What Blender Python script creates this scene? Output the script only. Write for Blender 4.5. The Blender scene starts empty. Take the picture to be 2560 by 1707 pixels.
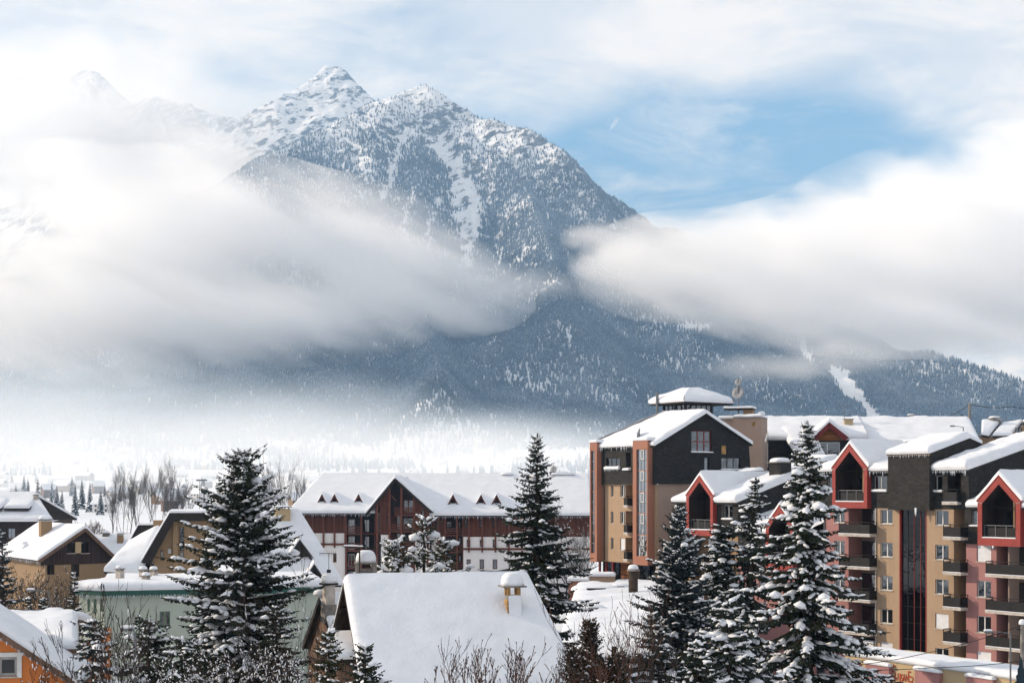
import bpy, bmesh, math, random
import numpy as np
from mathutils import Vector, Matrix
from mathutils.geometry import tessellate_polygon

R = math.radians
SC = bpy.context.scene
COL = SC.collection
# ---------------------------------------------------------------- camera
F = 3555.0            # focal length in photograph pixels (50 mm lens)
HY = 1215.0           # horizon row
CZ = 17.0             # camera height
cam_d = bpy.data.cameras.new('camera')
cam_d.lens = 50.0
cam_d.sensor_width = 36.0
cam_d.shift_y = (HY - 853.5) / 2560.0
cam_d.clip_start = 0.5
cam_d.clip_end = 60000
cam = bpy.data.objects.new('camera', cam_d)
cam.location = (0, 0, CZ)
cam.rotation_euler = (R(90), 0, 0)
COL.objects.link(cam)
SC.camera = cam
# ---------------------------------------------------------------- sun
SUN_A, SUN_E = 11.0, 23.0      # degrees beyond due left, elevation
sdir = Vector((-math.cos(R(SUN_A)) * math.cos(R(SUN_E)), math.sin(R(SUN_A)) * math.cos(R(SUN_E)), math.sin(R(SUN_E))))
sun_d = bpy.data.lights.new('sun', 'SUN')
sun_d.energy = 5.0
sun_d.angle = R(0.6)
sun_d.color = (1.0, 0.93, 0.83)
sun = bpy.data.objects.new('sun', sun_d)
sun.rotation_euler = (-sdir).to_track_quat('-Z', 'Y').to_euler()
sun.location = (-200, 100, 200)
COL.objects.link(sun)
# ---------------------------------------------------------------- sky
W = bpy.data.worlds.new('World')
SC.world = W
W.use_nodes = True
wt = W.node_tree
for n in list(wt.nodes):
    wt.nodes.remove(n)

class NT:
    """tiny node-tree writer"""
    def __init__(self, tree):
        self.t = tree
    def n(self, kind, **kw):
        nd = self.t.nodes.new(kind)
        for k, v in kw.items():
            if k.startswith('i_'):
                key = k[2:]
                key = int(key) if key.isdigit() else key.replace('_', ' ')
                self.put(nd.inputs[key], v)
            else:
                setattr(nd, k, v)
        return nd
    def put(self, sock, v):
        if hasattr(v, 'is_output') or isinstance(v, bpy.types.NodeSocket):
            self.t.links.new(v, sock)
        else:
            sock.default_value = v
    def math(self, op, a, b=None, c=None, clamp=False):
        nd = self.t.nodes.new('ShaderNodeMath')
        nd.operation = op
        nd.use_clamp = clamp
        self.put(nd.inputs[0], a)
        if b is not None:
            self.put(nd.inputs[1], b)
        if c is not None:
            self.put(nd.inputs[2], c)
        return nd.outputs[0]
    def vmath(self, op, a, b=None, scale=None):
        nd = self.t.nodes.new('ShaderNodeVectorMath')
        nd.operation = op
        self.put(nd.inputs[0], a)
        if b is not None:
            self.put(nd.inputs[1], b)
        if scale is not None:
            self.put(nd.inputs['Scale'], scale)
        return nd.outputs['Value'] if op in ('LENGTH', 'DOT_PRODUCT', 'DISTANCE') else nd.outputs[0]
    def ramp(self, fac, stops, interp='LINEAR'):
        nd = self.t.nodes.new('ShaderNodeValToRGB')
        nd.color_ramp.interpolation = interp
        el = nd.color_ramp.elements
        while len(el) < len(stops):
            el.new(0.5)
        for e, (p, c) in zip(el, stops):
            e.position = p
            e.color = (*c, 1) if len(c) == 3 else c
        self.put(nd.inputs[0], fac)
        return nd.outputs[0]
    def sstep(self, v, a, b):
        nd = self.t.nodes.new('ShaderNodeMapRange')
        nd.interpolation_type = 'SMOOTHSTEP'
        self.put(nd.inputs[0], v)
        nd.inputs[1].default_value = a
        nd.inputs[2].default_value = b
        return nd.outputs[0]
    def noise(self, vec, scale, detail=4, rough=0.55, dist=0.0):
        nd = self.t.nodes.new('ShaderNodeTexNoise')
        if vec is not None:
            self.put(nd.inputs['Vector'], vec)
        nd.inputs['Scale'].default_value = scale
        nd.inputs['Detail'].default_value = detail
        nd.inputs['Roughness'].default_value = rough
        nd.inputs['Distortion'].default_value = dist
        return nd.outputs[0]
    def mix(self, fac, a, b):
        nd = self.t.nodes.new('ShaderNodeMix')
        nd.data_type = 'RGBA'
        self.put(nd.inputs[0], fac)
        self.put(nd.inputs[6], (*a, 1) if isinstance(a, tuple) and len(a) == 3 else a)
        self.put(nd.inputs[7], (*b, 1) if isinstance(b, tuple) and len(b) == 3 else b)
        return nd.outputs[2]
    def mul_col(self, a, b):
        nd = self.t.nodes.new('ShaderNodeMix')
        nd.data_type = 'RGBA'
        nd.blend_type = 'MULTIPLY'
        nd.inputs[0].default_value = 1
        self.put(nd.inputs[6], (*a, 1) if isinstance(a, tuple) and len(a) == 3 else a)
        self.put(nd.inputs[7], (*b, 1) if isinstance(b, tuple) and len(b) == 3 else b)
        return nd.outputs[2]

w = NT(wt)
sky = w.n('ShaderNodeTexSky')
sky.sky_type = 'NISHITA'
sky.sun_disc = False
sky.sun_elevation = R(SUN_E)
sky.sun_rotation = math.atan2(sdir.x, sdir.y)
sky.altitude = 1300
sky.air_density = 1.0
sky.dust_density = 0.6
sky.ozone_density = 1.2
tc = w.n('ShaderNodeTexCoord')
sp = w.n('ShaderNodeSeparateXYZ')
wt.links.new(tc.outputs['Generated'], sp.inputs[0])
zz = w.math('ADD', w.math('MAXIMUM', sp.outputs[2], 0.0), 0.12)
qx = w.math('DIVIDE', sp.outputs[0], zz)
qy = w.math('DIVIDE', sp.outputs[1], zz)
cq = w.n('ShaderNodeCombineXYZ')
wt.links.new(qx, cq.inputs[0]); wt.links.new(qy, cq.inputs[1])
n1 = w.noise(cq.outputs[0], 0.85, 7, 0.55, 0.35)
n2 = w.noise(cq.outputs[0], 3.0, 9, 0.62, 0.5)
cov = w.math('ADD', w.math('MULTIPLY', n1, 0.55), w.math('MULTIPLY', n2, 0.45))
def dirblob(px, py, rx, ry, k):
    """soft opening (k<0) or bank (k>0) in the cloud layer, given in sky directions"""
    d = Vector(((px - 1280) / F, 1, (HY - py) / F)).normalized()
    v = w.vmath('SUBTRACT', tc.outputs['Generated'], tuple(d))
    v = w.vmath('MULTIPLY', v, (F / rx, 1.0, F / ry))
    g = w.sstep(w.vmath('LENGTH', v), 1.0, 0.0)
    return w.math('MULTIPLY', g, k)
for a in SKY_BLOBS if 'SKY_BLOBS' in globals() else ((2000, 430, 800, 250, -0.62), (1480, 400, 640, 320, -0.34), (1000, 120, 560, 220, -0.24), (560, 170, 300, 130, -0.12), (2250, 130, 300, 80, -0.06), (1700, 80, 900, 130, 0.10), (150, 60, 420, 160, 0.16), (2500, 300, 500, 150, 0.12), (640, 80, 260, 90, 0.08)):
    cov = w.math('ADD', cov, dirblob(*a))
cmask = w.sstep(w.math('ADD', cov, 0.13), 0.24, 0.62)
cmask = w.math('MAXIMUM', cmask, w.math('MULTIPLY', w.sstep(w.noise(cq.outputs[0], 2.2, 9, 0.65, 1.2), 0.42, 0.72), 0.55))
shade = w.noise(cq.outputs[0], 2.6, 8, 0.62, 0.6)
ccol = w.mix(w.sstep(shade, 0.36, 0.62), (6.6, 7.1, 8.0), (9.3, 9.2, 9.2))
skc = w.mix(0.5, sky.outputs[0], (0.25, 2.9, 6.6))
fin = w.mix(w.math('MULTIPLY', cmask, 0.93), skc, ccol)
bg = w.n('ShaderNodeBackground')
wt.links.new(fin, bg.inputs[0])
bg.inputs[1].default_value = 0.115
wo = w.n('ShaderNodeOutputWorld')
wt.links.new(bg.outputs[0], wo.inputs[0])
# ---------------------------------------------------------------- view and render settings
vs = SC.view_settings
vs.view_transform = 'Standard'
vs.look = 'None'
vs.exposure = -0.2
vs.gamma = 1.0
vs.use_curve_mapping = False
cy = SC.cycles
cy.max_bounces = 16
cy.diffuse_bounces = 2
cy.glossy_bounces = 2
cy.transmission_bounces = 3
cy.transparent_max_bounces = 32
cy.volume_bounces = 14
cy.use_adaptive_sampling = True
cy.adaptive_threshold = 0.03
cy.use_denoising = True
try:
    cy.denoiser = 'OPENIMAGEDENOISE'
except Exception:
    pass
cy.sample_clamp_indirect = 0.0
cy.volume_max_steps = 256

# ---------------------------------------------------------------- helpers
def P(px, py, D):
    """photograph pixel at depth D -> world point"""
    return Vector(((px - 1280.0) / F * D, D, CZ + (HY - py) / F * D))
def PX(px, D):
    return (px - 1280.0) / F * D
def PZ(py, D):
    return CZ + (HY - py) / F * D

def tag(o, label=None, cat=None, group=None, kind=None):
    if label: o['label'] = label
    if cat: o['category'] = cat
    if group: o['group'] = group
    if kind: o['kind'] = kind
    return o

def empty(name, loc=(0, 0, 0), rz=0.0):
    o = bpy.data.objects.new(name, None)
    o.empty_display_size = 0.5
    o.location = loc
    o.rotation_euler = (0, 0, rz)
    COL.objects.link(o)
    return o

def thing(name, label, cat, loc=(0, 0, 0), rz=0.0, group=None):
    return tag(empty(name, loc, rz), label, cat, group)

def link(name, me, mat=None, parent=None, smooth=False):
    o = bpy.data.objects.new(name, me)
    COL.objects.link(o)
    if mat is not None:
        if isinstance(mat, (list, tuple)):
            for m in mat:
                me.materials.append(m)
        elif not me.materials:
            me.materials.append(mat)
    if parent is not None:
        o.parent = parent
    if smooth:
        me.polygons.foreach_set('use_smooth', np.ones(len(me.polygons), dtype=bool))
    return o

# numpy gradient noise ------------------------------------------------
_rng = np.random.RandomState(11)
_perm = np.concatenate([_rng.permutation(256)] * 3).astype(np.int64)
_gr = _rng.normal(size=(256, 3)); _gr /= np.linalg.norm(_gr, axis=1)[:, None]
def pnoise(x, y, z=0.0):
    x = np.asarray(x, float); y = np.asarray(y, float); z = np.zeros_like(x) + z
    xi = np.floor(x).astype(np.int64); yi = np.floor(y).astype(np.int64); zi = np.floor(z).astype(np.int64)
    xf, yf, zf = x - xi, y - yi, z - zi
    u = xf * xf * xf * (xf * (xf * 6 - 15) + 10); v = yf * yf * yf * (yf * (yf * 6 - 15) + 10); q = zf * zf * zf * (zf * (zf * 6 - 15) + 10)
    def g(a, b, c):
        h = _perm[_perm[_perm[(xi + a) & 255] + ((yi + b) & 255)] + ((zi + c) & 255)]
        gg = _gr[h]
        return gg[..., 0] * (xf - a) + gg[..., 1] * (yf - b) + gg[..., 2] * (zf - c)
    def L(t, a, b):
        return a + t * (b - a)
    return L(q, L(v, L(u, g(0, 0, 0), g(1, 0, 0)), L(u, g(0, 1, 0), g(1, 1, 0))),
                L(v, L(u, g(0, 0, 1), g(1, 0, 1)), L(u, g(0, 1, 1), g(1, 1, 1))))
def fbm(x, y, z=0.0, oct=5, gain=0.5, lac=2.03):
    s, a, f = 0.0, 1.0, 1.0
    for i in range(oct):
        s = s + a * pnoise(x * f + i * 17.3, y * f - i * 9.1, z * f + i * 3.7)
        a *= gain; f *= lac
    return s
def ridged(x, y, oct=5, gain=0.5, lac=2.1):
    s, a, f, wgt = 0.0, 1.0, 1.0, 1.0
    for i in range(oct):
        n = 1 - np.abs(pnoise(x * f + i * 31.7, y * f + i * 5.3, i * 1.7)) * 2
        n = np.clip(n, 0, 1) ** 2
        s = s + a * n * wgt
        wgt = np.clip(n * 1.6, 0, 1)
        a *= gain; f *= lac
    return s

# materials -----------------------------------------------------------
MATS = {}
def new_mat(name):
    m = bpy.data.materials.new(name)
    m.use_nodes = True
    t = NT(m.node_tree)
    b = m.node_tree.nodes['Principled BSDF']
    MATS[name] = m
    return m, t, b
# ================================================================ SETTING
# ---- snow
def snow_mat(name, col=(0.765, 0.785, 0.825), bump=0.3, scale=6.0, rough=0.75, stain=0.0):
    m, t, b = new_mat(name)
    g = t.n('ShaderNodeNewGeometry')
    n1 = t.noise(g.outputs['Position'], scale, 5, 0.6)
    n2 = t.noise(g.outputs['Position'], scale * 0.18, 3, 0.5)
    c = t.mix(t.sstep(n2, 0.3, 0.75), tuple(v * 0.94 for v in col), col)
    m.node_tree.links.new(c, b.inputs['Base Color'])
    b.inputs['Roughness'].default_value = rough
    b.inputs['Specular IOR Level'].default_value = 0.25
    bp = t.n('ShaderNodeBump')
    bp.inputs['Strength'].default_value = bump
    bp.inputs['Distance'].default_value = 0.12
    h = t.math('ADD', t.math('MULTIPLY', n1, 0.5), n2)
    m.node_tree.links.new(h, bp.inputs['Height'])
    m.node_tree.links.new(bp.outputs[0], b.inputs['Normal'])
    return m
SNOW = snow_mat('snow')
SNOWG = snow_mat('ground_snow', bump=0.4, scale=1.2)
SNOWT = snow_mat('tree_snow', col=(0.78, 0.80, 0.84), bump=0.5, scale=9)

# ---- mountain ground
def mountain_mat(name, rockcol=(0.075, 0.08, 0.09), treeline=900.0):
    m, t, b = new_mat(name)
    g = t.n('ShaderNodeNewGeometry')
    s = t.n('ShaderNodeSeparateXYZ')
    m.node_tree.links.new(g.outputs['True Normal'], s.inputs[0])
    pos = g.outputs['Position']
    dipv = t.n('ShaderNodeMapping'); m.node_tree.links.new(pos, dipv.inputs[0]); dipv.inputs['Rotation'].default_value = (0.3, 0.5, 0.2)
    strat = t.vmath('MULTIPLY', dipv.outputs[0], (0.012, 0.014, 0.034))
    nA = t.noise(strat, 1.0, 7, 0.66, 0.8)
    nB = t.noise(pos, 0.035, 6, 0.68)
    steep = t.math('SUBTRACT', 1.0, s.outputs[2])
    f = t.math('ADD', t.math('MULTIPLY', steep, 1.3), t.math('ADD', t.math('MULTIPLY', t.math('SUBTRACT', nA, 0.5), 1.5), t.math('MULTIPLY', t.math('SUBTRACT', nB, 0.5), 1.5)))
    mask = t.sstep(f, 0.43, 0.68)
    rock = t.mix(nB, tuple(v * 0.7 for v in rockcol), tuple(v * 1.7 for v in rockcol))
    c = t.mix(mask, (0.80, 0.82, 0.86), rock)
    m.node_tree.links.new(c, b.inputs['Base Color'])
    b.inputs['Roughness'].default_value = 0.9
    b.inputs['Specular IOR Level'].default_value = 0.1
    bp = t.n('ShaderNodeBump')
    bp.inputs['Strength'].default_value = 0.9
    bp.inputs['Distance'].default_value = 14.0
    m.node_tree.links.new(t.math('MULTIPLY', t.math('ADD', nA, nB), t.sstep(steep, 0.03, 0.22)), bp.inputs['Height'])
    m.node_tree.links.new(bp.outputs[0], b.inputs['Normal'])
    return m
MOUNT = mountain_mat('mountain_snow_and_rock')
MOUNT_FAR = mountain_mat('far_mountain_snow_and_rock', (0.06, 0.065, 0.08))

def ridge_height(X, Y, lines, p=1.8, k=2.0):
    """height field from ridge lines [(px, py, D), ...]: falls away from each ridge on a concave profile"""
    H = np.full(X.shape, -1e9)
    DR = None
    for ln, kk in lines:
        pts = [(PX(a, D), D, PZ(bb, D)) for a, bb, D in ln]
        for (x0, y0, z0), (x1, y1, z1) in zip(pts[:-1], pts[1:]):
            dx, dy = x1 - x0, y1 - y0
            L2 = dx * dx + dy * dy
            tt = np.clip(((X - x0) * dx + (Y - y0) * dy) / L2, 0, 1)
            d = np.hypot(X - (x0 + tt * dx), Y - (y0 + tt * dy))
            hr = z0 + tt * (z1 - z0)
            L = kk * np.maximum(hr, 40)
            h = hr * np.clip(1 - d / L, 0, 1) ** p
            H = np.maximum(H, h)
            DR = d if DR is None else np.minimum(DR, d)
    global RIDGE_D
    RIDGE_D = DR
    return H

def vbase(y):
    """valley floor: level, then rising gently towards the foot of the mountain"""
    return 0.018 * np.clip(y - 650, 0, None) * np.clip((y - 650) / 500, 0, 1) + np.clip(y - 1500, 0, None) * 0.03

def fan_grid(a0, a1, na, y0, y1, ny):
    A = np.linspace(a0, a1, na); Yv = np.linspace(y0, y1, ny)
    AA, YY = np.meshgrid(A, Yv)
    return AA * YY, YY

def grid_mesh(name, X, Y, Z):
    ny, nx = X.shape
    co = np.stack([X, Y, Z], -1).reshape(-1, 3)
    i = np.arange((ny - 1) * (nx - 1)); r = i // (nx - 1); c = i % (nx - 1)
    a = r * nx + c
    q = np.stack([a, a + 1, a + nx + 1, a + nx], -1)
    me = bpy.data.meshes.new(name)
    me.vertices.add(len(co)); me.vertices.foreach_set('co', co.ravel())
    me.loops.add(q.size); me.loops.foreach_set('vertex_index', q.ravel())
    me.polygons.add(len(q)); me.polygons.foreach_set('loop_start', np.arange(len(q)) * 4)
    me.update(); me.validate()
    return me

MAIN_LINES = [
    # near summit and its shoulder, the steep right flank, then the long low ridge out of frame
    ([(1060, 208, 4600), (1130, 248, 4520), (1204, 292, 4440)], 1.5),
    ([(1060, 208, 4600), (1040, 430, 4150), (1050, 650, 3600), (1070, 850, 2950), (1090, 1000, 2450)], 1.3),
    ([(1204, 292, 4440), (1325, 326, 4300), (1400, 368, 4200), (1440, 408, 4150), (1468, 452, 4100), (1510, 535, 4030), (1575, 625, 3950)], 1.25),
    ([(1330, 480, 3900), (1380, 640, 3500), (1400, 800, 3000)], 1.6),
    ([(1575, 625, 3950), (1670, 715, 3860), (1800, 775, 3780), (1960, 832, 3680), (2110, 875, 3580), (2261, 903, 3480), (2334, 908, 3430), (2424, 936, 3360), (2560, 988, 3280), (2800, 1060, 3150)], 1.95),
    # left spur
    ([(1060, 208, 4600), (1000, 236, 4560), (951, 258, 4520), (900, 288, 4450), (830, 322, 4360), (756, 352, 4260), (681, 387, 4150), (560, 450, 3950), (400, 545, 3700), (200, 650, 3450), (-50, 740, 3250), (-400, 840, 3100)], 1.95),
]
X, Y = fan_grid(-0.52, 0.52, 590, 1450, 5000, 380)
wx = X + 26 * fbm(X / 420, Y / 420, 3.1, 4); wy = Y + 60 * fbm(X / 420, Y / 420, 8.7, 4)
H = ridge_height(wx, wy, MAIN_LINES, p=1.55)
amp = np.clip(H / 420, 0.0, 1.0)
near = np.clip(RIDGE_D / 420, 0.06, 1)
fall = X / 330 + 0.6 * fbm(X / 900, Y / 900, 6.6, 2)
H = H + amp * (np.minimum(130, 18 + 0.10 * H) * (ridged(fall, Y / 1500, 5, 0.45) - 0.8) * near + 22 * fbm(X / 75, Y / 120, 2.2, 4) * np.clip(RIDGE_D / 150, .35, 1))
# bowl and gully under the near summit
def gully(px_pts, width, depth):
    d = np.full(X.shape, 1e9)
    for (a0, d0), (a1, d1) in zip(px_pts[:-1], px_pts[1:]):
        x0, x1 = PX(a0, d0), PX(a1, d1)
        dx, dy = x1 - x0, d1 - d0
        tt = np.clip(((X - x0) * dx + (Y - d0) * dy) / (dx * dx + dy * dy), 0, 1)
        d = np.minimum(d, np.hypot(X - x0 - tt * dx, Y - d0 - tt * dy))
    return depth * np.exp(-(d / width) ** 2)
H = H - amp * (gully([(1105, 4380), (1140, 4150), (1165, 3900), (1170, 3600)], 90, 70) + gully([(1000, 4330), (965, 4000)], 60, 45) + gully([(2000, 3500), (2030, 3200)], 60, 25) + gully([(2090, 3300), (2160, 3000)], 70, 25))
H = np.maximum(H, 0) + vbase(Y) * np.exp(-np.maximum(H, 0) / 200.0) + 6 * fbm(X / 120, Y / 120, 1.0, 3) * np.clip((Y - 1650) / 300, 0, 1) - 4 * np.clip((1640 - Y) / 140, 0, 1)
me = grid_mesh('mountain', X, Y, H)
mountain = tag(link('mountain', me, MOUNT, smooth=True), 'snowy forested mountain with a rocky summit and a steep right flank', 'mountain', kind='structure')
MX, MY, MH = X, Y, H

REAR_LINES = [
    ([(819, 158, 5800), (840, 163, 5790), (862, 172, 5780), (884, 205, 5750), (915, 228, 5720), (951, 262, 5700), (1020, 300, 5650), (1150, 380, 5600)], 1.5),
    ([(819, 158, 5800), (800, 178, 5760), (773, 201, 5720), (730, 228, 5660), (687, 249, 5600), (647, 272, 5560), (610, 295, 5520), (590, 318, 5480), (572, 340, 5450), (520, 390, 5400), (400, 470, 5300), (250, 560, 5200)], 1.5),
]
X, Y = fan_grid(-0.42, 0.08, 240, 4500, 6600, 180)
wx = X + 22 * fbm(X / 400, Y / 400, 5.1, 4); wy = Y + 45 * fbm(X / 400, Y / 400, 1.7, 4)
H = ridge_height(wx, wy, REAR_LINES)
H = H + np.clip(H / 500, 0, 1) * (46 * (ridged(X / 300, Y / 420, 5) - 0.75) * np.clip(RIDGE_D / 350, 0.10, 1) + 16 * fbm(X / 60, Y / 80, 4.2, 4))
mountain2 = tag(link('mountain_summit', grid_mesh('mountain_summit', X, Y, H), MOUNT, smooth=True), 'tallest white pyramid summit standing behind the forested mountain', 'mountain', kind='structure')
RX, RY, RH = X, Y, H

FAR_LINES = [([(-250, 190, 6794), (-80, 240, 6754), (0, 208, 6715), (50, 186, 6675), (85, 196, 6659), (120, 200, 6636), (150, 184, 6636), (185, 182, 6636), (225, 174, 6636), (255, 190, 6620), (290, 218, 6596), (325, 243, 6557), (350, 258, 6557), (375, 243, 6557), (410, 244, 6517), (450, 262, 6478), (520, 280, 6438), (590, 292, 6399), (700, 340, 6359)], 1.4),
             ([(225, 174, 6636), (230, 330, 6083), (220, 450, 5688)], 1.2), ([(400, 242, 6517), (420, 350, 6162), (450, 450, 5767)], 1.2)]
X, Y = fan_grid(-0.55, -0.12, 220, 5300, 7400, 120)
wx = X + 60 * fbm(X / 600, Y / 600, 2.1, 3); wy = Y + 60 * fbm(X / 600, Y / 600, 7.7, 3)
H = ridge_height(wx, wy, FAR_LINES)
H = H + np.clip(H / 500, 0, 1) * 70 * (ridged(X / 500, Y / 700, 5) - 0.75) * np.clip((6700 - Y) / 900, 0.1, 1)
tag(link('mountain_far', grid_mesh('mountain_far', X, Y, H), MOUNT_FAR, smooth=True), 'pale jagged mountain ridge fading into cloud at the far left', 'mountain', kind='structure')

# ---- forest on the slopes: one uncountable mass
def forest_mat():
    m, t, b = new_mat('forest_needles_with_snow')
    g = t.n('ShaderNodeNewGeometry')
    oi = t.n('ShaderNodeObjectInfo')
    rp = g.outputs['Random Per Island']
    n = t.noise(g.outputs['Position'], 0.22, 3, 0.6)
    big = t.noise(g.outputs['Position'], 0.006, 3, 0.6)
    f = t.math('ADD', n, t.math('MULTIPLY', big, 0.55))
    c = t.mix(t.sstep(f, 0.62, 1.15), (0.018, 0.032, 0.046), (0.34, 0.40, 0.48))
    m.node_tree.links.new(c, b.inputs['Base Color'])
    b.inputs['Roughness'].default_value = 0.85
    b.inputs['Specular IOR Level'].default_value = 0.1
    return m
FOREST = forest_mat()

def bil(GX, GY, GH, x, y, a0, a1, y0, y1):
    ny, nx = GX.shape
    fa = (x / y - a0) / (a1 - a0) * (nx - 1); fy = (y - y0) / (y1 - y0) * (ny - 1)
    ia = np.clip(fa.astype(int), 0, nx - 2); iy = np.clip(fy.astype(int), 0, ny - 2)
    u = fa - ia; v = fy - iy
    return (GH[iy, ia] * (1 - u) + GH[iy, ia + 1] * u) * (1 - v) + (GH[iy + 1, ia] * (1 - u) + GH[iy + 1, ia + 1] * u) * v

def chute(px, py, pts):
    """distance in pixels-of-photograph from a bare avalanche track, less its half width"""
    best = np.full(px.shape, 1e9)
    for (x0, y0, w0), (x1, y1, w1) in zip(pts[:-1], pts[1:]):
        dx, dy = x1 - x0, y1 - y0
        t_ = np.clip(((px - x0) * dx + (py - y0) * dy) / (dx * dx + dy * dy), 0, 1)
        best = np.minimum(best, np.hypot(px - x0 - t_ * dx, py - y0 - t_ * dy) - (w0 + t_ * (w1 - w0)))
    return best
CHUTES = [
    [(1105, 360, 34), (1135, 410, 22), (1150, 460, 26), (1165, 500, 34), (1170, 560, 24), (1175, 610, 14), (1168, 660, 10)],
    [(1010, 330, 8), (985, 400, 8), (975, 450, 10), (960, 490, 12)],
    [(870, 345, 5), (890, 385, 8), (905, 420, 6)],
    [(1200, 340, 12), (1180, 420, 6), (1230, 470, 5), (1200, 530, 4)],
    [(1990, 830, 8), (2010, 870, 14), (2030, 915, 10)],
    [(2085, 935, 20), (2120, 970, 24), (2160, 1010, 20), (2200, 1060, 16)],
    [(1710, 810, 10), (1770, 820, 14)], [(1040, 470, 5), (1010, 560, 6), (1030, 650, 4)], [(1090, 500, 4), (1075, 570, 5), (1070, 640, 4)],
    [(1290, 500, 4), (1250, 600, 5), (1240, 680, 3)], [(1150, 690, 3), (1140, 760, 3)],
]
def plant_forest():
    rng = np.random.RandomState(5)
    N = 520000
    a = rng.uniform(-0.46, 0.46, N)
    y = np.sqrt(rng.uniform(1560.0 ** 2, 4640.0 ** 2, N))
    x = a * y
    ar = (-0.52, 0.52, 1450, 5000)
    z = bil(MX, MY, MH, x, y, *ar)
    e = 12.0
    sx = (bil(MX, MY, MH, x + e, y, *ar) - bil(MX, MY, MH, x - e, y, *ar)) / (2 * e)
    sy = (bil(MX, MY, MH, x, y + e, *ar) - bil(MX, MY, MH, x, y - e, *ar)) / (2 * e)
    px = 1280 + x / y * F; py = HY - (z - CZ) / y * F
    cl = fbm(x / 160, y / 160, 0.3, 4); fine = fbm(x / 40, y / 40, 2.3, 3)
    tl = 900 + 190 * fbm(x / 350, y / 350, 5.5, 3)          # tree line (m)
    prob = 0.92 - 0.60 * np.clip((z - tl) / 200, 0, 1) - 0.30 * np.clip((z - tl - 160) / 260, 0, 1)
    prob *= np.clip(0.92 + 0.95 * cl + 0.35 * fine, 0.08, 1)
    steep = np.hypot(sx, sy)
    prob *= np.clip(1.55 - 0.45 * steep, 0.25, 1)
    for ch in CHUTES:
        dd = chute(px + 26 * fine, py + 20 * cl, ch)
        prob *= np.clip((dd + 5) / 13.0, 0.0, 1)
    prob *= np.clip((z - 42 - 90 * cl) / 120, 0, 1) ** 1.3           # meadows on the valley floor
    face = (-sy * y - sx * x + z * 0.0) / np.hypot(x, y)     # uphill away from the viewer -> facing
    keep = (rng.uniform(size=N) < prob) & (sy > -0.35)
    x, y, z = x[keep], y[keep], z[keep]
    n = len(x)
    print('forest trees', n)
    h = rng.uniform(7.5, 16, n) * np.clip(1.1 - z / 3500, 0.6, 1)
    # a point per tree; the tree itself is a two-tier cone instanced by geometry nodes
    me = bpy.data.meshes.new('forest')
    me.vertices.add(n); me.vertices.foreach_set('co', np.stack([x, y, z], -1).ravel())
    at = me.attributes.new('tree_height', 'FLOAT', 'POINT'); at.data.foreach_set('value', h)
    at = me.attributes.new('tree_width', 'FLOAT', 'POINT'); at.data.foreach_set('value', h * rng.uniform(0.8, 1.25, n))
    at = me.attributes.new('tree_turn', 'FLOAT', 'POINT'); at.data.foreach_set('value', rng.uniform(0, 6.28, n))
    me.update()
    o = link('forest', me)
    ng = bpy.data.node_groups.new('forest_trees', 'GeometryNodeTree')
    ng.interface.new_socket('Geometry', in_out='INPUT', socket_type='NodeSocketGeometry')
    ng.interface.new_socket('Geometry', in_out='OUTPUT', socket_type='NodeSocketGeometry')
    N_, K = ng.nodes, ng.links
    gi = N_.new('NodeGroupInput'); go = N_.new('NodeGroupOutput')
    cones = []
    for r0_, dp, z0 in ((0.20, 0.72, 0.0), (0.13, 0.55, 0.45)):
        c = N_.new('GeometryNodeMeshCone')
        c.inputs['Vertices'].default_value = 5; c.inputs['Radius Top'].default_value = 0.0
        c.inputs['Radius Bottom'].default_value = r0_; c.inputs['Depth'].default_value = dp
        tr = N_.new('GeometryNodeTransform'); K.new(c.outputs['Mesh'], tr.inputs['Geometry']); tr.inputs['Translation'].default_value = (0, 0, z0)
        cones.append(tr)
    jn = N_.new('GeometryNodeJoinGeometry')
    for c in cones: K.new(c.outputs[0], jn.inputs[0])
    sm = N_.new('GeometryNodeSetMaterial'); K.new(jn.outputs[0], sm.inputs[0]); sm.inputs['Material'].default_value = FOREST
    ip = N_.new('GeometryNodeInstanceOnPoints'); K.new(gi.outputs[0], ip.inputs['Points']); K.new(sm.outputs[0], ip.inputs['Instance'])
    def attr(nm):
        q = N_.new('GeometryNodeInputNamedAttribute'); q.data_type = 'FLOAT'; q.inputs[0].default_value = nm
        return q.outputs[0]
    cx_ = N_.new('ShaderNodeCombineXYZ'); w_ = attr('tree_width'); K.new(w_, cx_.inputs[0]); K.new(w_, cx_.inputs[1]); K.new(attr('tree_height'), cx_.inputs[2])
    K.new(cx_.outputs[0], ip.inputs['Scale'])
    rx_ = N_.new('ShaderNodeCombineXYZ'); K.new(attr('tree_turn'), rx_.inputs[2]); K.new(rx_.outputs[0], ip.inputs['Rotation'])
    K.new(ip.outputs[0], go.inputs[0])
    md = o.modifiers.new('trees', 'NODES'); md.node_group = ng
    me.materials.append(FOREST)
    return tag(o, 'dense conifer forest dusted with snow covering the mountain slopes', 'forest', kind='stuff')
plant_forest()

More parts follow.
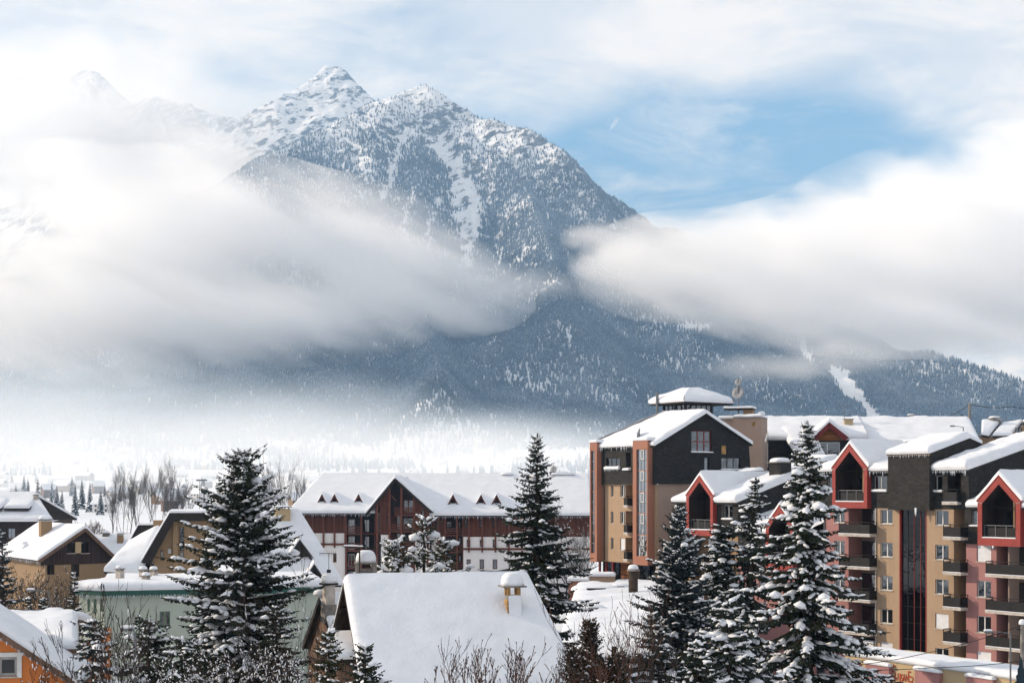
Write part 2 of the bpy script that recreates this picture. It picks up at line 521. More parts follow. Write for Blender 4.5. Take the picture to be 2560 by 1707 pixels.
# ---- ground sheet
def gz(x, y):
    x = np.asarray(x, float); y = np.asarray(y, float)
    z = vbase(y)
    z = z + np.interp(y, [-60, 20, 45, 65, 90, 120], [14, 12, 9.0, 5.0, 2.2, 0.0]) + 0.35 * fbm(x / 30, y / 30, 0.5, 4) * np.clip((y - 10) / 40, 0, 1)
    z = z - 0.0
    return z
def ground():
    ys = np.concatenate([np.linspace(-60, 260, 129), np.geomspace(264, 1700, 70)])
    xs = np.linspace(-1, 1, 181)
    XX = np.zeros((len(ys), len(xs))); YY = np.zeros_like(XX)
    for i, yy in enumerate(ys):
        half = 120 + max(yy, 0) * 0.75
        XX[i] = xs * half; YY[i] = yy
    ZZ = gz(XX, YY)
    return tag(link('ground', grid_mesh('ground', XX, YY, ZZ), SNOWG, smooth=True), 'snow covered valley ground stretching back between the houses', 'ground', kind='structure')
ground()

# ---- air
def box_mesh(name, lo, hi):
    me = bpy.data.meshes.new(name)
    (x0, y0, z0), (x1, y1, z1) = lo, hi
    v = [(x0, y0, z0), (x1, y0, z0), (x1, y1, z0), (x0, y1, z0), (x0, y0, z1), (x1, y0, z1), (x1, y1, z1), (x0, y1, z1)]
    f = [(0, 3, 2, 1), (4, 5, 6, 7), (0, 1, 5, 4), (1, 2, 6, 5), (2, 3, 7, 6), (3, 0, 4, 7)]
    me.from_pydata(v, [], f)
    return me
def vol_mat(name):
    m = bpy.data.materials.new(name)
    m.use_nodes = True
    t = NT(m.node_tree)
    for n in list(m.node_tree.nodes):
        if n.type != 'OUTPUT_MATERIAL':
            m.node_tree.nodes.remove(n)
    out = [n for n in m.node_tree.nodes if n.type == 'OUTPUT_MATERIAL'][0]
    pv = t.n('ShaderNodeVolumePrincipled')
    m.node_tree.links.new(pv.outputs[0], out.inputs['Volume'])
    return m, t, pv
m, t, pv = vol_mat('thin_haze')
pv.inputs['Color'].default_value = (0.40, 0.66, 1.0, 1)
pv.inputs['Absorption Color'].default_value = (1, 1, 1, 1)
pv.inputs['Density'].default_value = 0.000085
pv.inputs['Anisotropy'].default_value = 0.2
try: m.cycles.homogeneous_volume = True
except Exception: pass
tag(link('haze', box_mesh('haze', (-4600, -150, -3), (3200, 7600, 2040)), m), 'thin bluish winter haze over the whole valley', 'haze', kind='stuff')

def cloud(name, label, blobs, dens, nscale=0.004, namp=1.0, thr=0.0, soft=0.35, detail=4, step=1.0, seed=0.0, stretch=(1, 1, 1), voxel=40, aniso=0.15, group=None, tilt=0.0, tint=(0.998, 0.999, 1.0)):
    """a bank of cloud: a lumpy closed hull filled with uneven, multiple-scattering vapour.
    blobs = [(px, py, D, rx, ry, rz)] with radii in metres"""
    bm = bmesh.new()
    cs = []
    for (px, py, D, rx, ry, rz) in blobs:
        c = P(px, py, D)
        cs.append((c, (rx, ry, rz)))
        mt = Matrix.Translation(c) @ Matrix.Diagonal((rx * 1.12, ry * 1.12, rz * 1.12, 1))
        bmesh.ops.create_icosphere(bm, subdivisions=3, radius=1.0, matrix=mt)
    me = bpy.data.meshes.new(name)
    bm.to_mesh(me); bm.free()
    m, t, pv = vol_mat(name)
    g = t.n('ShaderNodeNewGeometry')
    pos = g.outputs['Position']
    fld = None
    for c, r in cs:
        v = t.vmath('SUBTRACT', pos, tuple(c))
        v = t.vmath('DIVIDE', v, r)
        q = t.math('SUBTRACT', 1.0, t.vmath('LENGTH', v))
        if fld is None:
            fld = q
        else:
            fld = t.math('SMOOTH_MAX', fld, q, 0.25)
    if tilt:
        mp_ = t.n('ShaderNodeMapping'); m.node_tree.links.new(pos, mp_.inputs[0]); mp_.inputs['Rotation'].default_value = (0, tilt, 0); npos = mp_.outputs[0]
    else:
        npos = pos
    sv = t.vmath('MULTIPLY', t.vmath('ADD', npos, (seed * 1000, seed * 310, seed * 70)), stretch)
    nz = t.noise(sv, nscale, detail, 0.55, 0.0)
    fld = t.math('ADD', fld, t.math('MULTIPLY', t.math('SUBTRACT', nz, 0.52), namp))
    den = t.sstep(fld, thr, thr + soft)
    m.node_tree.links.new(t.math('MULTIPLY', den, dens), pv.inputs['Density'])
    pv.inputs['Color'].default_value = (*tint, 1)
    pv.inputs['Absorption Color'].default_value = (1, 1, 1, 1)
    pv.inputs['Anisotropy'].default_value = aniso
    m.cycles.volume_step_rate = step
    o = link(name, me, m)
    md = o.modifiers.new('Remesh', 'REMESH')
    md.mode = 'VOXEL'
    md.voxel_size = voxel
    return tag(o, label, 'cloud', group, kind='stuff')

cloud('cloud', 'bright cloud bank covering the left of the mountain',
      [(190, 640, 3000, 280, 260, 220), (470, 600, 3050, 400, 300, 180), (760, 625, 3050, 320, 260, 150), (960, 700, 3000, 250, 220, 110), (1130, 752, 2980, 170, 160, 72), (270, 820, 2850, 420, 260, 125), (640, 800, 2850, 360, 240, 90)],
      0.0140, nscale=0.0105, namp=3.9, thr=-0.38, soft=1.7, seed=1, stretch=(0.34, 0.9, 1.15), detail=9, tilt=-0.42)
cloud('cloud_veil', 'thin bright cloud veil over the far left ridge',
      [(60, 350, 4300, 520, 320, 230), (400, 450, 4500, 480, 300, 190)], 0.0065, nscale=0.006, namp=2.2, thr=-0.2, soft=1.0, seed=7, stretch=(0.5, 1, 1.1), detail=6, voxel=50, tilt=-0.3)
cloud('cloud_veil', 'pale haze sheet before the far left mountain ridge',
      [(120, 260, 5300, 700, 300, 330), (430, 300, 5300, 480, 300, 230)], 0.0030, nscale=0.003, namp=0.9, thr=-0.1, soft=1.0, seed=9, detail=4, voxel=60)
cloud('cloud_bank', 'white cloud wrapping the right flank of the mountain',
      [(1570, 655, 2950, 110, 140, 52), (1720, 670, 2900, 230, 210, 105), (2020, 690, 2900, 300, 260, 145), (2380, 630, 2900, 380, 300, 200), (2700, 600, 2900, 400, 300, 240), (2250, 800, 2800, 330, 200, 70)],
      0.0170, nscale=0.0100, namp=3.2, thr=-0.33, soft=1.4, seed=2, stretch=(0.45, 0.9, 1.25), detail=7, tilt=-0.3)
cloud('cloud_wisp', 'small torn cloud at the steep right shoulder of the mountain',
      [(1470, 590, 3300, 90, 100, 42), (1560, 625, 3250, 100, 100, 45)], 0.010, nscale=0.011, namp=1.8, thr=0.05, soft=0.6, seed=3, voxel=20, detail=5)
cloud('cloud_wisp', 'faint wisp drifting across the middle of the forest',
      [(1330, 715, 3100, 170, 120, 45), (1230, 690, 3050, 120, 110, 45)], 0.004, nscale=0.008, namp=1.7, thr=0.05, soft=0.7, seed=5, voxel=20)
cloud('cloud_wisp', 'thin grey wisp low over the right forest beside the bare slope',
      [(1960, 920, 2500, 150, 110, 34), (2120, 890, 2500, 150, 110, 36)], 0.004, nscale=0.010, namp=1.8, thr=0.05, soft=0.7, seed=6, voxel=20)
cloud('fog', 'pale fog lying on the valley floor before the mountain',
      [(100, 1070, 1950, 480, 420, 150), (620, 1090, 2050, 460, 400, 120), (1180, 1115, 2050, 360, 350, 75)],
      0.0028, nscale=0.004, namp=1.1, thr=0.0, soft=0.9, seed=4, stretch=(0.6, 0.8, 1.4), voxel=30, tint=(0.82, 0.92, 1.0))
cloud('mist', 'low mist veiling the far valley village',
      [(150, 1165, 1250, 430, 430, 70), (700, 1160, 1330, 450, 430, 66), (1200, 1165, 1450, 360, 400, 55)],
      0.0021, nscale=0.005, namp=0.8, thr=0.0, soft=0.8, seed=8, stretch=(0.6, 0.8, 1.4), voxel=24, tint=(0.80, 0.91, 1.0))
# ================================================================ MATERIALS
def coords(t, m, kx=1.0, kz=1.0):
    """object-space facade coordinates (along the wall, up)"""
    tcn = t.n('ShaderNodeTexCoord')
    s = t.n('ShaderNodeSeparateXYZ')
    m.node_tree.links.new(tcn.outputs['Object'], s.inputs[0])
    c = t.n('ShaderNodeCombineXYZ')
    m.node_tree.links.new(t.math('MULTIPLY', t.math('ADD', s.outputs[0], s.outputs[1]), kx), c.inputs[0])
    m.node_tree.links.new(t.math('MULTIPLY', s.outputs[2], kz), c.inputs[1])
    return c.outputs[0], tcn.outputs['Object']

def plaster(name, col, stain=0.5, bump=0.35):
    m, t, b = new_mat(name)
    c2, ob = coords(t, m, 1.0, 0.22)
    streak = t.noise(c2, 1.7, 5, 0.62)
    fine = t.noise(ob, 9.0, 4, 0.7)
    big = t.noise(ob, 0.35, 3, 0.5)
    c2b, _ = coords(t, m, 2.6, 0.30)
    streak = t.math('ADD', t.math('MULTIPLY', streak, 0.6), t.math('MULTIPLY', t.noise(c2b, 1.9, 4, 0.6), 0.4))
    dirt = t.math('ADD', t.math('MULTIPLY', streak, 0.6), t.math('MULTIPLY', big, 0.4))
    c = t.mix(t.math('MULTIPLY', t.sstep(dirt, 0.45, 0.72), stain), col, tuple(v * 0.55 for v in col))
    c = t.mix(t.math('MULTIPLY', t.sstep(fine, 0.4, 0.7), 0.25), c, tuple(min(1, v * 1.2) for v in col))
    m.node_tree.links.new(c, b.inputs['Base Color'])
    b.inputs['Roughness'].default_value = 0.9
    b.inputs['Specular IOR Level'].default_value = 0.15
    bp = t.n('ShaderNodeBump'); bp.inputs['Strength'].default_value = bump; bp.inputs['Distance'].default_value = 0.03
    m.node_tree.links.new(fine, bp.inputs['Height']); m.node_tree.links.new(bp.outputs[0], b.inputs['Normal'])
    return m

def planks(name, col, pitch=0.16, vertical=True, var=0.5):
    m, t, b = new_mat(name)
    c2, ob = coords(t, m)
    s = t.n('ShaderNodeSeparateXYZ'); m.node_tree.links.new(c2, s.inputs[0])
    a = t.math('DIVIDE', s.outputs[0 if vertical else 1], pitch)
    fl = t.math('FLOOR', a)
    fr = t.math('FRACT', a)
    wn = t.n('ShaderNodeTexWhiteNoise'); wn.noise_dimensions = '1D'
    m.node_tree.links.new(fl, wn.inputs['W'])
    gv = t.vmath('MULTIPLY', c2, (6, 0.8, 1) if vertical else (0.8, 6, 1))
    grain = t.noise(gv, 3.0, 5, 0.65)
    f = t.math('ADD', t.math('MULTIPLY', wn.outputs[0], var), t.math('MULTIPLY', grain, 1 - var))
    c = t.mix(f, tuple(v * 0.55 for v in col), tuple(min(1, v * 1.35) for v in col))
    gap = t.math('LESS_THAN', fr, 0.09)
    c = t.mix(gap, c, tuple(v * 0.2 for v in col))
    m.node_tree.links.new(c, b.inputs['Base Color'])
    b.inputs['Roughness'].default_value = 0.75
    b.inputs['Specular IOR Level'].default_value = 0.2
    bp = t.n('ShaderNodeBump'); bp.inputs['Strength'].default_value = 0.5; bp.inputs['Distance'].default_value = 0.02
    m.node_tree.links.new(t.math('SUBTRACT', 1.0, gap), bp.inputs['Height']); m.node_tree.links.new(bp.outputs[0], b.inputs['Normal'])
    return m

def slates(name, col, cw=0.32, ch=0.16, edge=(0.20, 0.19, 0.15)):
    m, t, b = new_mat(name)
    c2, ob = coords(t, m)
    br = t.n('ShaderNodeTexBrick')
    m.node_tree.links.new(c2, br.inputs['Vector'])
    br.inputs['Scale'].default_value = 1.0
    br.inputs['Brick Width'].default_value = cw
    br.inputs['Row Height'].default_value = ch
    br.inputs['Mortar Size'].default_value = 0.012
    br.inputs['Mortar Smooth'].default_value = 0.3
    br.inputs['Color1'].default_value = (*[v * 0.7 for v in col], 1)
    br.inputs['Color2'].default_value = (*[v * 1.35 for v in col], 1)
    br.inputs['Mortar'].default_value = (*edge, 1)
    n = t.noise(ob, 1.3, 5, 0.65)
    c = t.mix(t.math('MULTIPLY', t.sstep(n, 0.35, 0.75), 0.7), br.outputs[0], tuple(v * 0.75 for v in col))
    m.node_tree.links.new(c, b.inputs['Base Color'])
    b.inputs['Roughness'].default_value = 0.8
    b.inputs['Specular IOR Level'].default_value = 0.12
    bp = t.n('ShaderNodeBump'); bp.inputs['Strength'].default_value = 0.6; bp.inputs['Distance'].default_value = 0.03
    m.node_tree.links.new(t.math('SUBTRACT', 1.0, br.outputs['Fac']), bp.inputs['Height']); m.node_tree.links.new(bp.outputs[0], b.inputs['Normal'])
    return m

def paint(name, col, rough=0.55, var=0.25, metal=0.0):
    m, t, b = new_mat(name)
    c2, ob = coords(t, m)
    n = t.noise(ob, 2.2, 5, 0.65)
    c = t.mix(t.sstep(n, 0.3, 0.75), tuple(v * (1 - var) for v in col), tuple(min(1, v * (1 + var * 0.5)) for v in col))
    m.node_tree.links.new(c, b.inputs['Base Color'])
    b.inputs['Roughness'].default_value = rough
    b.inputs['Specular IOR Level'].default_value = 0.25
    b.inputs['Metallic'].default_value = metal
    return m

def glass_mat(name, tint=(0.55, 0.62, 0.68), clear=0.55, refl=0.16):
    m = bpy.data.materials.new(name); m.use_nodes = True
    t = NT(m.node_tree)
    for n in list(m.node_tree.nodes):
        if n.type != 'OUTPUT_MATERIAL': m.node_tree.nodes.remove(n)
    out = [n for n in m.node_tree.nodes if n.type == 'OUTPUT_MATERIAL'][0]
    tr = t.n('ShaderNodeBsdfTransparent'); tr.inputs[0].default_value = (*[v * clear for v in tint], 1)
    gl = t.n('ShaderNodeBsdfGlossy'); gl.inputs['Roughness'].default_value = 0.03; gl.inputs[0].default_value = (0.9, 0.95, 1, 1)
    fr = t.n('ShaderNodeFresnel'); fr.inputs[0].default_value = 1.5
    g = t.n('ShaderNodeNewGeometry')
    bp = t.n('ShaderNodeBump'); bp.inputs['Strength'].default_value = 0.06; bp.inputs['Distance'].default_value = 0.4
    m.node_tree.links.new(t.noise(g.outputs['Position'], 1.1, 2, 0.5), bp.inputs['Height'])
    m.node_tree.links.new(bp.outputs[0], gl.inputs['Normal'])
    mx = t.n('ShaderNodeMixShader')
    m.node_tree.links.new(t.math('MAXIMUM', fr.outputs[0], refl), mx.inputs[0])
    m.node_tree.links.new(tr.outputs[0], mx.inputs[1]); m.node_tree.links.new(gl.outputs[0], mx.inputs[2])
    m.node_tree.links.new(mx.outputs[0], out.inputs[0])
    MATS[name] = m
    return m

TAN = plaster('tan_render', (0.29, 0.191, 0.112))
TANW = plaster('warm_tan_render', (0.37, 0.262, 0.175))
PINK = plaster('pink_render', (0.345, 0.175, 0.165), stain=.5)
ORANGE = plaster('orange_render', (0.62, 0.20, 0.055), stain=0.25)
TERRA = plaster('terracotta_render', (0.33, 0.158, 0.11), stain=0.3)
BEIGE = plaster('beige_render', (0.32, 0.24, 0.20), stain=0.4)
CREAM = plaster('cream_render', (0.46, 0.35, 0.21), stain=0.25)
MINT = plaster('mint_render', (0.39, 0.43, 0.37), stain=0.3)
OCHRE = plaster('ochre_render', (0.27, 0.185, 0.11), stain=0.3)
WHITEW = plaster('white_render', (0.72, 0.70, 0.69), stain=0.15)
FARW = plaster('pale_render', (0.5, 0.47, 0.42), stain=0.2)
SLATE = slates('dark_slate', (0.031, 0.030, 0.029), edge=(0.065, 0.06, 0.048))
SLATE2 = slates('black_slate', (0.025, 0.025, 0.026), edge=(0.024, 0.024, 0.024))
WOODR = planks('red_brown_boards', (0.105, 0.036, 0.022))
WOODD = planks('dark_brown_boards', (0.045, 0.030, 0.027))
WOODL = planks('pale_boards', (0.50, 0.33, 0.17), pitch=0.13)
WOODO = planks('orange_brown_boards', (0.24, 0.095, 0.03), pitch=0.5, vertical=False)
WOODG = planks('weathered_boards', (0.16, 0.10, 0.07), pitch=0.18)
TIMBER = paint('red_brown_timber', (0.13, 0.042, 0.026), 0.65)
DTIMBER = paint('dark_timber', (0.026, 0.021, 0.019), 0.8)
RED = paint('red_paint', (0.29, 0.045, 0.036), 0.5, 0.18)
REDD = paint('dark_red_paint', (0.16, 0.02, 0.018), 0.5)
BLACK = paint('black_metal', (0.010, 0.0095, 0.010), 0.6)
GREYM = paint('grey_metal', (0.16, 0.17, 0.18), 0.5, metal=0.3)
WHITEP = paint('white_paint', (0.72, 0.72, 0.70), 0.5, 0.1)
GREYP = paint('grey_paint', (0.42, 0.43, 0.42), 0.6)
CONC = paint('pale_concrete', (0.50, 0.45, 0.40), 0.85, 0.3)
DGREEN = paint('dark_green_paint', (0.025, 0.09, 0.07), 0.6)
GSHUT = paint('green_shutter', (0.10, 0.20, 0.13), 0.6)
SHUT = paint('white_shutter', (0.74, 0.75, 0.78), 0.5, 0.08)
BRICK = paint('yellow_brick', (0.42, 0.25, 0.10), 0.85, 0.45)
STONE = paint('grey_stone', (0.24, 0.22, 0.20), 0.9, 0.4)
DISH = paint('dish_grey', (0.30, 0.31, 0.33), 0.5)
CURT = plaster('net_curtain', (0.46, 0.50, 0.50), stain=0.6, bump=0.0)
GLASS = glass_mat('window_glass')
GLASSB = glass_mat('blue_glass', (0.30, 0.40, 0.52), 0.4, 0.42)
GLASSD = glass_mat('dark_blue_glass', (0.05, 0.07, 0.12), 0.3, 0.05)
BARK = paint('bark', (0.055, 0.038, 0.028), 0.95, 0.4)
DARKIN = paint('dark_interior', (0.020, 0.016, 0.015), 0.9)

# ================================================================ MESH BUILDER
class MB:
    def __init__(s):
        s.v = []; s.f = []
    def add(s, vs_, fs):
        o = len(s.v)
        s.v += [tuple(p) for p in vs_]
        s.f += [tuple(i + o for i in q) for q in fs]
        return s
    def box(s, x0, x1, y0, y1, z0, z1):
        if x0 > x1: x0, x1 = x1, x0
        if y0 > y1: y0, y1 = y1, y0
        if z0 > z1: z0, z1 = z1, z0
        return s.add([(x0, y0, z0), (x1, y0, z0), (x1, y1, z0), (x0, y1, z0), (x0, y0, z1), (x1, y0, z1), (x1, y1, z1), (x0, y1, z1)],
                     [(0, 3, 2, 1), (4, 5, 6, 7), (0, 1, 5, 4), (1, 2, 6, 5), (2, 3, 7, 6), (3, 0, 4, 7)])
    def hexa(s, bot, top):
        return s.add(list(bot) + list(top), [(0, 3, 2, 1), (4, 5, 6, 7), (0, 1, 5, 4), (1, 2, 6, 5), (2, 3, 7, 6), (3, 0, 4, 7)])
    def slab(s, pts, th):
        """polygon plate thickened downwards (vertical) by th"""
        n = len(pts)
        top = [Vector(p) for p in pts]; bot = [p - Vector((0, 0, th)) for p in top]
        fs = [tuple(range(n)), tuple(range(2 * n - 1, n - 1, -1))]
        for i in range(n):
            j = (i + 1) % n
            fs.append((i, i + n, j + n, j))
        return s.add(top + bot, fs)
    def prism_v(s, outline, y0, y1):
        """outline of (u, w) extruded from v=y0 to v=y1"""
        n = len(outline)
        a = [(u, y0, w_) for u, w_ in outline]; b = [(u, y1, w_) for u, w_ in outline]
        fs = [tuple(range(n)), tuple(range(2 * n - 1, n - 1, -1))]
        for i in range(n):
            j = (i + 1) % n
            fs.append((i, i + n, j + n, j))
        return s.add(a + b, fs)
    def prism_u(s, outline, x0, x1):
        n = len(outline)
        a = [(x0, v, w_) for v, w_ in outline]; b = [(x1, v, w_) for v, w_ in outline]
        fs = [tuple(range(n)), tuple(range(2 * n - 1, n - 1, -1))]
        for i in range(n):
            j = (i + 1) % n
            fs.append((i, i + n, j + n, j))
        return s.add(a + b, fs)
    def beam(s, p, q, wd, ht=None):
        """square-section bar from p to q"""
        p, q = Vector(p), Vector(q)
        ht = ht or wd
        d = (q - p).normalized()
        up = Vector((0, 0, 1)) if abs(d.z) < 0.95 else Vector((0, 1, 0))
        a = d.cross(up).normalized() * wd / 2
        b = a.cross(d).normalized() * ht / 2
        return s.hexa([p - a - b, p + a - b, p + a + b, p - a + b], [q - a - b, q + a - b, q + a + b, q - a + b])
    def tube(s, pts, rad, n=8, caps=True):
        pts = [Vector(p) for p in pts]
        rad = rad if isinstance(rad, (list, tuple)) else [rad] * len(pts)
        vs_, fs = [], []
        for i, p in enumerate(pts):
            d = (pts[min(i + 1, len(pts) - 1)] - pts[max(i - 1, 0)]).normalized()
            up = Vector((0, 0, 1)) if abs(d.z) < 0.9 else Vector((1, 0, 0))
            a = d.cross(up).normalized(); b = d.cross(a).normalized()
            for k in range(n):
                th = 2 * math.pi * k / n
                vs_.append(p + (a * math.cos(th) + b * math.sin(th)) * rad[i])
        for i in range(len(pts) - 1):
            for k in range(n):
                k2 = (k + 1) % n
                fs.append((i * n + k, i * n + k2, (i + 1) * n + k2, (i + 1) * n + k))
        if caps:
            fs.append(tuple(range(n))); fs.append(tuple(range((len(pts) - 1) * n + n - 1, (len(pts) - 1) * n - 1, -1)))
        return s.add(vs_, fs)
    def dome(s, c, rx, ry, rz, n=12, m=5):
        vs_, fs = [], []
        for j in range(m):
            ph = j / m * math.pi / 2
            k_ = math.cos(ph) ** 0.6
            for i in range(n):
                th = 2 * math.pi * i / n
                ex = lambda q: math.copysign(abs(q) ** 0.7, q)
                vs_.append((c[0] + rx * k_ * ex(math.cos(th)), c[1] + ry * k_ * ex(math.sin(th)), c[2] + rz * math.sin(ph) ** 0.8))
        vs_.append((c[0], c[1], c[2] + rz))
        for j in range(m - 1):
            for i in range(n):
                i2 = (i + 1) % n
                fs.append((j * n + i, j * n + i2, (j + 1) * n + i2, (j + 1) * n + i))
        for i in range(n):
            fs.append(((m - 1) * n + i, (m - 1) * n + (i + 1) % n, m * n))
        fs.append(tuple(range(n - 1, -1, -1)))
        return s.add(vs_, fs)
    def build(s, name, mat, parent=None, smooth=False, kind=None, label=None):
        me = bpy.data.meshes.new(name)
        me.from_pydata(s.v, [], s.f)
        me.update()
        bm = bmesh.new(); bm.from_mesh(me)
        bmesh.ops.recalc_face_normals(bm, faces=bm.faces)
        bm.to_mesh(me); bm.free()
        o = link(name, me, mat, parent, smooth)
        if kind: o['kind'] = kind
        if label: o['label'] = label
        return o

def box(name, mat, parent, x0, x1, y0, y1, z0, z1):
    return MB().box(x0, x1, y0, y1, z0, z1).build(name, mat, parent)

class Frame:
    """wall frame: u along the wall to the right, v into the building, w up"""
    def __init__(s, px, D, deg):
        s.o = Vector((PX(px, D), D, 0)); s.th = -R(deg)
        s.u = Vector((math.cos(s.th), math.sin(s.th), 0)); s.vv = Vector((-math.sin(s.th), math.cos(s.th), 0))
    def uw(s, px, py, v=0.0):
        d = Vector(((px - 1280) / F, 1, (HY - py) / F))
        c = Vector((0, 0, CZ))
        k = (v - (c - s.o).dot(s.vv)) / d.dot(s.vv)
        q = c + d * k - s.o
        return q.dot(s.u), q.z
    def U(s, px, v=0.0):
        return s.uw(px, HY, v)[0]
    def Wd(s, px, py, v=0.0):
        return s.uw(px, py, v)[1]
    def thing(s, name, label, cat, group=None):
        return thing(name, label, cat, s.o, s.th, group)

def wall(name, mat, parent, outline, holes=(), at=0.0, depth=0.22, axis='v', sign=1):
    """flat wall with recessed rectangular openings. axis 'v': outline in (u,w) on v=at, reveals go to +v*sign;
    axis 'u': outline in (v,w) on u=at, reveals go to u - depth*sign"""
    def pt(a, b, d):
        return (a, at + d * sign, b) if axis == 'v' else (at - d * sign, a, b)
    rings = [[Vector((a, b, 0)) for a, b in outline]]
    flat = list(rings[0])
    for (a0, a1, b0, b1) in [h[:4] for h in holes]:
        rg = [Vector((a0, b0, 0)), Vector((a0, b1, 0)), Vector((a1, b1, 0)), Vector((a1, b0, 0))]
        rings.append(rg); flat += rg
    mb = MB()
    us = sorted(set(round(a, 6) for a, b in outline)); ws_ = sorted(set(round(b, 6) for a, b in outline))
    if len(outline) == 4 and len(us) == 2 and len(ws_) == 2:      # rectangle: cut into cells around the openings
        xs = sorted(set([us[0], us[1]] + [min(max(v, us[0]), us[1]) for h in holes for v in h[:2]]))
        zs = sorted(set([ws_[0], ws_[1]] + [min(max(v, ws_[0]), ws_[1]) for h in holes for v in h[2:4]]))
        for x0, x1 in zip(xs[:-1], xs[1:]):
            for z0, z1 in zip(zs[:-1], zs[1:]):
                cx, cz = (x0 + x1) / 2, (z0 + z1) / 2
                if x1 - x0 < 1e-6 or z1 - z0 < 1e-6 or any(h[0] < cx < h[1] and h[2] < cz < h[3] for h in holes):
                    continue
                mb.add([pt(x0, z0, 0), pt(x1, z0, 0), pt(x1, z1, 0), pt(x0, z1, 0)], [(0, 1, 2, 3)])
    else:
        mb.add([pt(p.x, p.y, 0) for p in flat], tessellate_polygon(rings))
    for h in holes:
        a0, a1, b0, b1 = h[:4]
        dp = h[4] if len(h) > 4 else depth
        c = [(a0, b0), (a0, b1), (a1, b1), (a1, b0)]
        for i in range(4):
            p, q = c[i], c[(i + 1) % 4]
            mb.add([pt(*p, 0), pt(*q, 0), pt(*q, dp), pt(*p, dp)], [(0, 1, 2, 3)])
        if len(h) > 5 and h[5]:
            mb.add([pt(*p, dp) for p in c], [(0, 1, 2, 3)])
    me = bpy.data.meshes.new(name)
    me.from_pydata(mb.v, [], mb.f); me.update()
    return link(name, me, mat, parent)

def window(parent, u0, u1, w0, w1, v, cols=2, frame=WHITEP, fw=0.055, curtain=None, shutter=None, sill=True, sillsnow=0.0, rows=1, glass=None, name='window', axis='v', seed=0, sillmat=None):
    """recessed casement on plane v: frame with panes, optional net curtain / roller shutter, projecting sill"""
    def bx(mb, a0, a1, d0, d1, z0, z1):
        if axis == 'v': mb.box(a0, a1, v + d0, v + d1, z0, z1)
        else: mb.box(v - d1, v - d0, a0, a1, z0, z1)
    fm = MB()
    t0, t1 = 0.14, 0.20
    bx(fm, u0, u0 + fw, t0, t1, w0, w1); bx(fm, u1 - fw, u1, t0, t1, w0, w1)
    bx(fm, u0 + fw, u1 - fw, t0, t1, w0, w0 + fw); bx(fm, u0 + fw, u1 - fw, t0, t1, w1 - fw, w1)
    cw = (u1 - u0) / cols; rh = (w1 - w0) / rows
    for i in range(1, cols):
        bx(fm, u0 + i * cw - fw * 0.7, u0 + i * cw + fw * 0.7, t0 - 0.01, t1, w0 + fw, w1 - fw)
    for j in range(1, rows):
        bx(fm, u0 + fw, u1 - fw, t0 - 0.005, t1, w0 + j * rh - fw * 0.5, w0 + j * rh + fw * 0.5)
    win = fm.build(name, frame, parent)
    if shutter is not None:
        s = MB(); zt = w1; zb = w0 + (w1 - w0) * shutter
        n = max(3, int((zt - zb) / 0.09))
        hh = (zt - zb) / n
        for i in range(n):
            bx(s, u0 + 0.03, u1 - 0.03, 0.075, 0.10, zb + i * hh, zb + (i + 1) * hh - 0.014)
        bx(s, u0 + 0.03, u1 - 0.03, 0.10, 0.115, zb, zt)
        bx(s, u0, u1, 0.03, 0.13, w1 - 0.02, w1 + 0.14) if False else None
        s.build('shutter', SHUT, win)
    for i in range(cols):
        for j in range(rows):
            g = MB(); bx(g, u0 + i * cw + fw, u0 + (i + 1) * cw - fw, t0 + 0.025, t0 + 0.035, w0 + j * rh + fw * .6, w0 + (j + 1) * rh - fw * .6)
            g.build('pane', glass or GLASS, win)
    if curtain:
        rs = random.Random(seed)
        for i in range(cols):
            if rs.random() > curtain: continue
            cb = MB(); a0, a1 = u0 + i * cw + fw, u0 + (i + 1) * cw - fw
            k = 9
            for q in range(k):
                x0, x1 = a0 + (a1 - a0) * q / k, a0 + (a1 - a0) * (q + 1) / k
                d0, d1 = 0.26 + 0.03 * (q % 2), 0.26 + 0.03 * ((q + 1) % 2)
                zb = w0 + 0.03 + rs.choice([0, 0, 0.0]) * (w1 - w0)
                if axis == 'v': cb.add([(x0, v + d0, zb), (x1, v + d1, zb), (x1, v + d1, w1), (x0, v + d0, w1)], [(0, 1, 2, 3)])
                else: cb.add([(v - d0, x0, zb), (v - d1, x1, zb), (v - d1, x1, w1), (v - d0, x0, w1)], [(0, 1, 2, 3)])
            cb.build('curtain', CURT, win)
    if sill:
        s = MB(); bx(s, u0 - 0.05, u1 + 0.05, -0.08, 0.14, w0 - 0.07, w0 - 0.002)
        sl = s.build('sill', sillmat or CONC, win)
    if sillsnow > 0:
        if axis == 'v':
            snow_slab(win, (u0 - 0.1, v - 0.22, w0), (u1 + 0.1, v - 0.22, w0), (u1 + 0.1, v + 0.13, w0 + 0.02), (u0 - 0.1, v + 0.13, w0 + 0.02), sillsnow, seed=seed, step=0.12)
        else:
            snow_slab(win, (v + 0.22, u0 - 0.1, w0), (v + 0.22, u1 + 0.1, w0), (v - 0.13, u1 + 0.1, w0 + 0.02), (v - 0.13, u0 - 0.1, w0 + 0.02), sillsnow, seed=seed, step=0.12)
    return win

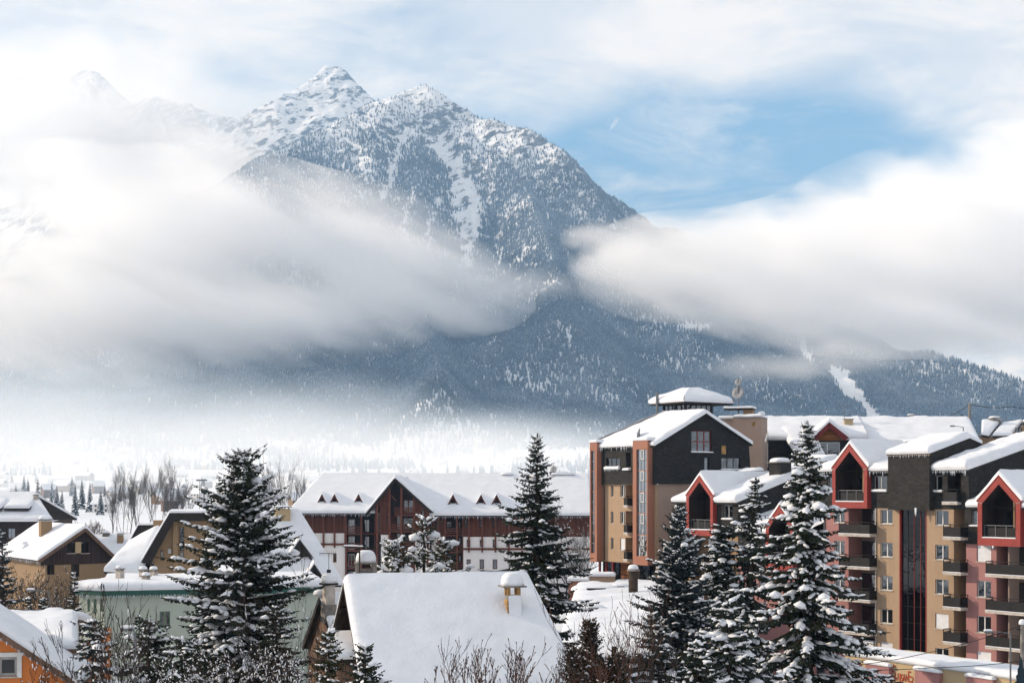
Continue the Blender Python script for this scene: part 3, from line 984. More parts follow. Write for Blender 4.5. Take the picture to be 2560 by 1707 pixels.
def snow_slab(parent, A, B, C, D, T, rnd=(1, 1, 1, 1), seed=0, step=0.4, rough=0.24, mat=None, name='snow', ripple=0.0):
    """soft slab of snow on the quad A,B (eave) C,D (ridge); rnd = rounded edges (eave AB, BC, ridge CD, DA)"""
    A, B, C, D = [Vector(p) for p in (A, B, C, D)]
    Lu = max((B - A).length, (C - D).length); Lv = max((D - A).length, (C - B).length)
    def ticks(L, r0, r1):
        n = max(3, min(70, int(L / step)))
        base = list(np.linspace(0, 1, n + 1))
        wd = T * 0.9
        ex = [0.02, 0.08, 0.2, 0.4, 0.7]
        if r0: base += [min(e * wd / L, 0.45) for e in ex]
        if r1: base += [1 - min(e * wd / L, 0.45) for e in ex]
        base = sorted(set(round(float(x), 5) for x in base))
        out = [base[0]]
        for x in base[1:]:
            if x - out[-1] > 1e-4: out.append(x)
        return np.array(out)
    tu = ticks(Lu, rnd[3], rnd[1]); tv = ticks(Lv, rnd[0], rnd[2])
    U, V = np.meshgrid(tu, tv)
    def lerp(P0, P1, t_): return np.array(P0)[None, None] * (1 - t_[..., None]) + np.array(P1)[None, None] * t_[..., None]
    base = lerp(A, B, U) * (1 - V[..., None]) + lerp(D, C, U) * V[..., None]
    wd = T * 0.9
    dist = np.full(U.shape, 9.0)
    lenu = (B - A).length * (1 - V) + (C - D).length * V
    if rnd[0]: dist = np.minimum(dist, V * Lv / wd)
    if rnd[2]: dist = np.minimum(dist, (1 - V) * Lv / wd)
    if rnd[3]: dist = np.minimum(dist, U * np.maximum(lenu, 0.3) / wd)
    if rnd[1]: dist = np.minimum(dist, (1 - U) * np.maximum(lenu, 0.3) / wd)
    dist = np.clip(dist, 0, 1)
    prof = (1 - (1 - dist) ** 2.4) ** (1 / 2.4)
    th = -parent_rz(parent)
    nx = base[..., 0] + seed * 7.31; ny = base[..., 1] - seed * 3.7
    und = 1 + rough * (fbm(nx / 2.6, ny / 2.6 + base[..., 2] / 2.6, seed, 3) * 1.6 + 0.5 * fbm(nx / 0.5, ny / 0.55 + base[..., 2] / 0.55, seed + 3, 2))
    h = T * prof * np.clip(und, 0.3, 2)
    if ripple:
        h = h + ripple * np.sin(V * Lv / 0.42 * 2 * np.pi) * prof
    P_ = base.copy(); P_[..., 2] += h
    # snow bulges a little over its eave
    if rnd[0]:
        nout = (np.array(A) - np.array(D)); nout[2] = 0; nout = nout / (np.linalg.norm(nout) + 1e-9)
        bul = np.exp(-((V * Lv) / (T * 0.9)) ** 2) * np.sin(np.clip(prof, 0, 1) * np.pi) * T * 0.28 * (1 + 0.8 * pnoise(nx / 0.8, ny / 0.8, seed))
        P_[..., 0] += nout[0] * bul; P_[..., 1] += nout[1] * bul
    me = grid_mesh(name, P_[..., 0], P_[..., 1], P_[..., 2])
    o = link(name, me, mat or SNOW, parent, smooth=True)
    return o
def parent_rz(p):
    return 0.0

def roof(parent, A, B, C, D, T, deck=0.16, dmat=None, rnd=(1, 1, 1, 1), seed=0, step=0.4, rough=0.18, name='roof', ripple=0.0):
    """one roof slope: a deck plate carrying its snow"""
    mb = MB().slab([A, B, C, D], deck)
    d = mb.build(name, dmat or DTIMBER, parent)
    up = Vector((0, 0, 0.006))
    snow_slab(d, Vector(A) + up, Vector(B) + up, Vector(C) + up, Vector(D) + up, T, rnd, seed, step, rough, ripple=ripple)
    return d

def gable_v(parent, u0, u1, v0, v1, we, wr, T, deck=0.16, dmat=None, seed=0, um=None, we2=None, back=True, step=0.4, rough=0.18, front=True):
    """roof with its ridge running along v (gable towards the viewer)"""
    um = (u0 + u1) / 2 if um is None else um
    we2 = we if we2 is None else we2
    a = roof(parent, (u0, v1, we), (u0, v0, we), (um, v0, wr), (um, v1, wr), T, deck, dmat, (1, front, 0, back), seed, step, rough)
    b = roof(parent, (u1, v0, we2), (u1, v1, we2), (um, v1, wr), (um, v0, wr), T, deck, dmat, (1, back, 0, front), seed + 1, step, rough)
    return a, b
def gable_u(parent, u0, u1, v0, v1, we, wr, T, deck=0.16, dmat=None, seed=0, vm=None, step=0.4, rough=0.18, ripple=0.0, left=True, right=True):
    """roof with its ridge running along u (slope towards the viewer)"""
    vm = (v0 + v1) / 2 if vm is None else vm
    a = roof(parent, (u0, v0, we), (u1, v0, we), (u1, vm, wr), (u0, vm, wr), T, deck, dmat, (1, right, 0, left), seed, step, rough, ripple=ripple)
    b = roof(parent, (u1, v1, we), (u0, v1, we), (u0, vm, wr), (u1, vm, wr), T, deck, dmat, (1, left, 0, right), seed + 1, step, rough)
    return a, b

def chimney(parent, u, v, w0, w1, a, b, mat, cap=True, snow=0.25, pots=True, capmat=None, name='chimney'):
    """brick or rendered stack with vent slots, cap plate and a pillow of snow"""
    ch = box(name, mat, parent, u - a / 2, u + a / 2, v - b / 2, v + b / 2, w0, w1)
    zc = w1
    if pots:
        p = MB(); k = 4
        for i in range(k):
            for j in range(2):
                uu = u - a * 0.42 + a * 0.84 * i / (k - 1); vv_ = v + (b * 0.40 if j else -b * 0.40)
                p.box(uu - 0.035, uu + 0.035, vv_ - 0.035, vv_ + 0.035, w1, w1 + 0.16)
        p.build('vent_block', mat, ch)
        zc = w1 + 0.16
    if cap:
        box('cap', capmat or STONE, ch, u - a * 0.62, u + a * 0.62, v - b * 0.66, v + b * 0.66, zc, zc + 0.07)
        zc += 0.07
    if snow:
        MB().dome((u, v, zc), a * 0.60, b * 0.64, snow, 14, 6).build('snow', SNOW, ch, smooth=True)
    return ch

def dish(parent, p, r, face, mast=0.0, mat=None, name='satellite_dish', label=None, top=True):
    """shallow bowl on an arm"""
    n = 16
    f = Vector(face).normalized(); a = f.cross(Vector((0, 0, 1))).normalized(); b = a.cross(f)
    c = Vector(p); vs_ = [c - f * r * 0.22]
    for j, k in ((0.5, 0.75), (1.0, 0.0)):
        for i in range(n):
            th = 2 * math.pi * i / n
            vs_.append(c + (a * math.cos(th) + b * math.sin(th)) * r * j - f * r * 0.22 * k)
    fs = [(0, 1 + i, 1 + (i + 1) % n) for i in range(n)] + [(1 + i, 1 + n + i, 1 + n + (i + 1) % n, 1 + (i + 1) % n) for i in range(n)]
    mb = MB().add(vs_, fs)
    o = mb.build(name, mat or DISH, parent, smooth=True)
    md = o.modifiers.new('thick', 'SOLIDIFY'); md.thickness = 0.02
    ar = MB().beam(c - f * r * 0.2, c + f * r * 0.8 - b * r * 0.3, 0.03)
    if mast: ar.beam(c - f * r * 0.25, c - f * r * 0.25 - Vector((0, 0, mast)), 0.05)
    ar.build('arm', GREYM, o)
    return o

def antenna(label, x, y, z0, h, kind=0):
    """roof aerial: mast with a boom of short rods"""
    t_ = thing('antenna', label, 'antenna', (x, y, z0))
    MB().tube([(0, 0, 0), (0, 0, h)], 0.03, 6).build('mast', GREYM, t_)
    b = MB()
    if kind == 0:
        b.beam((-0.9, 0, h * 0.96), (0.7, 0, h * 0.96), 0.04)
        for i in range(9):
            q = -0.85 + i * 0.19
            b.beam((q, -0.3, h * 0.96), (q, 0.3, h * 0.96), 0.025); b.beam((q, 0, h * .96 - 0.16), (q, 0, h * .96 + 0.16), 0.025)
    else:
        b.beam((-1.1, 0, h * 0.98), (0.05, 0, h * 0.96), 0.05)
        b.beam((-0.9, -0.2, h * 0.98), (-0.9, 0.2, h * 0.98), 0.03); b.beam((-0.5, -0.2, h * 0.975), (-0.5, 0.2, h * 0.975), 0.03)
    b.build('boom', GREYM, t_)
    return t_

# ---- instanced little shapes joined into one mesh (needles, snow pads, twigs)
def inst_mesh(name, tv, tf, mats):
    """template verts/faces placed by an (N,3,4) array of affine matrices"""
    mats = np.asarray(mats, float); tv = np.asarray(tv, float); tf = np.asarray(tf, np.int64)
    n = len(mats)
    co = np.einsum('nij,kj->nki', mats[:, :, :3], tv) + mats[:, None, :, 3]
    fc = (np.arange(n)[:, None, None] * len(tv) + tf[None]).reshape(-1, tf.shape[1])
    me = bpy.data.meshes.new(name)
    me.vertices.add(n * len(tv)); me.vertices.foreach_set('co', co.ravel())
    me.loops.add(fc.size); me.loops.foreach_set('vertex_index', fc.ravel().astype(np.int32))
    me.polygons.add(len(fc)); me.polygons.foreach_set('loop_start', (np.arange(len(fc)) * tf.shape[1]).astype(np.int32))
    me.update()
    return me
def basis(fwd, up=(0, 0, 1)):
    fwd = np.asarray(fwd, float); fwd = fwd / (np.linalg.norm(fwd) + 1e-9)
    up = np.asarray(up, float)
    s = np.cross(up, fwd); ns = np.linalg.norm(s)
    if ns < 1e-4: s = np.array([1.0, 0, 0])
    else: s = s / ns
    return fwd, s, np.cross(fwd, s)
def affine(c, fwd, L, wd, ht, up=(0, 0, 1)):
    f, s, u = basis(fwd, up)
    m = np.zeros((3, 4)); m[:, 0] = f * L; m[:, 1] = s * wd; m[:, 2] = u * ht; m[:, 3] = c
    return m
# needle spray: x along the twig 0..1; ragged flat fan, two crossed blades
TW_V = [(0, 0, 0), (0.28, 0.5, -0.10), (0.45, 0.16, 0.05), (0.66, 0.42, -0.12), (0.78, 0.12, 0.0), (1.0, 0.0, -0.05),
        (0.80, -0.14, 0.0), (0.62, -0.45, -0.12), (0.42, -0.16, 0.05), (0.25, -0.5, -0.10), (0.35, 0.0, -0.75), (0.7, 0.0, -0.6), (0.5, 0.0, 0.18)]
TW_F = [(0, 1, 2), (2, 3, 4), (0, 2, 12), (2, 4, 12), (4, 5, 12), (5, 6, 12), (6, 8, 12), (8, 0, 12), (6, 7, 8), (8, 9, 0), (0, 10, 2), (8, 11, 4), (4, 11, 5)]
def blob_template():
    bm = bmesh.new(); bmesh.ops.create_icosphere(bm, subdivisions=1, radius=1.0)
    v = np.array([tuple(q.co) for q in bm.verts]); f = np.array([[q.index for q in fc.verts] for fc in bm.faces]); bm.free()
    v[:, 2] = np.where(v[:, 2] < 0, v[:, 2] * 0.45, v[:, 2])
    return v, f
BL_V, BL_F = blob_template()
PR_V = [(0, math.cos(a), math.sin(a)) for a in (0.5, 2.6, 4.7)] + [(1, 0.62 * math.cos(a), 0.62 * math.sin(a)) for a in (0.5, 2.6, 4.7)]
PR_F = [(0, 1, 4), (0, 4, 3), (1, 2, 5), (1, 5, 4), (2, 0, 3), (2, 3, 5)]

def needle_mat(name, dark, light):
    m, t, b = new_mat(name)
    g = t.n('ShaderNodeNewGeometry')
    n = t.noise(g.outputs['Position'], 1.6, 3, 0.6)
    c = t.mix(t.sstep(n, 0.3, 0.7), dark, light)
    c = t.mix(t.math('MULTIPLY', g.outputs['Random Per Island'], 0.5), c, tuple(v * 0.55 for v in dark))
    m.node_tree.links.new(c, b.inputs['Base Color'])
    b.inputs['Roughness'].default_value = 0.7
    b.inputs['Specular IOR Level'].default_value = 0.2
    return m
NEED = needle_mat('spruce_needles', (0.010, 0.016, 0.012), (0.030, 0.042, 0.022))
NEEDB = needle_mat('blue_spruce_needles', (0.010, 0.018, 0.020), (0.028, 0.046, 0.048))
NEEDY = needle_mat('pine_needles', (0.018, 0.024, 0.012), (0.055, 0.060, 0.025))
NEEDR = needle_mat('rusty_cypress_leaves', (0.020, 0.015, 0.009), (0.055, 0.034, 0.016))

def conifer(name, label, px, pyt, D, zb, rad, seed, dens=1.0, snow=1.0, mat=None, droop=0.25, up=0.45, t0=0.06, power=0.8, whorl=0.42, nb=6, tw=1.0, group=None, lean=0.0, tipsnow=True, big=1.0, gaps=0.12, snowsz=1.0, lob=.22, hang=1.0):
    """spruce-like tree: trunk, whorls of drooping branches with needle sprays, pads of snow lying along them"""
    rs = np.random.RandomState(seed)
    top = P(px, pyt, D); H_ = top.z - zb
    th = thing(name, label, 'tree', (top.x, D, zb), 0, group)
    MB().tube([(0, 0, -0.3), (0.02 * lean, 0, H_ * 0.5), (lean * 0.1, 0, H_ * 0.985)], [0.02 * H_ + 0.03, 0.012 * H_ + 0.02, 0.012], 8).build('trunk', BARK, th, smooth=True)
    twg, prs, blb = [], [], []
    z = H_ * t0
    lean_f = lambda zz: lean * 0.1 * max(0, zz / H_ - 0.5) * 2
    k = 0
    ph = rs.uniform(0, 6.28, 4)
    while z < H_ * 0.985:
        t = z / H_
        env0 = rad * ((1 - t) ** power) * (1.0 if t > 0.2 else 0.82 + 0.9 * t)
        n = nb if t < 0.8 else max(3, nb - 2)
        a0 = rs.uniform(0, 6.28)
        for i in range(n):
            if rs.uniform() < gaps and t < 0.9: continue
            zb_ = z + rs.uniform(-.55, .55) * whorl * (1.2 - t)
            az = a0 + 2 * math.pi * i / n + rs.normal() * 0.35
            lobe = 1 + lob * (math.sin(2 * az + ph[0] + 7 * t) * .5 + math.sin(3 * az - ph[1] + 13 * t) * .5)
            L = max(0.14, env0 * lobe * rs.uniform(0.50, 1.15) + 0.08)
            el = (-0.18 + up * t ** 1.4) + rs.normal() * 0.12
            dr = droop * (1.1 - t) * rs.uniform(0.6, 1.5)
            dv = np.array([math.cos(az), math.sin(az), 0.0]); sv = np.array([-dv[1], dv[0], 0.0])
            m = max(3, int(L / (0.24 / dens) * tw))
            def pos(s):
                return np.array([lean_f(zb_), 0, zb_]) + dv * L * s + np.array([0, 0, L * (el * s - dr * s * s + 0.75 * dr * s ** 4)])
            prev = pos(0.0)
            for q in range(1, 5):
                cur = pos(q / 4.0)
                prs.append(affine(prev, cur - prev, np.linalg.norm(cur - prev), 0.028 * (1.2 - q / 5) * (0.5 + L / 3), 0.028 * (1.2 - q / 5) * (0.5 + L / 3)))
                prev = cur
            load = snow * rs.choice([0.1, 0.45, 0.8, 1.15], p=[.22, .3, .3, .18])
            sidelen = np.clip(0.40 * L, 0.14, 0.72)
            for j in range(m):
                s = (j + rs.uniform(0.2, 0.9)) / m
                p0 = pos(s); p1 = pos(min(1, s + 0.03)); ax = (p1 - p0) / (np.linalg.norm(p1 - p0) + 1e-9)
                sl = sidelen * (1.05 - s) ** 0.7 * (0.45 + 0.55 * min(1, s * 4)) * rs.uniform(0.65, 1.3) + 0.10
                for sd in (-1, 1):
                    d_ = ax * rs.uniform(0.45, 1.0) + sv * sd * rs.uniform(.7, 1.1) + np.array([0, 0, -0.22 - 0.35 * rs.uniform() * (1.2 - t)])
                    d_ /= np.linalg.norm(d_)
                    twg.append(affine(p0, d_, sl, sl * 0.34 + 0.03, sl * 0.30 + 0.06))
                    if rs.uniform() < 0.42 * load:
                        c = p0 + d_ * sl * rs.uniform(0.3, 0.65) + np.array([0, 0, 0.03])
                        blb.append(affine(c, d_ + rs.normal(size=3) * 0.12, sl * rs.uniform(0.24, 0.45) * snowsz, sl * rs.uniform(0.10, 0.20) * snowsz + 0.02, rs.uniform(0.03, 0.07) * snowsz * (0.6 + 0.5 * big)))
                # dark sprays hanging under the bough
                if rs.uniform() < .85:
                    d_ = np.array([rs.normal() * .3, rs.normal() * .3, -1.0]) + ax * .35
                    hl = (.10 + .26 * min(1.2, L) * (1.15 - s)) * rs.uniform(.6, 1.3) * hang
                    twg.append(affine(p0, d_, hl, hl * .42 + .03, hl * .3 + .03, up=tuple(dv)))
                if rs.uniform() < 0.72 * load and s > 0.15:
                    wd = (0.05 + 0.13 * min(1, sl)) * rs.uniform(0.6, 1.5) * snowsz
                    blb.append(affine(p0 + np.array([0, 0, 0.03 + wd * 0.10]), ax + rs.normal(size=3) * 0.10, wd * rs.uniform(1.0, 2.0), wd, wd * rs.uniform(0.38, 0.66) * big))
            twg.append(affine(pos(0.93), pos(1.0) - pos(0.9), 0.20 + 0.10 * L, 0.10, 0.08))
            if rs.uniform() < 0.28 * load and L > 0.8:
                wd = rs.uniform(0.12, 0.24) * snowsz
                s = rs.uniform(0.45, 0.95)
                blb.append(affine(pos(s) + np.array([0, 0, 0.06]), dv, wd * 1.6, wd * 1.15, wd * 0.8 * big))
        z += whorl * (0.55 + 0.75 * (1 - t)) / dens * rs.uniform(0.75, 1.2)
        k += 1
    for i in range(6):
        d_ = np.array([rs.normal() * 0.2, rs.normal() * 0.2, 1.0])
        twg.append(affine((lean * 0.1, 0, H_ * 0.955), d_, H_ * 0.045, 0.06, 0.06, up=(1, 0, 0)))
    if tipsnow:
        blb.append(affine((lean * 0.1, 0, H_ * 0.97), (0, 0.1, 1), 0.22, 0.09, 0.09, up=(1, 0, 0)))
    cr = link('crown', inst_mesh('crown', TW_V, TW_F, twg), mat or NEED, th)
    link('branches', inst_mesh('branches', PR_V, PR_F, prs), BARK, cr)
    if blb:
        bm_ = np.array(blb)
        me = inst_mesh('snow', BL_V, BL_F, bm_)
        nn = len(me.vertices); co = np.zeros(nn * 3); me.vertices.foreach_get('co', co); co = co.reshape(-1, 3)
        co += 0.035 * np.stack([pnoise(co[:, 0] * 5, co[:, 1] * 5, co[:, 2] * 5), pnoise(co[:, 0] * 5 + 9, co[:, 1] * 5, co[:, 2] * 5), pnoise(co[:, 0] * 5, co[:, 1] * 5 + 9, co[:, 2] * 5)], -1)
        me.vertices.foreach_set('co', co.ravel()); me.update()
        link('snow', me, SNOWT, cr, smooth=True)
    return th

def bare_plant(name, label, cat, x, y, zb, h, seed, stems=5, spread=0.5, levels=3, r0=0.03, col=None, snow=0.0, buds=0.0, upright=0.6, group=None, kids=(3, 5), trunk=0.0, taper=0.62, rmin=0.006):
    """leafless shrub or tree: stems forking into fine twigs"""
    rs = np.random.RandomState(seed)
    th = thing(name, label, cat, (x, y, zb), 0, group)
    prs, blb, bud = [], [], []
    def grow(p, d, L, r, lev):
        nseg = 4 if lev < 2 else 3
        q = p.copy(); dd = d.copy()
        nodes = [q.copy()]
        for i in range(nseg):
            dd = dd + rs.normal(size=3) * 0.10 + np.array([0, 0, 0.05 * upright])
            dd /= np.linalg.norm(dd)
            step = L / nseg
            r1 = r * (1 - 0.55 * i / nseg)
            prs.append(affine(q, dd, step * 1.02, max(r1, rmin), max(r1, rmin), up=(0.3, 0.2, 1)))
            if snow and rs.uniform() < snow and lev > 0:
                blb.append(affine(q + dd * step * 0.5 + np.array([0, 0, r1 + 0.008]), dd, step * 0.42, r1 + 0.018, 0.02 + r1 * 0.7))
            q = q + dd * step
            nodes.append(q.copy())
        if lev >= levels:
            if buds and rs.uniform() < buds:
                bud.append(affine(q, dd, 0.045, 0.018, 0.018))
            return
        nk = rs.randint(kids[0], kids[1] + 1)
        for i in range(nk):
            s = rs.uniform(0.25, 1.0) if i else 1.0
            f = s * nseg; a = int(min(f, nseg - 1)); fr = f - a
            pp = nodes[a] * (1 - fr) + nodes[a + 1] * fr
            az = rs.uniform(0, 6.28); e = rs.uniform(0.35, 0.85) * spread * 1.6
            side = np.array([math.cos(az), math.sin(az), rs.uniform(-0.1, 0.5)])
            nd = dd * math.cos(e) + side * math.sin(e) + np.array([0, 0, 0.18 * upright]); nd /= np.linalg.norm(nd)
            grow(pp, nd, L * rs.uniform(0.45, 0.75) * (1.15 - 0.35 * s), r * taper * (1.1 - 0.4 * s), lev + 1)
    for i in range(stems):
        az = rs.uniform(0, 6.28); e = spread * rs.uniform(0.1, 0.9)
        d = np.array([math.cos(az) * math.sin(e), math.sin(az) * math.sin(e), math.cos(e)])
        off = np.array([rs.normal(), rs.normal(), 0]) * (0.06 * h if stems > 1 else 0)
        grow(off, d, h * rs.uniform(0.42, 0.6), r0 * rs.uniform(0.7, 1.1), 0)
    link('branches', inst_mesh('branches', PR_V, PR_F, prs), col or BARK, th)
    if blb: link('snow', inst_mesh('snow', BL_V, BL_F, blb), SNOWT, th, smooth=True)
    if bud: link('buds', inst_mesh('buds', BL_V, BL_F, bud), NEEDR, th)['kind'] = 'stuff'
    return th
def _vw(s, px, py, u):
    """point of the photograph on the cross wall u = const -> (v, w)"""
    d = Vector(((px - 1280) / F, 1, (HY - py) / F)); c = Vector((0, 0, CZ))
    k = (u - (c - s.o).dot(s.u)) / d.dot(s.u)
    q = c + d * k - s.o
    return q.dot(s.vv), q.z
Frame.vw = _vw
Frame.loc = lambda s, u, v, w_=0.0: s.o + s.u * u + s.vv * v + Vector((0, 0, w_))

def icicles(parent, p, q, n, seed=0, lmax=.45, lmin=.08):
    """ragged fringe of icicles hanging from an eave"""
    rs = random.Random(seed)
    p, q = Vector(p), Vector(q)
    mb = MB()
    for i in range(n):
        t_ = min(1, max(0, (i + rs.uniform(-.4, .4)) / max(1, n - 1)))
        c = p.lerp(q, t_)
        L = lmin + (lmax - lmin) * rs.random() ** 2.5
        r = .018 + .03 * L / lmax
        mb.tube([c + Vector((0, 0, .04)), c - Vector((0, 0, L * .5)), c - Vector((0, 0, L))], [r, r * .55, .003], 5)
    return mb.build('icicles', ICE, parent, smooth=True, kind='stuff')
ICE = paint('ice', (0.62, 0.68, 0.74), .25, .1)
def downpipe(parent, pts, mat=None, r=.055):
    return MB().tube(pts, r, 8).build('downpipe', mat or GREYM, parent, smooth=True)
# ================================================================ APARTMENT TERRACE (right)
def red_gable(par, u0, u1, wb, ws, wa, mem=0.36, v0=-0.55, depth=1.7, back=6.5, T=0.42, seed=0, rail=True):
    """steep red framed loggia: five-sided red surround, dark boarded recess, railing, snowy saddle roof running back"""
    um = (u0 + u1) / 2
    k = (wa - ws) / (um - u0)
    m2 = mem * math.sqrt(1 + k * k)
    outer = [(u0, wb), (u1, wb), (u1, ws), (um, wa), (u0, ws)]
    wsi = ws + k * mem - m2
    inner = [(u0 + mem, wb + mem * 1.5), (u1 - mem, wb + mem * 1.5), (u1 - mem, wsi), (um, wa - m2), (u0 + mem, wsi)]
    g = MB()
    for i in range(5):                                        # ring of five bars with mitred ends
        j = (i + 1) % 5
        a, b, c, d = outer[i], outer[j], inner[j], inner[i]
        g.hexa([(a[0], v0, a[1]), (b[0], v0, b[1]), (c[0], v0, c[1]), (d[0], v0, d[1])], [(a[0], -0.004, a[1]), (b[0], -0.004, b[1]), (c[0], -0.004, c[1]), (d[0], -0.004, d[1])])
    fr = g.build('gable_frame', RED, par)
    for (a, b) in ((outer[4], inner[4]), (outer[2], inner[2])):       # flashing joints
        MB().beam((a[0], v0 - 0.006, a[1] - 0.02), (b[0], v0 - 0.006, b[1] - 0.02), 0.03).build('joint', GREYP, fr)
    r = MB()
    e = 0.012
    pi = [(inner[0][0] + e, inner[0][1] + e), (inner[1][0] - e, inner[1][1] + e), (inner[2][0] - e, inner[2][1]), (um, inner[3][1] - e * 2), (inner[4][0] + e, inner[4][1])]
    n = 5
    r.add([(a, v0 + 0.05, b) for a, b in pi] + [(a, depth, b) for a, b in pi], [(i, (i + 1) % n, (i + 1) % n + n, i + n) for i in range(n)] + [tuple(range(n, 2 * n))])
    r.build('recess', WOODD, par)
    dw = MB(); uw = u1 - u0
    dw.box(um - uw * 0.22, um + uw * 0.16, depth - 0.05, depth - 0.01, inner[0][1] + 0.05, inner[0][1] + 2.1)
    dr = dw.build('door', DTIMBER, par)
    for sg in (-0.215, -0.02):
        box('pane', GLASS, dr, um + uw * sg + 0.06, um + uw * (sg + 0.17), depth - 0.07, depth - 0.055, inner[0][1] + 0.2, inner[0][1] + 2.0)
    box('partition', TAN, par, um + uw * 0.20, um + uw * 0.23, 0.25, depth - 0.02, inner[0][1] + 0.02, inner[2][1] + 0.3)
    if rail:
        rl = MB()
        zb = inner[0][1]
        rl.beam((inner[0][0], v0 + 0.30, zb + 0.98), (inner[1][0], v0 + 0.30, zb + 0.98), 0.06)
        for i in range(4):
            q = inner[0][0] + 0.05 + (inner[1][0] - inner[0][0] - 0.1) * i / 3
            rl.beam((q, v0 + 0.30, zb), (q, v0 + 0.30, zb + 0.96), 0.05)
        ro = rl.build('railing', GREYM, par)
        box('panel', BLACK, ro, inner[0][0] + 0.03, inner[1][0] - 0.03, v0 + 0.31, v0 + 0.335, zb + 0.06, zb + 0.82)
        snow_slab(ro, (inner[0][0], v0 - 0.01, zb + 0.004), (inner[1][0], v0 - 0.01, zb + 0.004), (inner[1][0], v0 + 0.28, zb + 0.004), (inner[0][0], v0 + 0.28, zb + 0.004), 0.10, seed=seed, step=0.15)
    # saddle roof running back, cheeks below it
    MB().prism_v([(u0 + 0.02, ws - 0.6), (u1 - 0.02, ws - 0.6), (u1 - 0.02, ws - 0.03), (um, wa - 0.05), (u0 + 0.02, ws - 0.03)], depth + 0.02, back).build('gable_body', SLATE, par)
    ov = 0.10
    wl = ws - k * ov
    gable_v(par, u0 - ov, u1 + ov, v0 - 0.02, back, wl + 0.16, wa + 0.16, T, 0.10, RED, seed, back=False, step=0.3)
    return fr

def balcony(par, u0, u1, w0, proj=0.95, v=0.0, seed=0, bars=False):
    """pale slab with dark railing panels on three sides and a line of snow"""
    b = box('balcony', CONC, par, u0, u1, v - proj, v + 0.02, w0 - 0.20, w0)
    r = MB()
    vf = v - proj + 0.05
    for (p, q) in (((u0 + 0.05, vf), (u1 - 0.05, vf)), ((u0 + 0.05, vf), (u0 + 0.05, v)), ((u1 - 0.05, vf), (u1 - 0.05, v))):
        r.beam((p[0], p[1], w0 + 1.02), (q[0], q[1], w0 + 1.02), 0.05)
        r.beam((p[0], p[1], w0 + 0.80), (q[0], q[1], w0 + 0.80), 0.035)
        n = max(1, int(math.hypot(q[0] - p[0], q[1] - p[1]) / 0.9))
        for i in range(n + 1):
            x = p[0] + (q[0] - p[0]) * i / n; y = p[1] + (q[1] - p[1]) * i / n
            r.beam((x, y, w0), (x, y, w0 + 1.0), 0.045)
    ro = r.build('railing', BLACK, b)
    box('panel', BLACK, ro, u0 + 0.09, u1 - 0.09, vf - 0.012, vf + 0.012, w0 + 0.08, w0 + 0.78)
    for uu in (u0 + 0.05, u1 - 0.05):
        box('panel', BLACK, ro, uu - 0.012, uu + 0.012, vf + 0.04, v - 0.03, w0 + 0.08, w0 + 0.78)
    snow_slab(b, (u0, v - proj - 0.03, w0 + 0.003), (u1, v - proj - 0.03, w0 + 0.003), (u1, v - proj + 0.22, w0 + 0.003), (u0, v - proj + 0.22, w0 + 0.003), 0.055, seed=seed, step=0.2)
    return b

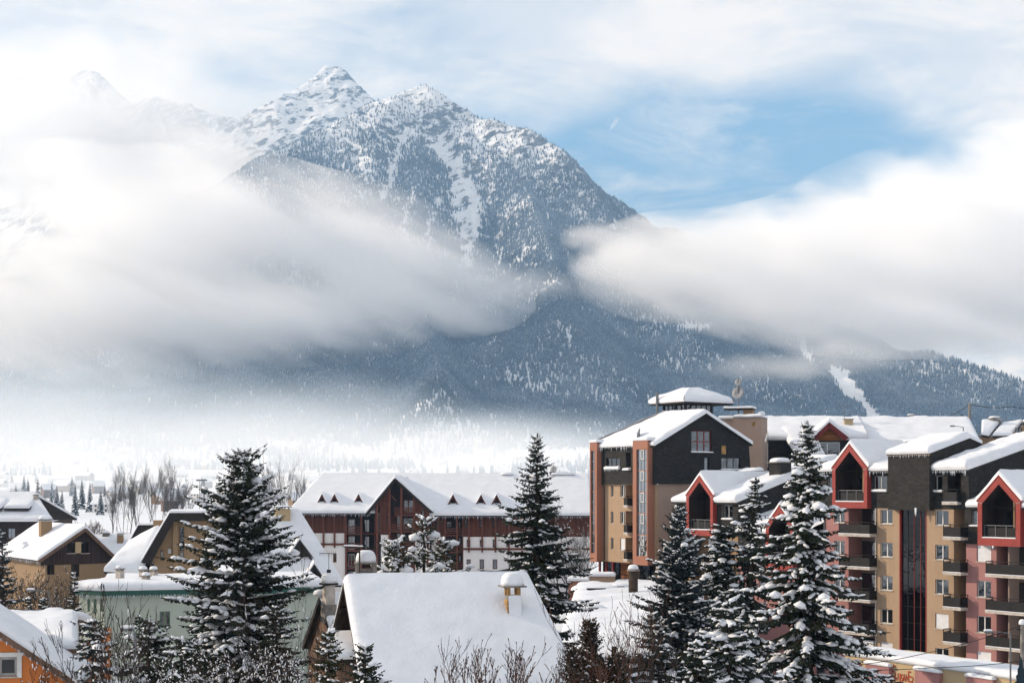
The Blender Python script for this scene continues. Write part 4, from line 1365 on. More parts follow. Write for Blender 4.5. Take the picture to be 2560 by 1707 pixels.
fR = Frame(2352, 115, 53.5)
U4 = lambda zx, v=0.0: fR.U(1860 + zx / 2.0714, v)
W4 = lambda zx, zy, v=0.0: fR.Wd(1860 + zx / 2.0714, 950 + zy / 2.0714, v)
FL = 2.785
SILL = [13.85 - FL * i for i in range(5)]
def terrace_main():
    B = fR.thing('apartment_block', 'tall pink and tan apartment block with a blue glass stair strip and slate top', 'building')
    uL, uR = U4(378), U4(1163)
    wsb, wev = 15.14, 18.30
    dep = 11.0
    u_g0, u_g1 = U4(478), U4(659)
    u_s0, u_s1 = U4(745, -0.7), U4(959, -0.7)
    u_p0, u_l0, u_l1, u_t1, u_gl0, u_gl1, u_t2, u_l2 = U4(413), U4(541), U4(678), U4(805), U4(809), U4(941), U4(945), U4(1086)
    u_e = U4(1149)
    # --- slate storey with openings
    wz0, wz1 = 16.55, 17.85
    holes = [(U4(432), U4(476), wz0, wz1), (U4(672), U4(741), wz0, wz1), (U4(961), U4(1028), wz0, wz1), (U4(1054), U4(1123), 15.75, 18.0, 1.3, True),
             (u_g0 + 0.36, u_g1 - 0.36, wsb + 0.55, wev - 0.02, 1.75)]
    wall('slate_wall', SLATE, B, [(uL, wsb), (uR, wsb), (uR, wev), (uL, wev)], holes)
    # side wall rising with the roof
    sl = 0.235
    wall('slate_wall', SLATE2, B, [(0.0, wsb), (dep, wsb), (dep, wev + sl * dep), (0.0, wev)], (), at=uR, axis='u')
    MB().prism_u([(0.0, wsb), (dep, wsb), (dep, wev + sl * dep), (0.0, wev)], uL, uL + 0.2).build('slate_wall', SLATE, B)
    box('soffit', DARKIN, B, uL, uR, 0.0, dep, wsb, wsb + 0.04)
    for i, (a, b) in enumerate(((432, 476), (672, 741), (961, 1028))):
        window(B, U4(a), U4(b), wz0, wz1, 0.0, cols=2 if i else 1, frame=GREYP, sillsnow=0.20, seed=i, glass=GLASS)
    balcony(B, U4(1046), U4(1125), 15.72, proj=0.55, seed=4)
    box('door', DTIMBER, B, U4(1060), U4(1118), 1.22, 1.27, 15.78, 17.9)
    # --- roofs
    roof(B, (uL - 0.3, -0.35, wev - 0.02), (u_g0 + 0.25, -0.35, wev - 0.02), (u_g0 + 0.25, dep, wev + sl * dep), (uL - 0.3, dep, wev + sl * dep), 0.55, dmat=SLATE, rnd=(1, 0, 1, 1), seed=3, step=0.45)
    roof(B, (u_g1 - 0.25, -0.35, wev - 0.02), (u_s0, -0.35, wev - 0.02), (u_s0, dep, wev + sl * dep), (u_g1 - 0.25, dep, wev + sl * dep), 0.55, dmat=SLATE, rnd=(1, 0, 1, 0), seed=4, step=0.45)
    roof(B, (u_s1 - 0.05, -0.35, wev - 0.02), (uR + 0.15, -0.35, wev - 0.02), (uR + 0.15, dep + 2, wev + sl * (dep + 2)), (u_s1 - 0.05, dep + 2, wev + sl * (dep + 2)), 0.75, dmat=SLATE, seed=5, step=0.4, rough=0.22)
    red_gable(B, u_g0, u_g1, wsb - 0.02, W4(568, 455, -.5), W4(568, 337, -.5), seed=7)
    # --- slate stair shaft standing forward, with its own kinked roof
    v0 = -0.7
    wt = W4(850, 385, v0)
    vp, wp = fR.vw(1860 + 1165 / 2.0714, 950 + 302 / 2.0714, u_s1)
    ve, we = fR.vw(1860 + 1228 / 2.0714, 950 + 331 / 2.0714, u_s1)
    MB().prism_u([(v0, wsb - 0.1), (v0, wt), (vp, wp), (ve, we), (ve, wsb)], u_s0, u_s1).build('stair_shaft', SLATE, B)
    box('coping', BRICK, B, u_s0 - 0.03, u_s1 + 0.03, v0 - 0.05, v0 + 0.1, wt - 0.09, wt + 0.02)
    roof(B, (u_s0 - 0.08, v0 - 0.1, wt + 0.03), (u_s1 + 0.08, v0 - 0.1, wt + 0.03), (u_s1 + 0.08, vp, wp + 0.03), (u_s0 - 0.08, vp, wp + 0.03), 0.55, deck=0.06, dmat=SLATE, rnd=(1, 1, 0, 1), seed=11, rough=0.22)
    roof(B, (u_s1 + 0.08, ve, we + 0.03), (u_s0 - 0.08, ve, we + 0.03), (u_s0 - 0.08, vp, wp + 0.03), (u_s1 + 0.08, vp, wp + 0.03), 0.5, deck=0.06, dmat=SLATE, rnd=(1, 1, 0, 1), seed=12)
    # --- lower walls
    wb = -1.0
    H = 1.20
    def strip(mat, a, b, wa, wbx, cols=2, shut={}, seed=0, cur=0.8, wtop=wsb, rows=range(5)):
        hs = [(wa, wbx, SILL[i], SILL[i] + H) for i in rows]
        wall('wall', mat, B, [(a, wb), (b, wb), (b, wtop), (a, wtop)], hs)
        for i in rows:
            window(B, wa, wbx, SILL[i], SILL[i] + H, 0.0, cols=cols, curtain=None if i in shut else cur, shutter=shut.get(i), seed=seed + i)
        for uu in (a, b):
            box('wall', mat, B, uu - 0.006 if uu == a else uu - 0.12, uu + 0.12 if uu == a else uu + 0.006, 0.01, 1.75, wb, wtop)
    strip(PINK, u_p0, u_l0, U4(466), U4(521), shut={}, seed=10)
    strip(TANW, u_l1, u_t1, U4(706), U4(769), shut={4: 0.0}, seed=20)
    strip(TANW, u_t2, u_l2, U4(990), U4(1059), shut={3: 0.0}, seed=30)
    # left end wall
    MB().prism_u([(0.02, wb), (dep, wb), (dep, wsb), (0.02, wsb)], u_p0 - 0.005, u_p0 + 0.15).build('wall', PINK, B)
    # loggias with back walls, floors and balconies
    for (a, b, ba, bb, sd) in ((u_l0, u_l1, U4(506, -0.5), U4(681, -0.2), 40), (u_l2, u_e, U4(1046, -0.5), U4(1152, -0.2), 50)):
        box('loggia_wall', BEIGE, B, a, b, 1.70, 1.8, wb, wsb)
        for i in range(5):
            w0 = SILL[i] - 0.92
            box('loggia_floor', CONC, B, a + 0.13, b - 0.13, 0.02, 1.68, w0 - 0.18, w0 - 0.01)
            d = box('door', DTIMBER, B, a + 0.15, a + (b - a) * 0.62, 1.60, 1.69, w0, w0 + 2.1)
            box('pane', GLASS, d, a + 0.22, a + (b - a) * 0.36, 1.58, 1.595, w0 + 0.15, w0 + 2.0)
            box('pane', GLASS, d, a + (b - a) * 0.40, a + (b - a) * 0.58, 1.58, 1.595, w0 + 0.15, w0 + 2.0)
            if i < 4:
                balcony(B, ba, bb, w0, seed=sd + i)
            elif sd == 40:
                window(B, U4(616), U4(678) - 0.14, SILL[4] - 0.3, SILL[4] + H, -0.1, cols=1, shutter=0.0, sill=False)
    # glazed stair strip: red edge trims, mullions, panes
    box('trim', RED, B, u_t1 - 0.005, u_gl0, -0.03, 0.3, wb, wsb); box('trim', RED, B, u_gl1, u_t2 + 0.005, -0.03, 0.3, wb, wsb)
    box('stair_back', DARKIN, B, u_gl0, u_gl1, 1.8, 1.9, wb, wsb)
    nc, nr = 4, 12
    cw = (u_gl1 - u_gl0) / nc; rh = (wsb - wb) / nr
    for i in range(nc + 1):
        box('mullion', REDD if i in (0, 2, 3) else BLACK, B, u_gl0 + i * cw - 0.03, u_gl0 + i * cw + 0.03, 0.16, 0.26, wb, wsb)
    for i in range(nc):
        for j in range(nr):
            z0 = wb + j * rh
            box('pane', GLASSD, B, u_gl0 + i * cw + 0.032, u_gl0 + (i + 1) * cw - 0.032, 0.20, 0.215, z0 + 0.02, z0 + rh - 0.02)
    for j in range(1, nr):
        box('transom', BLACK, B, u_gl0, u_gl1, 0.217, 0.25, wb + j * rh - 0.018, wb + j * rh + 0.018)
    for j in range(6):
        box('landing', CONC, B, u_gl0 + 0.05, u_gl1 - 0.05, 0.6, 1.7, SILL[0] - 0.92 - j * FL, SILL[0] - 0.74 - j * FL)
    MB().tube([(U4(920), -0.75, wsb + 0.1), (U4(920), -0.78, wsb - 0.35), (U4(920), -0.78, wsb - 0.62)], [0.10, 0.07, 0.005], 7).build('icicle', SNOW, B, smooth=True)
    icicles(B, (uL - .2, -.42, wev - .12), (u_g0 - .1, -.42, wev - .12), 14, 1, .4); icicles(B, (u_g1 + .1, -.42, wev - .12), (u_s0, -.42, wev - .12), 12, 2, .5); icicles(B, (u_s1 + .1, -.42, wev - .12), (uR, -.42, wev - .12), 26, 3, .45); icicles(B, (u_s0, v0 - .12, wt - .08), (u_s1, v0 - .12, wt - .08), 22, 4, .3)
    downpipe(B, [(u_l1 + .12, -.07, wsb), (u_l1 + .12, -.07, wb)], CONC); downpipe(B, [(uL + .12, -.07, wev - .1), (uL + .12, -.07, wsb), (u_p0 + .12, -.07, wsb - .3), (u_p0 + .12, -.07, wb)])
    # back and interior closing walls
    box('wall', BEIGE, B, uL, uR, dep - 0.1, dep, wb, wsb)
    box('wall', BEIGE, B, uR - 0.25, uR - 0.01, 0.05, dep - 0.1, wb, wsb - 0.01)
    return B
terrace_main()

def terrace_right():
    B = fR.thing('apartment_wing', 'pink apartment wing with a red gabled loggia beside the glass stair strip', 'building')
    uL, uR = U4(1160) + 0.02, U4(1560)
    g0, g1 = U4(1231), U4(1452)
    wsb, wev = 12.42, 15.35
    wz0, wz1 = 13.85, 15.05
    wall('slate_wall', SLATE, B, [(uL - 0.35, wsb), (uR, wsb), (uR, wev), (uL - 0.35, wev)], [(U4(1178), U4(1229), wz0, wz1), (g0 + 0.4, g1 - 0.4, wsb + 0.6, wev - 0.02, 1.75)])
    window(B, U4(1178), U4(1229), wz0, wz1, 0, frame=GREYP, sillsnow=0.12, seed=3)
    red_gable(B, g0, g1, wsb - 0.05, W4(1340, 628, -.5), W4(1340, 500, -.5), mem=0.40, seed=17)
    roof(B, (uL + 0.02, -0.35, wev), (g0 + 0.3, -0.35, wev), (g0 + 0.3, 6, wev + 1.6), (uL + 0.02, 6, wev + 1.6), 0.55, dmat=SLATE, rnd=(1, 1, 1, 0), seed=19)
    roof(B, (g1 - 0.3, -0.35, wev), (uR, -0.35, wev), (uR, 6, wev + 1.6), (g1 - 0.3, 6, wev + 1.6), 0.55, dmat=SLATE, seed=23)
    wb = -1.0; H = 1.30
    a, b = U4(1149) + 0.01, U4(1307)
    wa, wbx = U4(1205), U4(1279)
    sills = [SILL[1] + 0.02, SILL[2], SILL[3], SILL[4]]
    hs = [(wa, wbx, s, s + H) for s in sills]
    wall('wall', PINK, B, [(a, wb), (b, wb), (b, wsb), (a, wsb)], hs)
    for i, s in enumerate(sills):
        window(B, wa, wbx, s, s + H, 0.0, cols=2, curtain=None if i in (0, 3) else 0.9, shutter={0: 0.0, 3: 0.25}.get(i), seed=60 + i)
    box('wall', PINK, B, b - 0.15, b + 0.006, 0.01, 1.75, wb, wsb)
    box('loggia_wall', BEIGE, B, b, uR, 1.70, 1.8, wb, wsb)
    box('partition', BEIGE, B, U4(1395, 1.0), U4(1395, 1.0) + 0.12, 0.3, 1.69, wb, wsb)
    for i, s in enumerate(sills):
        w0 = s - 0.92
        box('loggia_floor', CONC, B, b + 0.01, uR, 0.02, 1.68, w0 - 0.18, w0 - 0.01)
        d = box('door', DTIMBER, B, b + 0.3, b + 1.7, 1.60, 1.69, w0, w0 + 2.1)
        box('pane', GLASS, d, b + 0.36, b + 0.95, 1.58, 1.595, w0 + 0.15, w0 + 2.0); box('pane', GLASS, d, b + 1.02, b + 1.62, 1.58, 1.595, w0 + 0.15, w0 + 2.0)
        if i < 3:
            balcony(B, U4(1266, -0.5), uR - 0.3, w0, seed=70 + i)
    box('soffit', DARKIN, B, uL, uR, 0.0, 6, wsb, wsb + 0.04)
    box('wall', BEIGE, B, uL + 0.3, uR, 7.9, 8.0, wb, wev)
    MB().tube([(U4(1312), -0.57, wsb - 0.05), (U4(1312), -0.6, wsb - 0.3)], [0.09, 0.02], 7).build('icicle', SNOW, B, smooth=True)
terrace_right()

def terrace_low():
    """slate topped blocks further left on the same line"""
    z = lambda zx, zy: (1600 + zx / 4.481, 1150 + zy / 4.481)
    Uz = lambda zx, v=0.0: fR.U(z(zx, 0)[0], v)
    Wz = lambda zx, zy, v=0.0: fR.Wd(*z(zx, zy), v)
    B = fR.thing('apartment_house', 'slate topped house with a red gabled loggia before the terracotta tower', 'building')
    uL, uR = Uz(398), Uz(1098)
    wsb, wev = Wz(700, 838), Wz(700, 470)
    g0, g1 = Uz(563), Uz(862)
    dep = 10.0; sl = 0.30
    wz0, wz1 = Wz(515, 650), Wz(515, 497)
    wall('slate_wall', SLATE, B, [(uL, wsb), (uR, wsb), (uR, wev), (uL, wev)], [(Uz(475), Uz(556), wz0, wz1), (Uz(935), Uz(1035), wz0, wz1), (g0 + 0.36, g1 - 0.36, wsb + 0.55, wev - 0.02, 1.75)])
    window(B, Uz(475), Uz(556), wz0, wz1, 0, frame=GREYP, sillsnow=0.16, seed=1); window(B, Uz(935), Uz(1035), wz0, wz1, 0, frame=GREYP, sillsnow=0.16, seed=2, curtain=0.6)
    red_gable(B, g0, g1, wsb - 0.04, Wz(713, 398, -.5), Wz(713, 182, -.5), seed=27, back=9)
    wall('slate_wall', SLATE2, B, [(0, wsb - 3), (dep, wsb - 3), (dep, wev + sl * dep), (0, wev)], (), at=uR, axis='u')
    roof(B, (uL - 0.2, -0.35, wev), (g0 + 0.3, -0.35, wev), (g0 + 0.3, dep, wev + sl * dep), (uL - 0.2, dep, wev + sl * dep), 0.6, dmat=SLATE, seed=29)
    roof(B, (g1 - 0.3, -0.35, wev), (uR + 0.15, -0.35, wev), (uR + 0.15, dep + 4, wev + sl * (dep + 4)), (g1 - 0.3, dep + 4, wev + sl * (dep + 4)), 0.7, dmat=SLATE, seed=31, rnd=(1, 1, 1, 0))
    box('soffit', DARKIN, B, uL, uR, 0, dep, wsb, wsb + 0.04)
    wb = -1.0
    ud0, ud1 = Uz(680), Uz(742)
    a, b = Uz(575), Uz(840)
    wall('wall', TAN, B, [(uL, wb), (uR, wb), (uR, wsb), (uL, wsb)], [(a, b, wsb - 2.6, wsb - 0.05, 1.2, True), (a, b, wsb - 5.4, wsb - 2.9, 1.2, True), (a, b, wsb - 8.2, wsb - 5.7, 1.2, True)])
    for i in range(3):
        w0 = wsb - 2.6 - 2.8 * i
        box('shutter', SHUT, B, ud0, ud1, 1.05, 1.12, w0 + 0.1, w0 + 2.3)
        box('door', WOODO, B, ud1 + 0.1, ud1 + 1.0, 1.05, 1.14, w0 + 0.05, w0 + 2.25)
        balcony(B, Uz(600), Uz(800), w0 + 0.02, seed=80 + i)
    box('wall', TAN, B, uL, uL + 0.2, 0.02, dep, wb, wsb); box('wall', BEIGE, B, uR - 0.25, uR - 0.02, 0.03, dep, wb, wsb - 0.02); box('wall', BEIGE, B, uL, uR, dep, dep + 0.1, wb, wsb)
    # small square stack with a snow cap and the dish mast behind it
    uc, vc = uR - 1.2, 7.0
    chimney(B, uc, vc, wev + sl * vc - 0.3, wev + sl * vc + 1.7, 1.5, 1.5, SLATE, pots=False, snow=0.45)
    dish(B, (uc - 0.3, vc - 1.6, wev + sl * vc + 4.2), 0.55, (-0.6, -0.8, 0.25), mast=2.9)

    M = fR.thing('apartment_link', 'low slate topped block with a red gable behind the tall right spruce', 'building')
    uL2, uR2 = uR + 0.02, U4(376)
    wsb2 = wsb - FL; wev2 = wev - FL
    g0, g1 = Uz(1455), Uz(1760)
    wall('slate_wall', SLATE, M, [(uL2, wsb2), (uR2, wsb2), (uR2, wev2), (uL2, wev2)], [(g0 + 0.36, g1 - 0.36, wsb2 + 0.55, wev2 - 0.02, 1.75), (Uz(1365), Uz(1450), wz0 - FL, wz1 - FL)])
    window(M, Uz(1365), Uz(1450), wz0 - FL, wz1 - FL, 0, frame=GREYP, sillsnow=0.1, seed=5)
    red_gable(M, g0, g1, wsb2 - 0.04, Wz(713, 398, -.5) - FL, Wz(713, 182, -.5) - FL, seed=37, back=8)
    roof(M, (uL2, -0.35, wev2), (g0 + 0.3, -0.35, wev2), (g0 + 0.3, dep, wev2 + sl * dep), (uL2, dep, wev2 + sl * dep), 0.65, dmat=SLATE, seed=41, rnd=(1, 0, 1, 0))
    roof(M, (g1 - 0.3, -0.35, wev2), (uR2 - 0.3, -0.35, wev2), (uR2 - 0.3, dep, wev2 + sl * dep), (g1 - 0.3, dep, wev2 + sl * dep), 0.65, dmat=SLATE, seed=43, rnd=(1, 0, 1, 0))
    hs = [(Uz(1330) , Uz(1330) + 1.3, wsb2 - 2.3 - FL * i, wsb2 - 1.0 - FL * i) for i in range(3)]
    wall('wall', PINK, M, [(uL2, wb), (uR2, wb), (uR2, wsb2), (uL2, wsb2)], hs)
    for i, h in enumerate(hs): window(M, h[0], h[1], h[2], h[3], 0, curtain=0.8, seed=90 + i)
    box('soffit', DARKIN, M, uL2, uR2, 0, dep, wsb2, wsb2 + 0.04)
    box('wall', BEIGE, M, uL2, uR2, dep, dep + 0.1, wb, wev2)
terrace_low()

# ================================================================ TERRACOTTA TOWER
fT = Frame(1540, 152, 56.7)
def tower():
    z = lambda zx, zy: (1440 + zx / 3.136, 940 + zy / 3.136)
    U = lambda zx, v=0.0: fT.U(z(zx, 0)[0], v)
    Wv = lambda zx, zy, v=0.0: fT.Wd(*z(zx, zy), v)
    B = fT.thing('apartment_tower', 'tan tower block with terracotta piers and a black slate gable', 'building')
    vp = -0.9
    pA0, pA1 = U(108, vp), U(163, vp)
    pB0, pB1 = U(445, vp), U(561, vp)
    uG = pB1 + 0.55
    uF = pA0 - 0.5
    w_g = Wv(300, 1452)          # bottom of the upper storeys
    w_s = Wv(300, 850)           # bottom of the slates
    w_e = Wv(300, 556)
    wpt = Wv(500, 505, vp)
    wpb = Wv(500, 1480, vp)
    gz0 = 6.0
    # --- piers with stair-glazing
    for (a, b, mat) in ((pA0, pA1, TERRA), (pB0, pB1, TERRA)):
        gl0, gl1 = (a + (b - a) * .24, b - (b - a) * .06) if b - a > 2 else (a + (b - a) * .12, b - (b - a) * .30)
        wg0, wg1 = wpb + 0.9, wpt - 0.9
        outer = [(a, wpb), (b, wpb), (b, wpt), (a, wpt)]
        wall('pier', mat, B, outer, [(gl0, gl1, wg0, wg1, 0.25)], at=vp)
        s = MB(); s.box(a, a + 0.15, vp + 0.003, 0.35, wpb, wpt); s.box(b - 0.15, b, vp + 0.003, 0.35, wpb, wpt); s.box(a, b, vp + 0.003, 0.4, wpt - 0.15, wpt - 0.002); s.box(a, b, vp + 0.003, 0.4, wpb + 0.002, wpb + 0.15)
        s.build('pier_side', mat, B)
        nr, nc = 10, 3 if b - a > 2 else 2
        rh = (wg1 - wg0) / nr; cw = (gl1 - gl0) / nc
        for i in range(nc + 1):
            box('mullion', GREYM, B, gl0 + i * cw - 0.03, gl0 + i * cw + 0.03, vp + 0.14, vp + 0.22, wg0, wg1)
        for j in range(nr + 1):
            box('transom', TERRA if j % 2 == 0 else GREYM, B, gl0 + 0.03, gl1 - 0.03, vp + 0.15, vp + 0.21, wg0 + j * rh - 0.05, wg0 + j * rh + 0.05)
        for i in range(nc):
            for j in range(nr):
                x0, x1 = gl0 + i * cw + 0.032, gl0 + (i + 1) * cw - 0.032
                z0, z1 = wg0 + j * rh + 0.052, wg0 + (j + 1) * rh - 0.052
                if i == nc // 2 and j % 2 == 1 and nc == 3:
                    f = MB(); f.box(x0, x0 + .06, vp + .11, vp + .2, z0, z1); f.box(x1 - .06, x1, vp + .11, vp + .2, z0, z1); f.box(x0 + .06, x1 - .06, vp + .11, vp + .2, z0, z0 + .06); f.box(x0 + .06, x1 - .06, vp + .11, vp + .2, z1 - .06, z1)
                    fo = f.build('casement', WHITEP, B)
                box('pane', GLASSB, B, x0, x1, vp + 0.17, vp + 0.185, z0, z1)
        for j in range(5):
            box('landing', CONC, B, gl0, gl1, vp + 0.35, 0.3, wg0 + (2 * j + 1) * rh - 0.35, wg0 + (2 * j + 1) * rh - 0.2)
        snow_slab(B, (a - .05, vp - .05, wpt), (b + .05, vp - .05, wpt), (b + .05, 0.5, wpt), (a - .05, 0.5, wpt), 0.35, seed=3, step=0.3)
    # --- left lit face
    flr = [Wv(360, 945), Wv(360, 1155), Wv(360, 1362)]
    hs = []
    for w0 in flr:
        hs.append((U(272), U(293), w0, w0 + 1.25)); hs.append((U(347), U(384), w0, w0 + 1.25)); hs.append((U(388), U(444), w0 - 0.95, w0 + 1.35, 1.3, True))
    wall('wall', TANW, B, [(uF + 0.3, w_g), (uG - 0.35, w_g), (uG - 0.35, w_s), (uF + 0.3, w_s)], hs)
    for i, w0 in enumerate(flr):
        window(B, U(272), U(293), w0, w0 + 1.25, 0, cols=1, sill=False)
        window(B, U(347), U(384), w0, w0 + 1.25, 0, cols=2, curtain=0.5, shutter=0.0 if i == 2 else None, seed=i)
        balcony(B, U(388, -.5) - 0.1, U(444), w0 - 0.95, proj=0.7, seed=i)
    wall('slate_wall', SLATE, B, [(uF + 0.2, w_s), (uG - 0.35, w_s), (uG - 0.35, w_e), (uF + 0.2, w_e)], [(U(250), U(358), Wv(300, 730), Wv(300, 640)), (U(405), U(444), Wv(420, 733), Wv(420, 600), 1.2, True)], at=-0.25)
    window(B, U(250), U(358), Wv(300, 730), Wv(300, 640), -0.25, cols=3, frame=DTIMBER, sillsnow=0.35, sill=False, seed=4)
    box('shutter', SHUT, B, U(418), U(442), 0.2, 0.25, Wv(420, 725), Wv(420, 635))
    snow_slab(B, (U(395), -0.55, Wv(420, 738)), (U(446), -0.55, Wv(420, 738)), (U(446), 0.3, Wv(420, 738)), (U(395), 0.3, Wv(420, 738)), 0.3, seed=9, step=0.2)
    box('soffit', TAN, B, uF + 0.2, uG - 0.35, -0.249, 0.0, w_s - 0.02, w_s + 0.12)
    # --- gable end (black slate) and wall under it
    vw = lambda zx, zy: fT.vw(*z(zx, zy), uG)
    ap = vw(1010, 292); el = vw(632, 530); er = vw(1355, 540); bl = vw(603, 843); br = vw(1372, 790)
    wbb = bl[1]
    def rect(a, b, c, d):
        p, q = vw(a, d), vw(b, c)
        return (p[0], q[0], p[1], q[1])
    r1, r2, r3 = rect(905, 1062, 430, 598), rect(1140, 1290, 640, 735), rect(1007, 1045, 637, 744)
    wall('slate_gable', SLATE2, B, [bl, (br[0], wbb), br, er, ap, el], [r1, r2, r3], at=uG, axis='u')
    window(B, r1[0], r1[1], r1[2], r1[3], uG, cols=3, rows=2, frame=REDD, fw=0.09, axis='u', curtain=0.2, sill=False, sillsnow=0.14, seed=5)
    window(B, r2[0], r2[1], r2[2], r2[3], uG, cols=3, frame=DTIMBER, axis='u', sill=False, sillsnow=0.12, seed=6)
    window(B, r3[0], r3[1], r3[2], r3[3], uG, cols=1, frame=DTIMBER, axis='u', sill=False, sillsnow=0.05, seed=7)
    pp = vw(1157, 578); box('pale_plate', BRICK, B, uG - 0.02, uG + 0.03, pp[0] - 0.3, pp[0] + 0.3, pp[1] - 0.45, pp[1] + 0.45)  # small pale raised plate on the slate gable
    MB().hexa([(uG - 0.35, -0.25, w_s), (uG, bl[0], wbb), (uG, el[0], el[1]), (uG - 0.35, -0.25, w_e)], [(uG - 0.4, 0.1, w_s), (uG - 0.05, bl[0] + 0.3, wbb), (uG - 0.05, el[0] + 0.3, el[1]), (uG - 0.4, 0.1, w_e)]).build('slate_corner', SLATE, B)
    box('wall', TANW, B, uG - .362, uG - .302, .002, .26, 2.0, w_s)
    v_w1 = br[0] - 0.2
    wall('wall', BEIGE, B, [(0.25, 2.0), (v_w1, 2.0), (v_w1, wbb), (0.25, wbb)], (), at=uG - 0.3, axis='u')
    MB().slab([(uG - 0.3, bl[0], wbb + 0.03), (uG, bl[0], wbb + 0.03), (uG, br[0], wbb + 0.03), (uG - 0.3, br[0], wbb + 0.03)], 0.03).build('soffit', SLATE2, B)
    # --- roof
    ov = 0.25
    vr, wr = ap[0], ap[1] + 0.0
    roof(B, (uF, -0.55, w_e - 0.02), (uG + ov, -0.55, w_e - 0.02), (uG + ov, vr, wr), (uF + 4.3, vr, wr), 0.5, dmat=SLATE2, rnd=(1, 1, 0, 1), seed=51, step=0.4, rough=0.22)
    roof(B, (uG + ov, er[0] + 0.3, er[1] + 0.06), (uF, er[0] + 0.3, er[1] + 0.06), (uF + 4.3, vr, wr), (uG + ov, vr, wr), 0.5, dmat=SLATE2, rnd=(1, 1, 0, 1), seed=53)
    roof(B, (uF, er[0], w_e), (uF, -0.55, w_e - 0.02), (uF + 4.3, vr, wr), (uF + 4.3, vr + 0.02, wr), 0.6, dmat=SLATE2, rnd=(1, 0, 0, 0), seed=54)
    icicles(B, (pA1, -.62, w_e - .1), (pB0, -.62, w_e - .1), 26, 5, .5); icicles(B, (U(250), -.5, Wv(300, 735)), (U(358), -.5, Wv(300, 735)), 12, 6, .35)
    downpipe(B, [(pA1 + .25, -.33, w_e - .1), (pA1 + .25, -.33, w_s), (pA1 + .25, -.08, w_s - .3), (pA1 + .25, -.08, w_g)], BARK)
    dish(B, (U(455), 0.6, wpt + 0.9), 0.5, (-0.75, -0.6, 0.3), mast=0.8)
    # --- ground floor set back between piers
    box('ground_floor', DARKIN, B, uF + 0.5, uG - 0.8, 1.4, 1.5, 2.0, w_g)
    for a, b, mt in ((205, 330, GLASSD), (345, 400, WOODO), (405, 440, WOODO), (495, 590, GLASSD)):
        box('shopfront' if mt is GLASSD else 'door', mt, B, U(a, 1.2), U(b, 1.2), 1.3, 1.36, gz0 + 0.2, w_g - 0.1)
    for a in (187, 470, 240, 290):
        box('post', REDD, B, U(a, 0.3) - 0.1, U(a, 0.3) + 0.1, 0.2, 0.4, gz0 - 1, w_g)
    box('soffit', TAN, B, uF + 0.3, uG - 0.35, 0.01, 1.5, w_g - 0.06, w_g + 0.04)
    # --- rear lift tower in beige render (square to the street)
    g = lambda zx, zy, v: fT.uw(*z(zx, zy), v)
    return B, uG, vr, wr, uF
TB, t_uG, t_vr, t_wr, t_uF = tower()

def lift_tower():
    f = Frame(1835, 163, 20)
    B = f.thing('lift_tower', 'plain beige render stair tower beside the black slate gable', 'building')
    z = lambda zx, zy: (1440 + zx / 3.136, 940 + zy / 3.136)
    U = lambda zx, v=0.0: f.U(z(zx, 0)[0], v)
    Wv = lambda zx, zy, v=0.0: f.Wd(*z(zx, zy), v)
    u0, u1, wt = U(1230), U(1452), Wv(1300, 322)
    wall('wall', BEIGE, B, [(u0, 2), (u1, 2), (u1, wt), (u0, wt)], [(U(1377), U(1403), Wv(1390, 393), Wv(1390, 360), 0.15, True)])
    box('vent', BRICK, B, U(1377), U(1403), 0.05, 0.10, Wv(1390, 393), Wv(1390, 360))
    MB().box(u0, u0 + 0.2, 0.003, 4, 2, wt).box(u1 - 0.2, u1, 0.003, 4, 2, wt).box(u0, u1, 3.9, 4, 2, wt).box(u0, u1, 0.003, 4, wt - .1, wt - .005).build('wall', BEIGE, B)
    snow_slab(B, (u0, -.06, wt), (u1 + .06, -.06, wt), (u1 + .06, 4, wt), (u0, 4, wt), 0.38, seed=5, step=0.3, rough=0.4)
    MB().box(U(1105), u0 - 0.01, 0.6, 4, 2, Wv(1170, 333)).build('side_block', BEIGE, B)
    snow_slab(B, (U(1105), .5, Wv(1170, 333)), (u0, .5, Wv(1170, 333)), (u0, 4, Wv(1170, 333)), (U(1105), 4, Wv(1170, 333)), 0.4, seed=6, step=0.3)
    box('cap_block', TAN, B, U(1300), U(1370), 0.8, 2.4, wt, wt + 0.9)
    pl = box('cap_plate', DTIMBER, B, U(1150), U(1380), 0.4, 2.8, wt + 0.92, wt + 1.05)
    snow_slab(pl, (U(1150), .4, wt + 1.055), (U(1380), .4, wt + 1.055), (U(1380), 2.8, wt + 1.055), (U(1150), 2.8, wt + 1.055), 0.25, seed=8, step=0.25)
    MB().dome((U(1440), 1.0, wt + 0.25), 0.45, 0.45, 0.45).build('vent_cap', SNOW, B, smooth=True)
    # dish mast
    um = U(1272, 1.5)
    MB().tube([(um, 1.5, wt), (um, 1.5, wt + 4.6)], 0.07, 8).build('mast', GREYM, B)
    dish(B, (um, 1.35, wt + 2.9), 0.75, (-0.2, -0.95, 0.25), name='satellite_dish'); dish(B, (um, 1.4, wt + 4.1), 0.42, (-0.2, -0.95, 0.1), name='satellite_dish')
lift_tower()

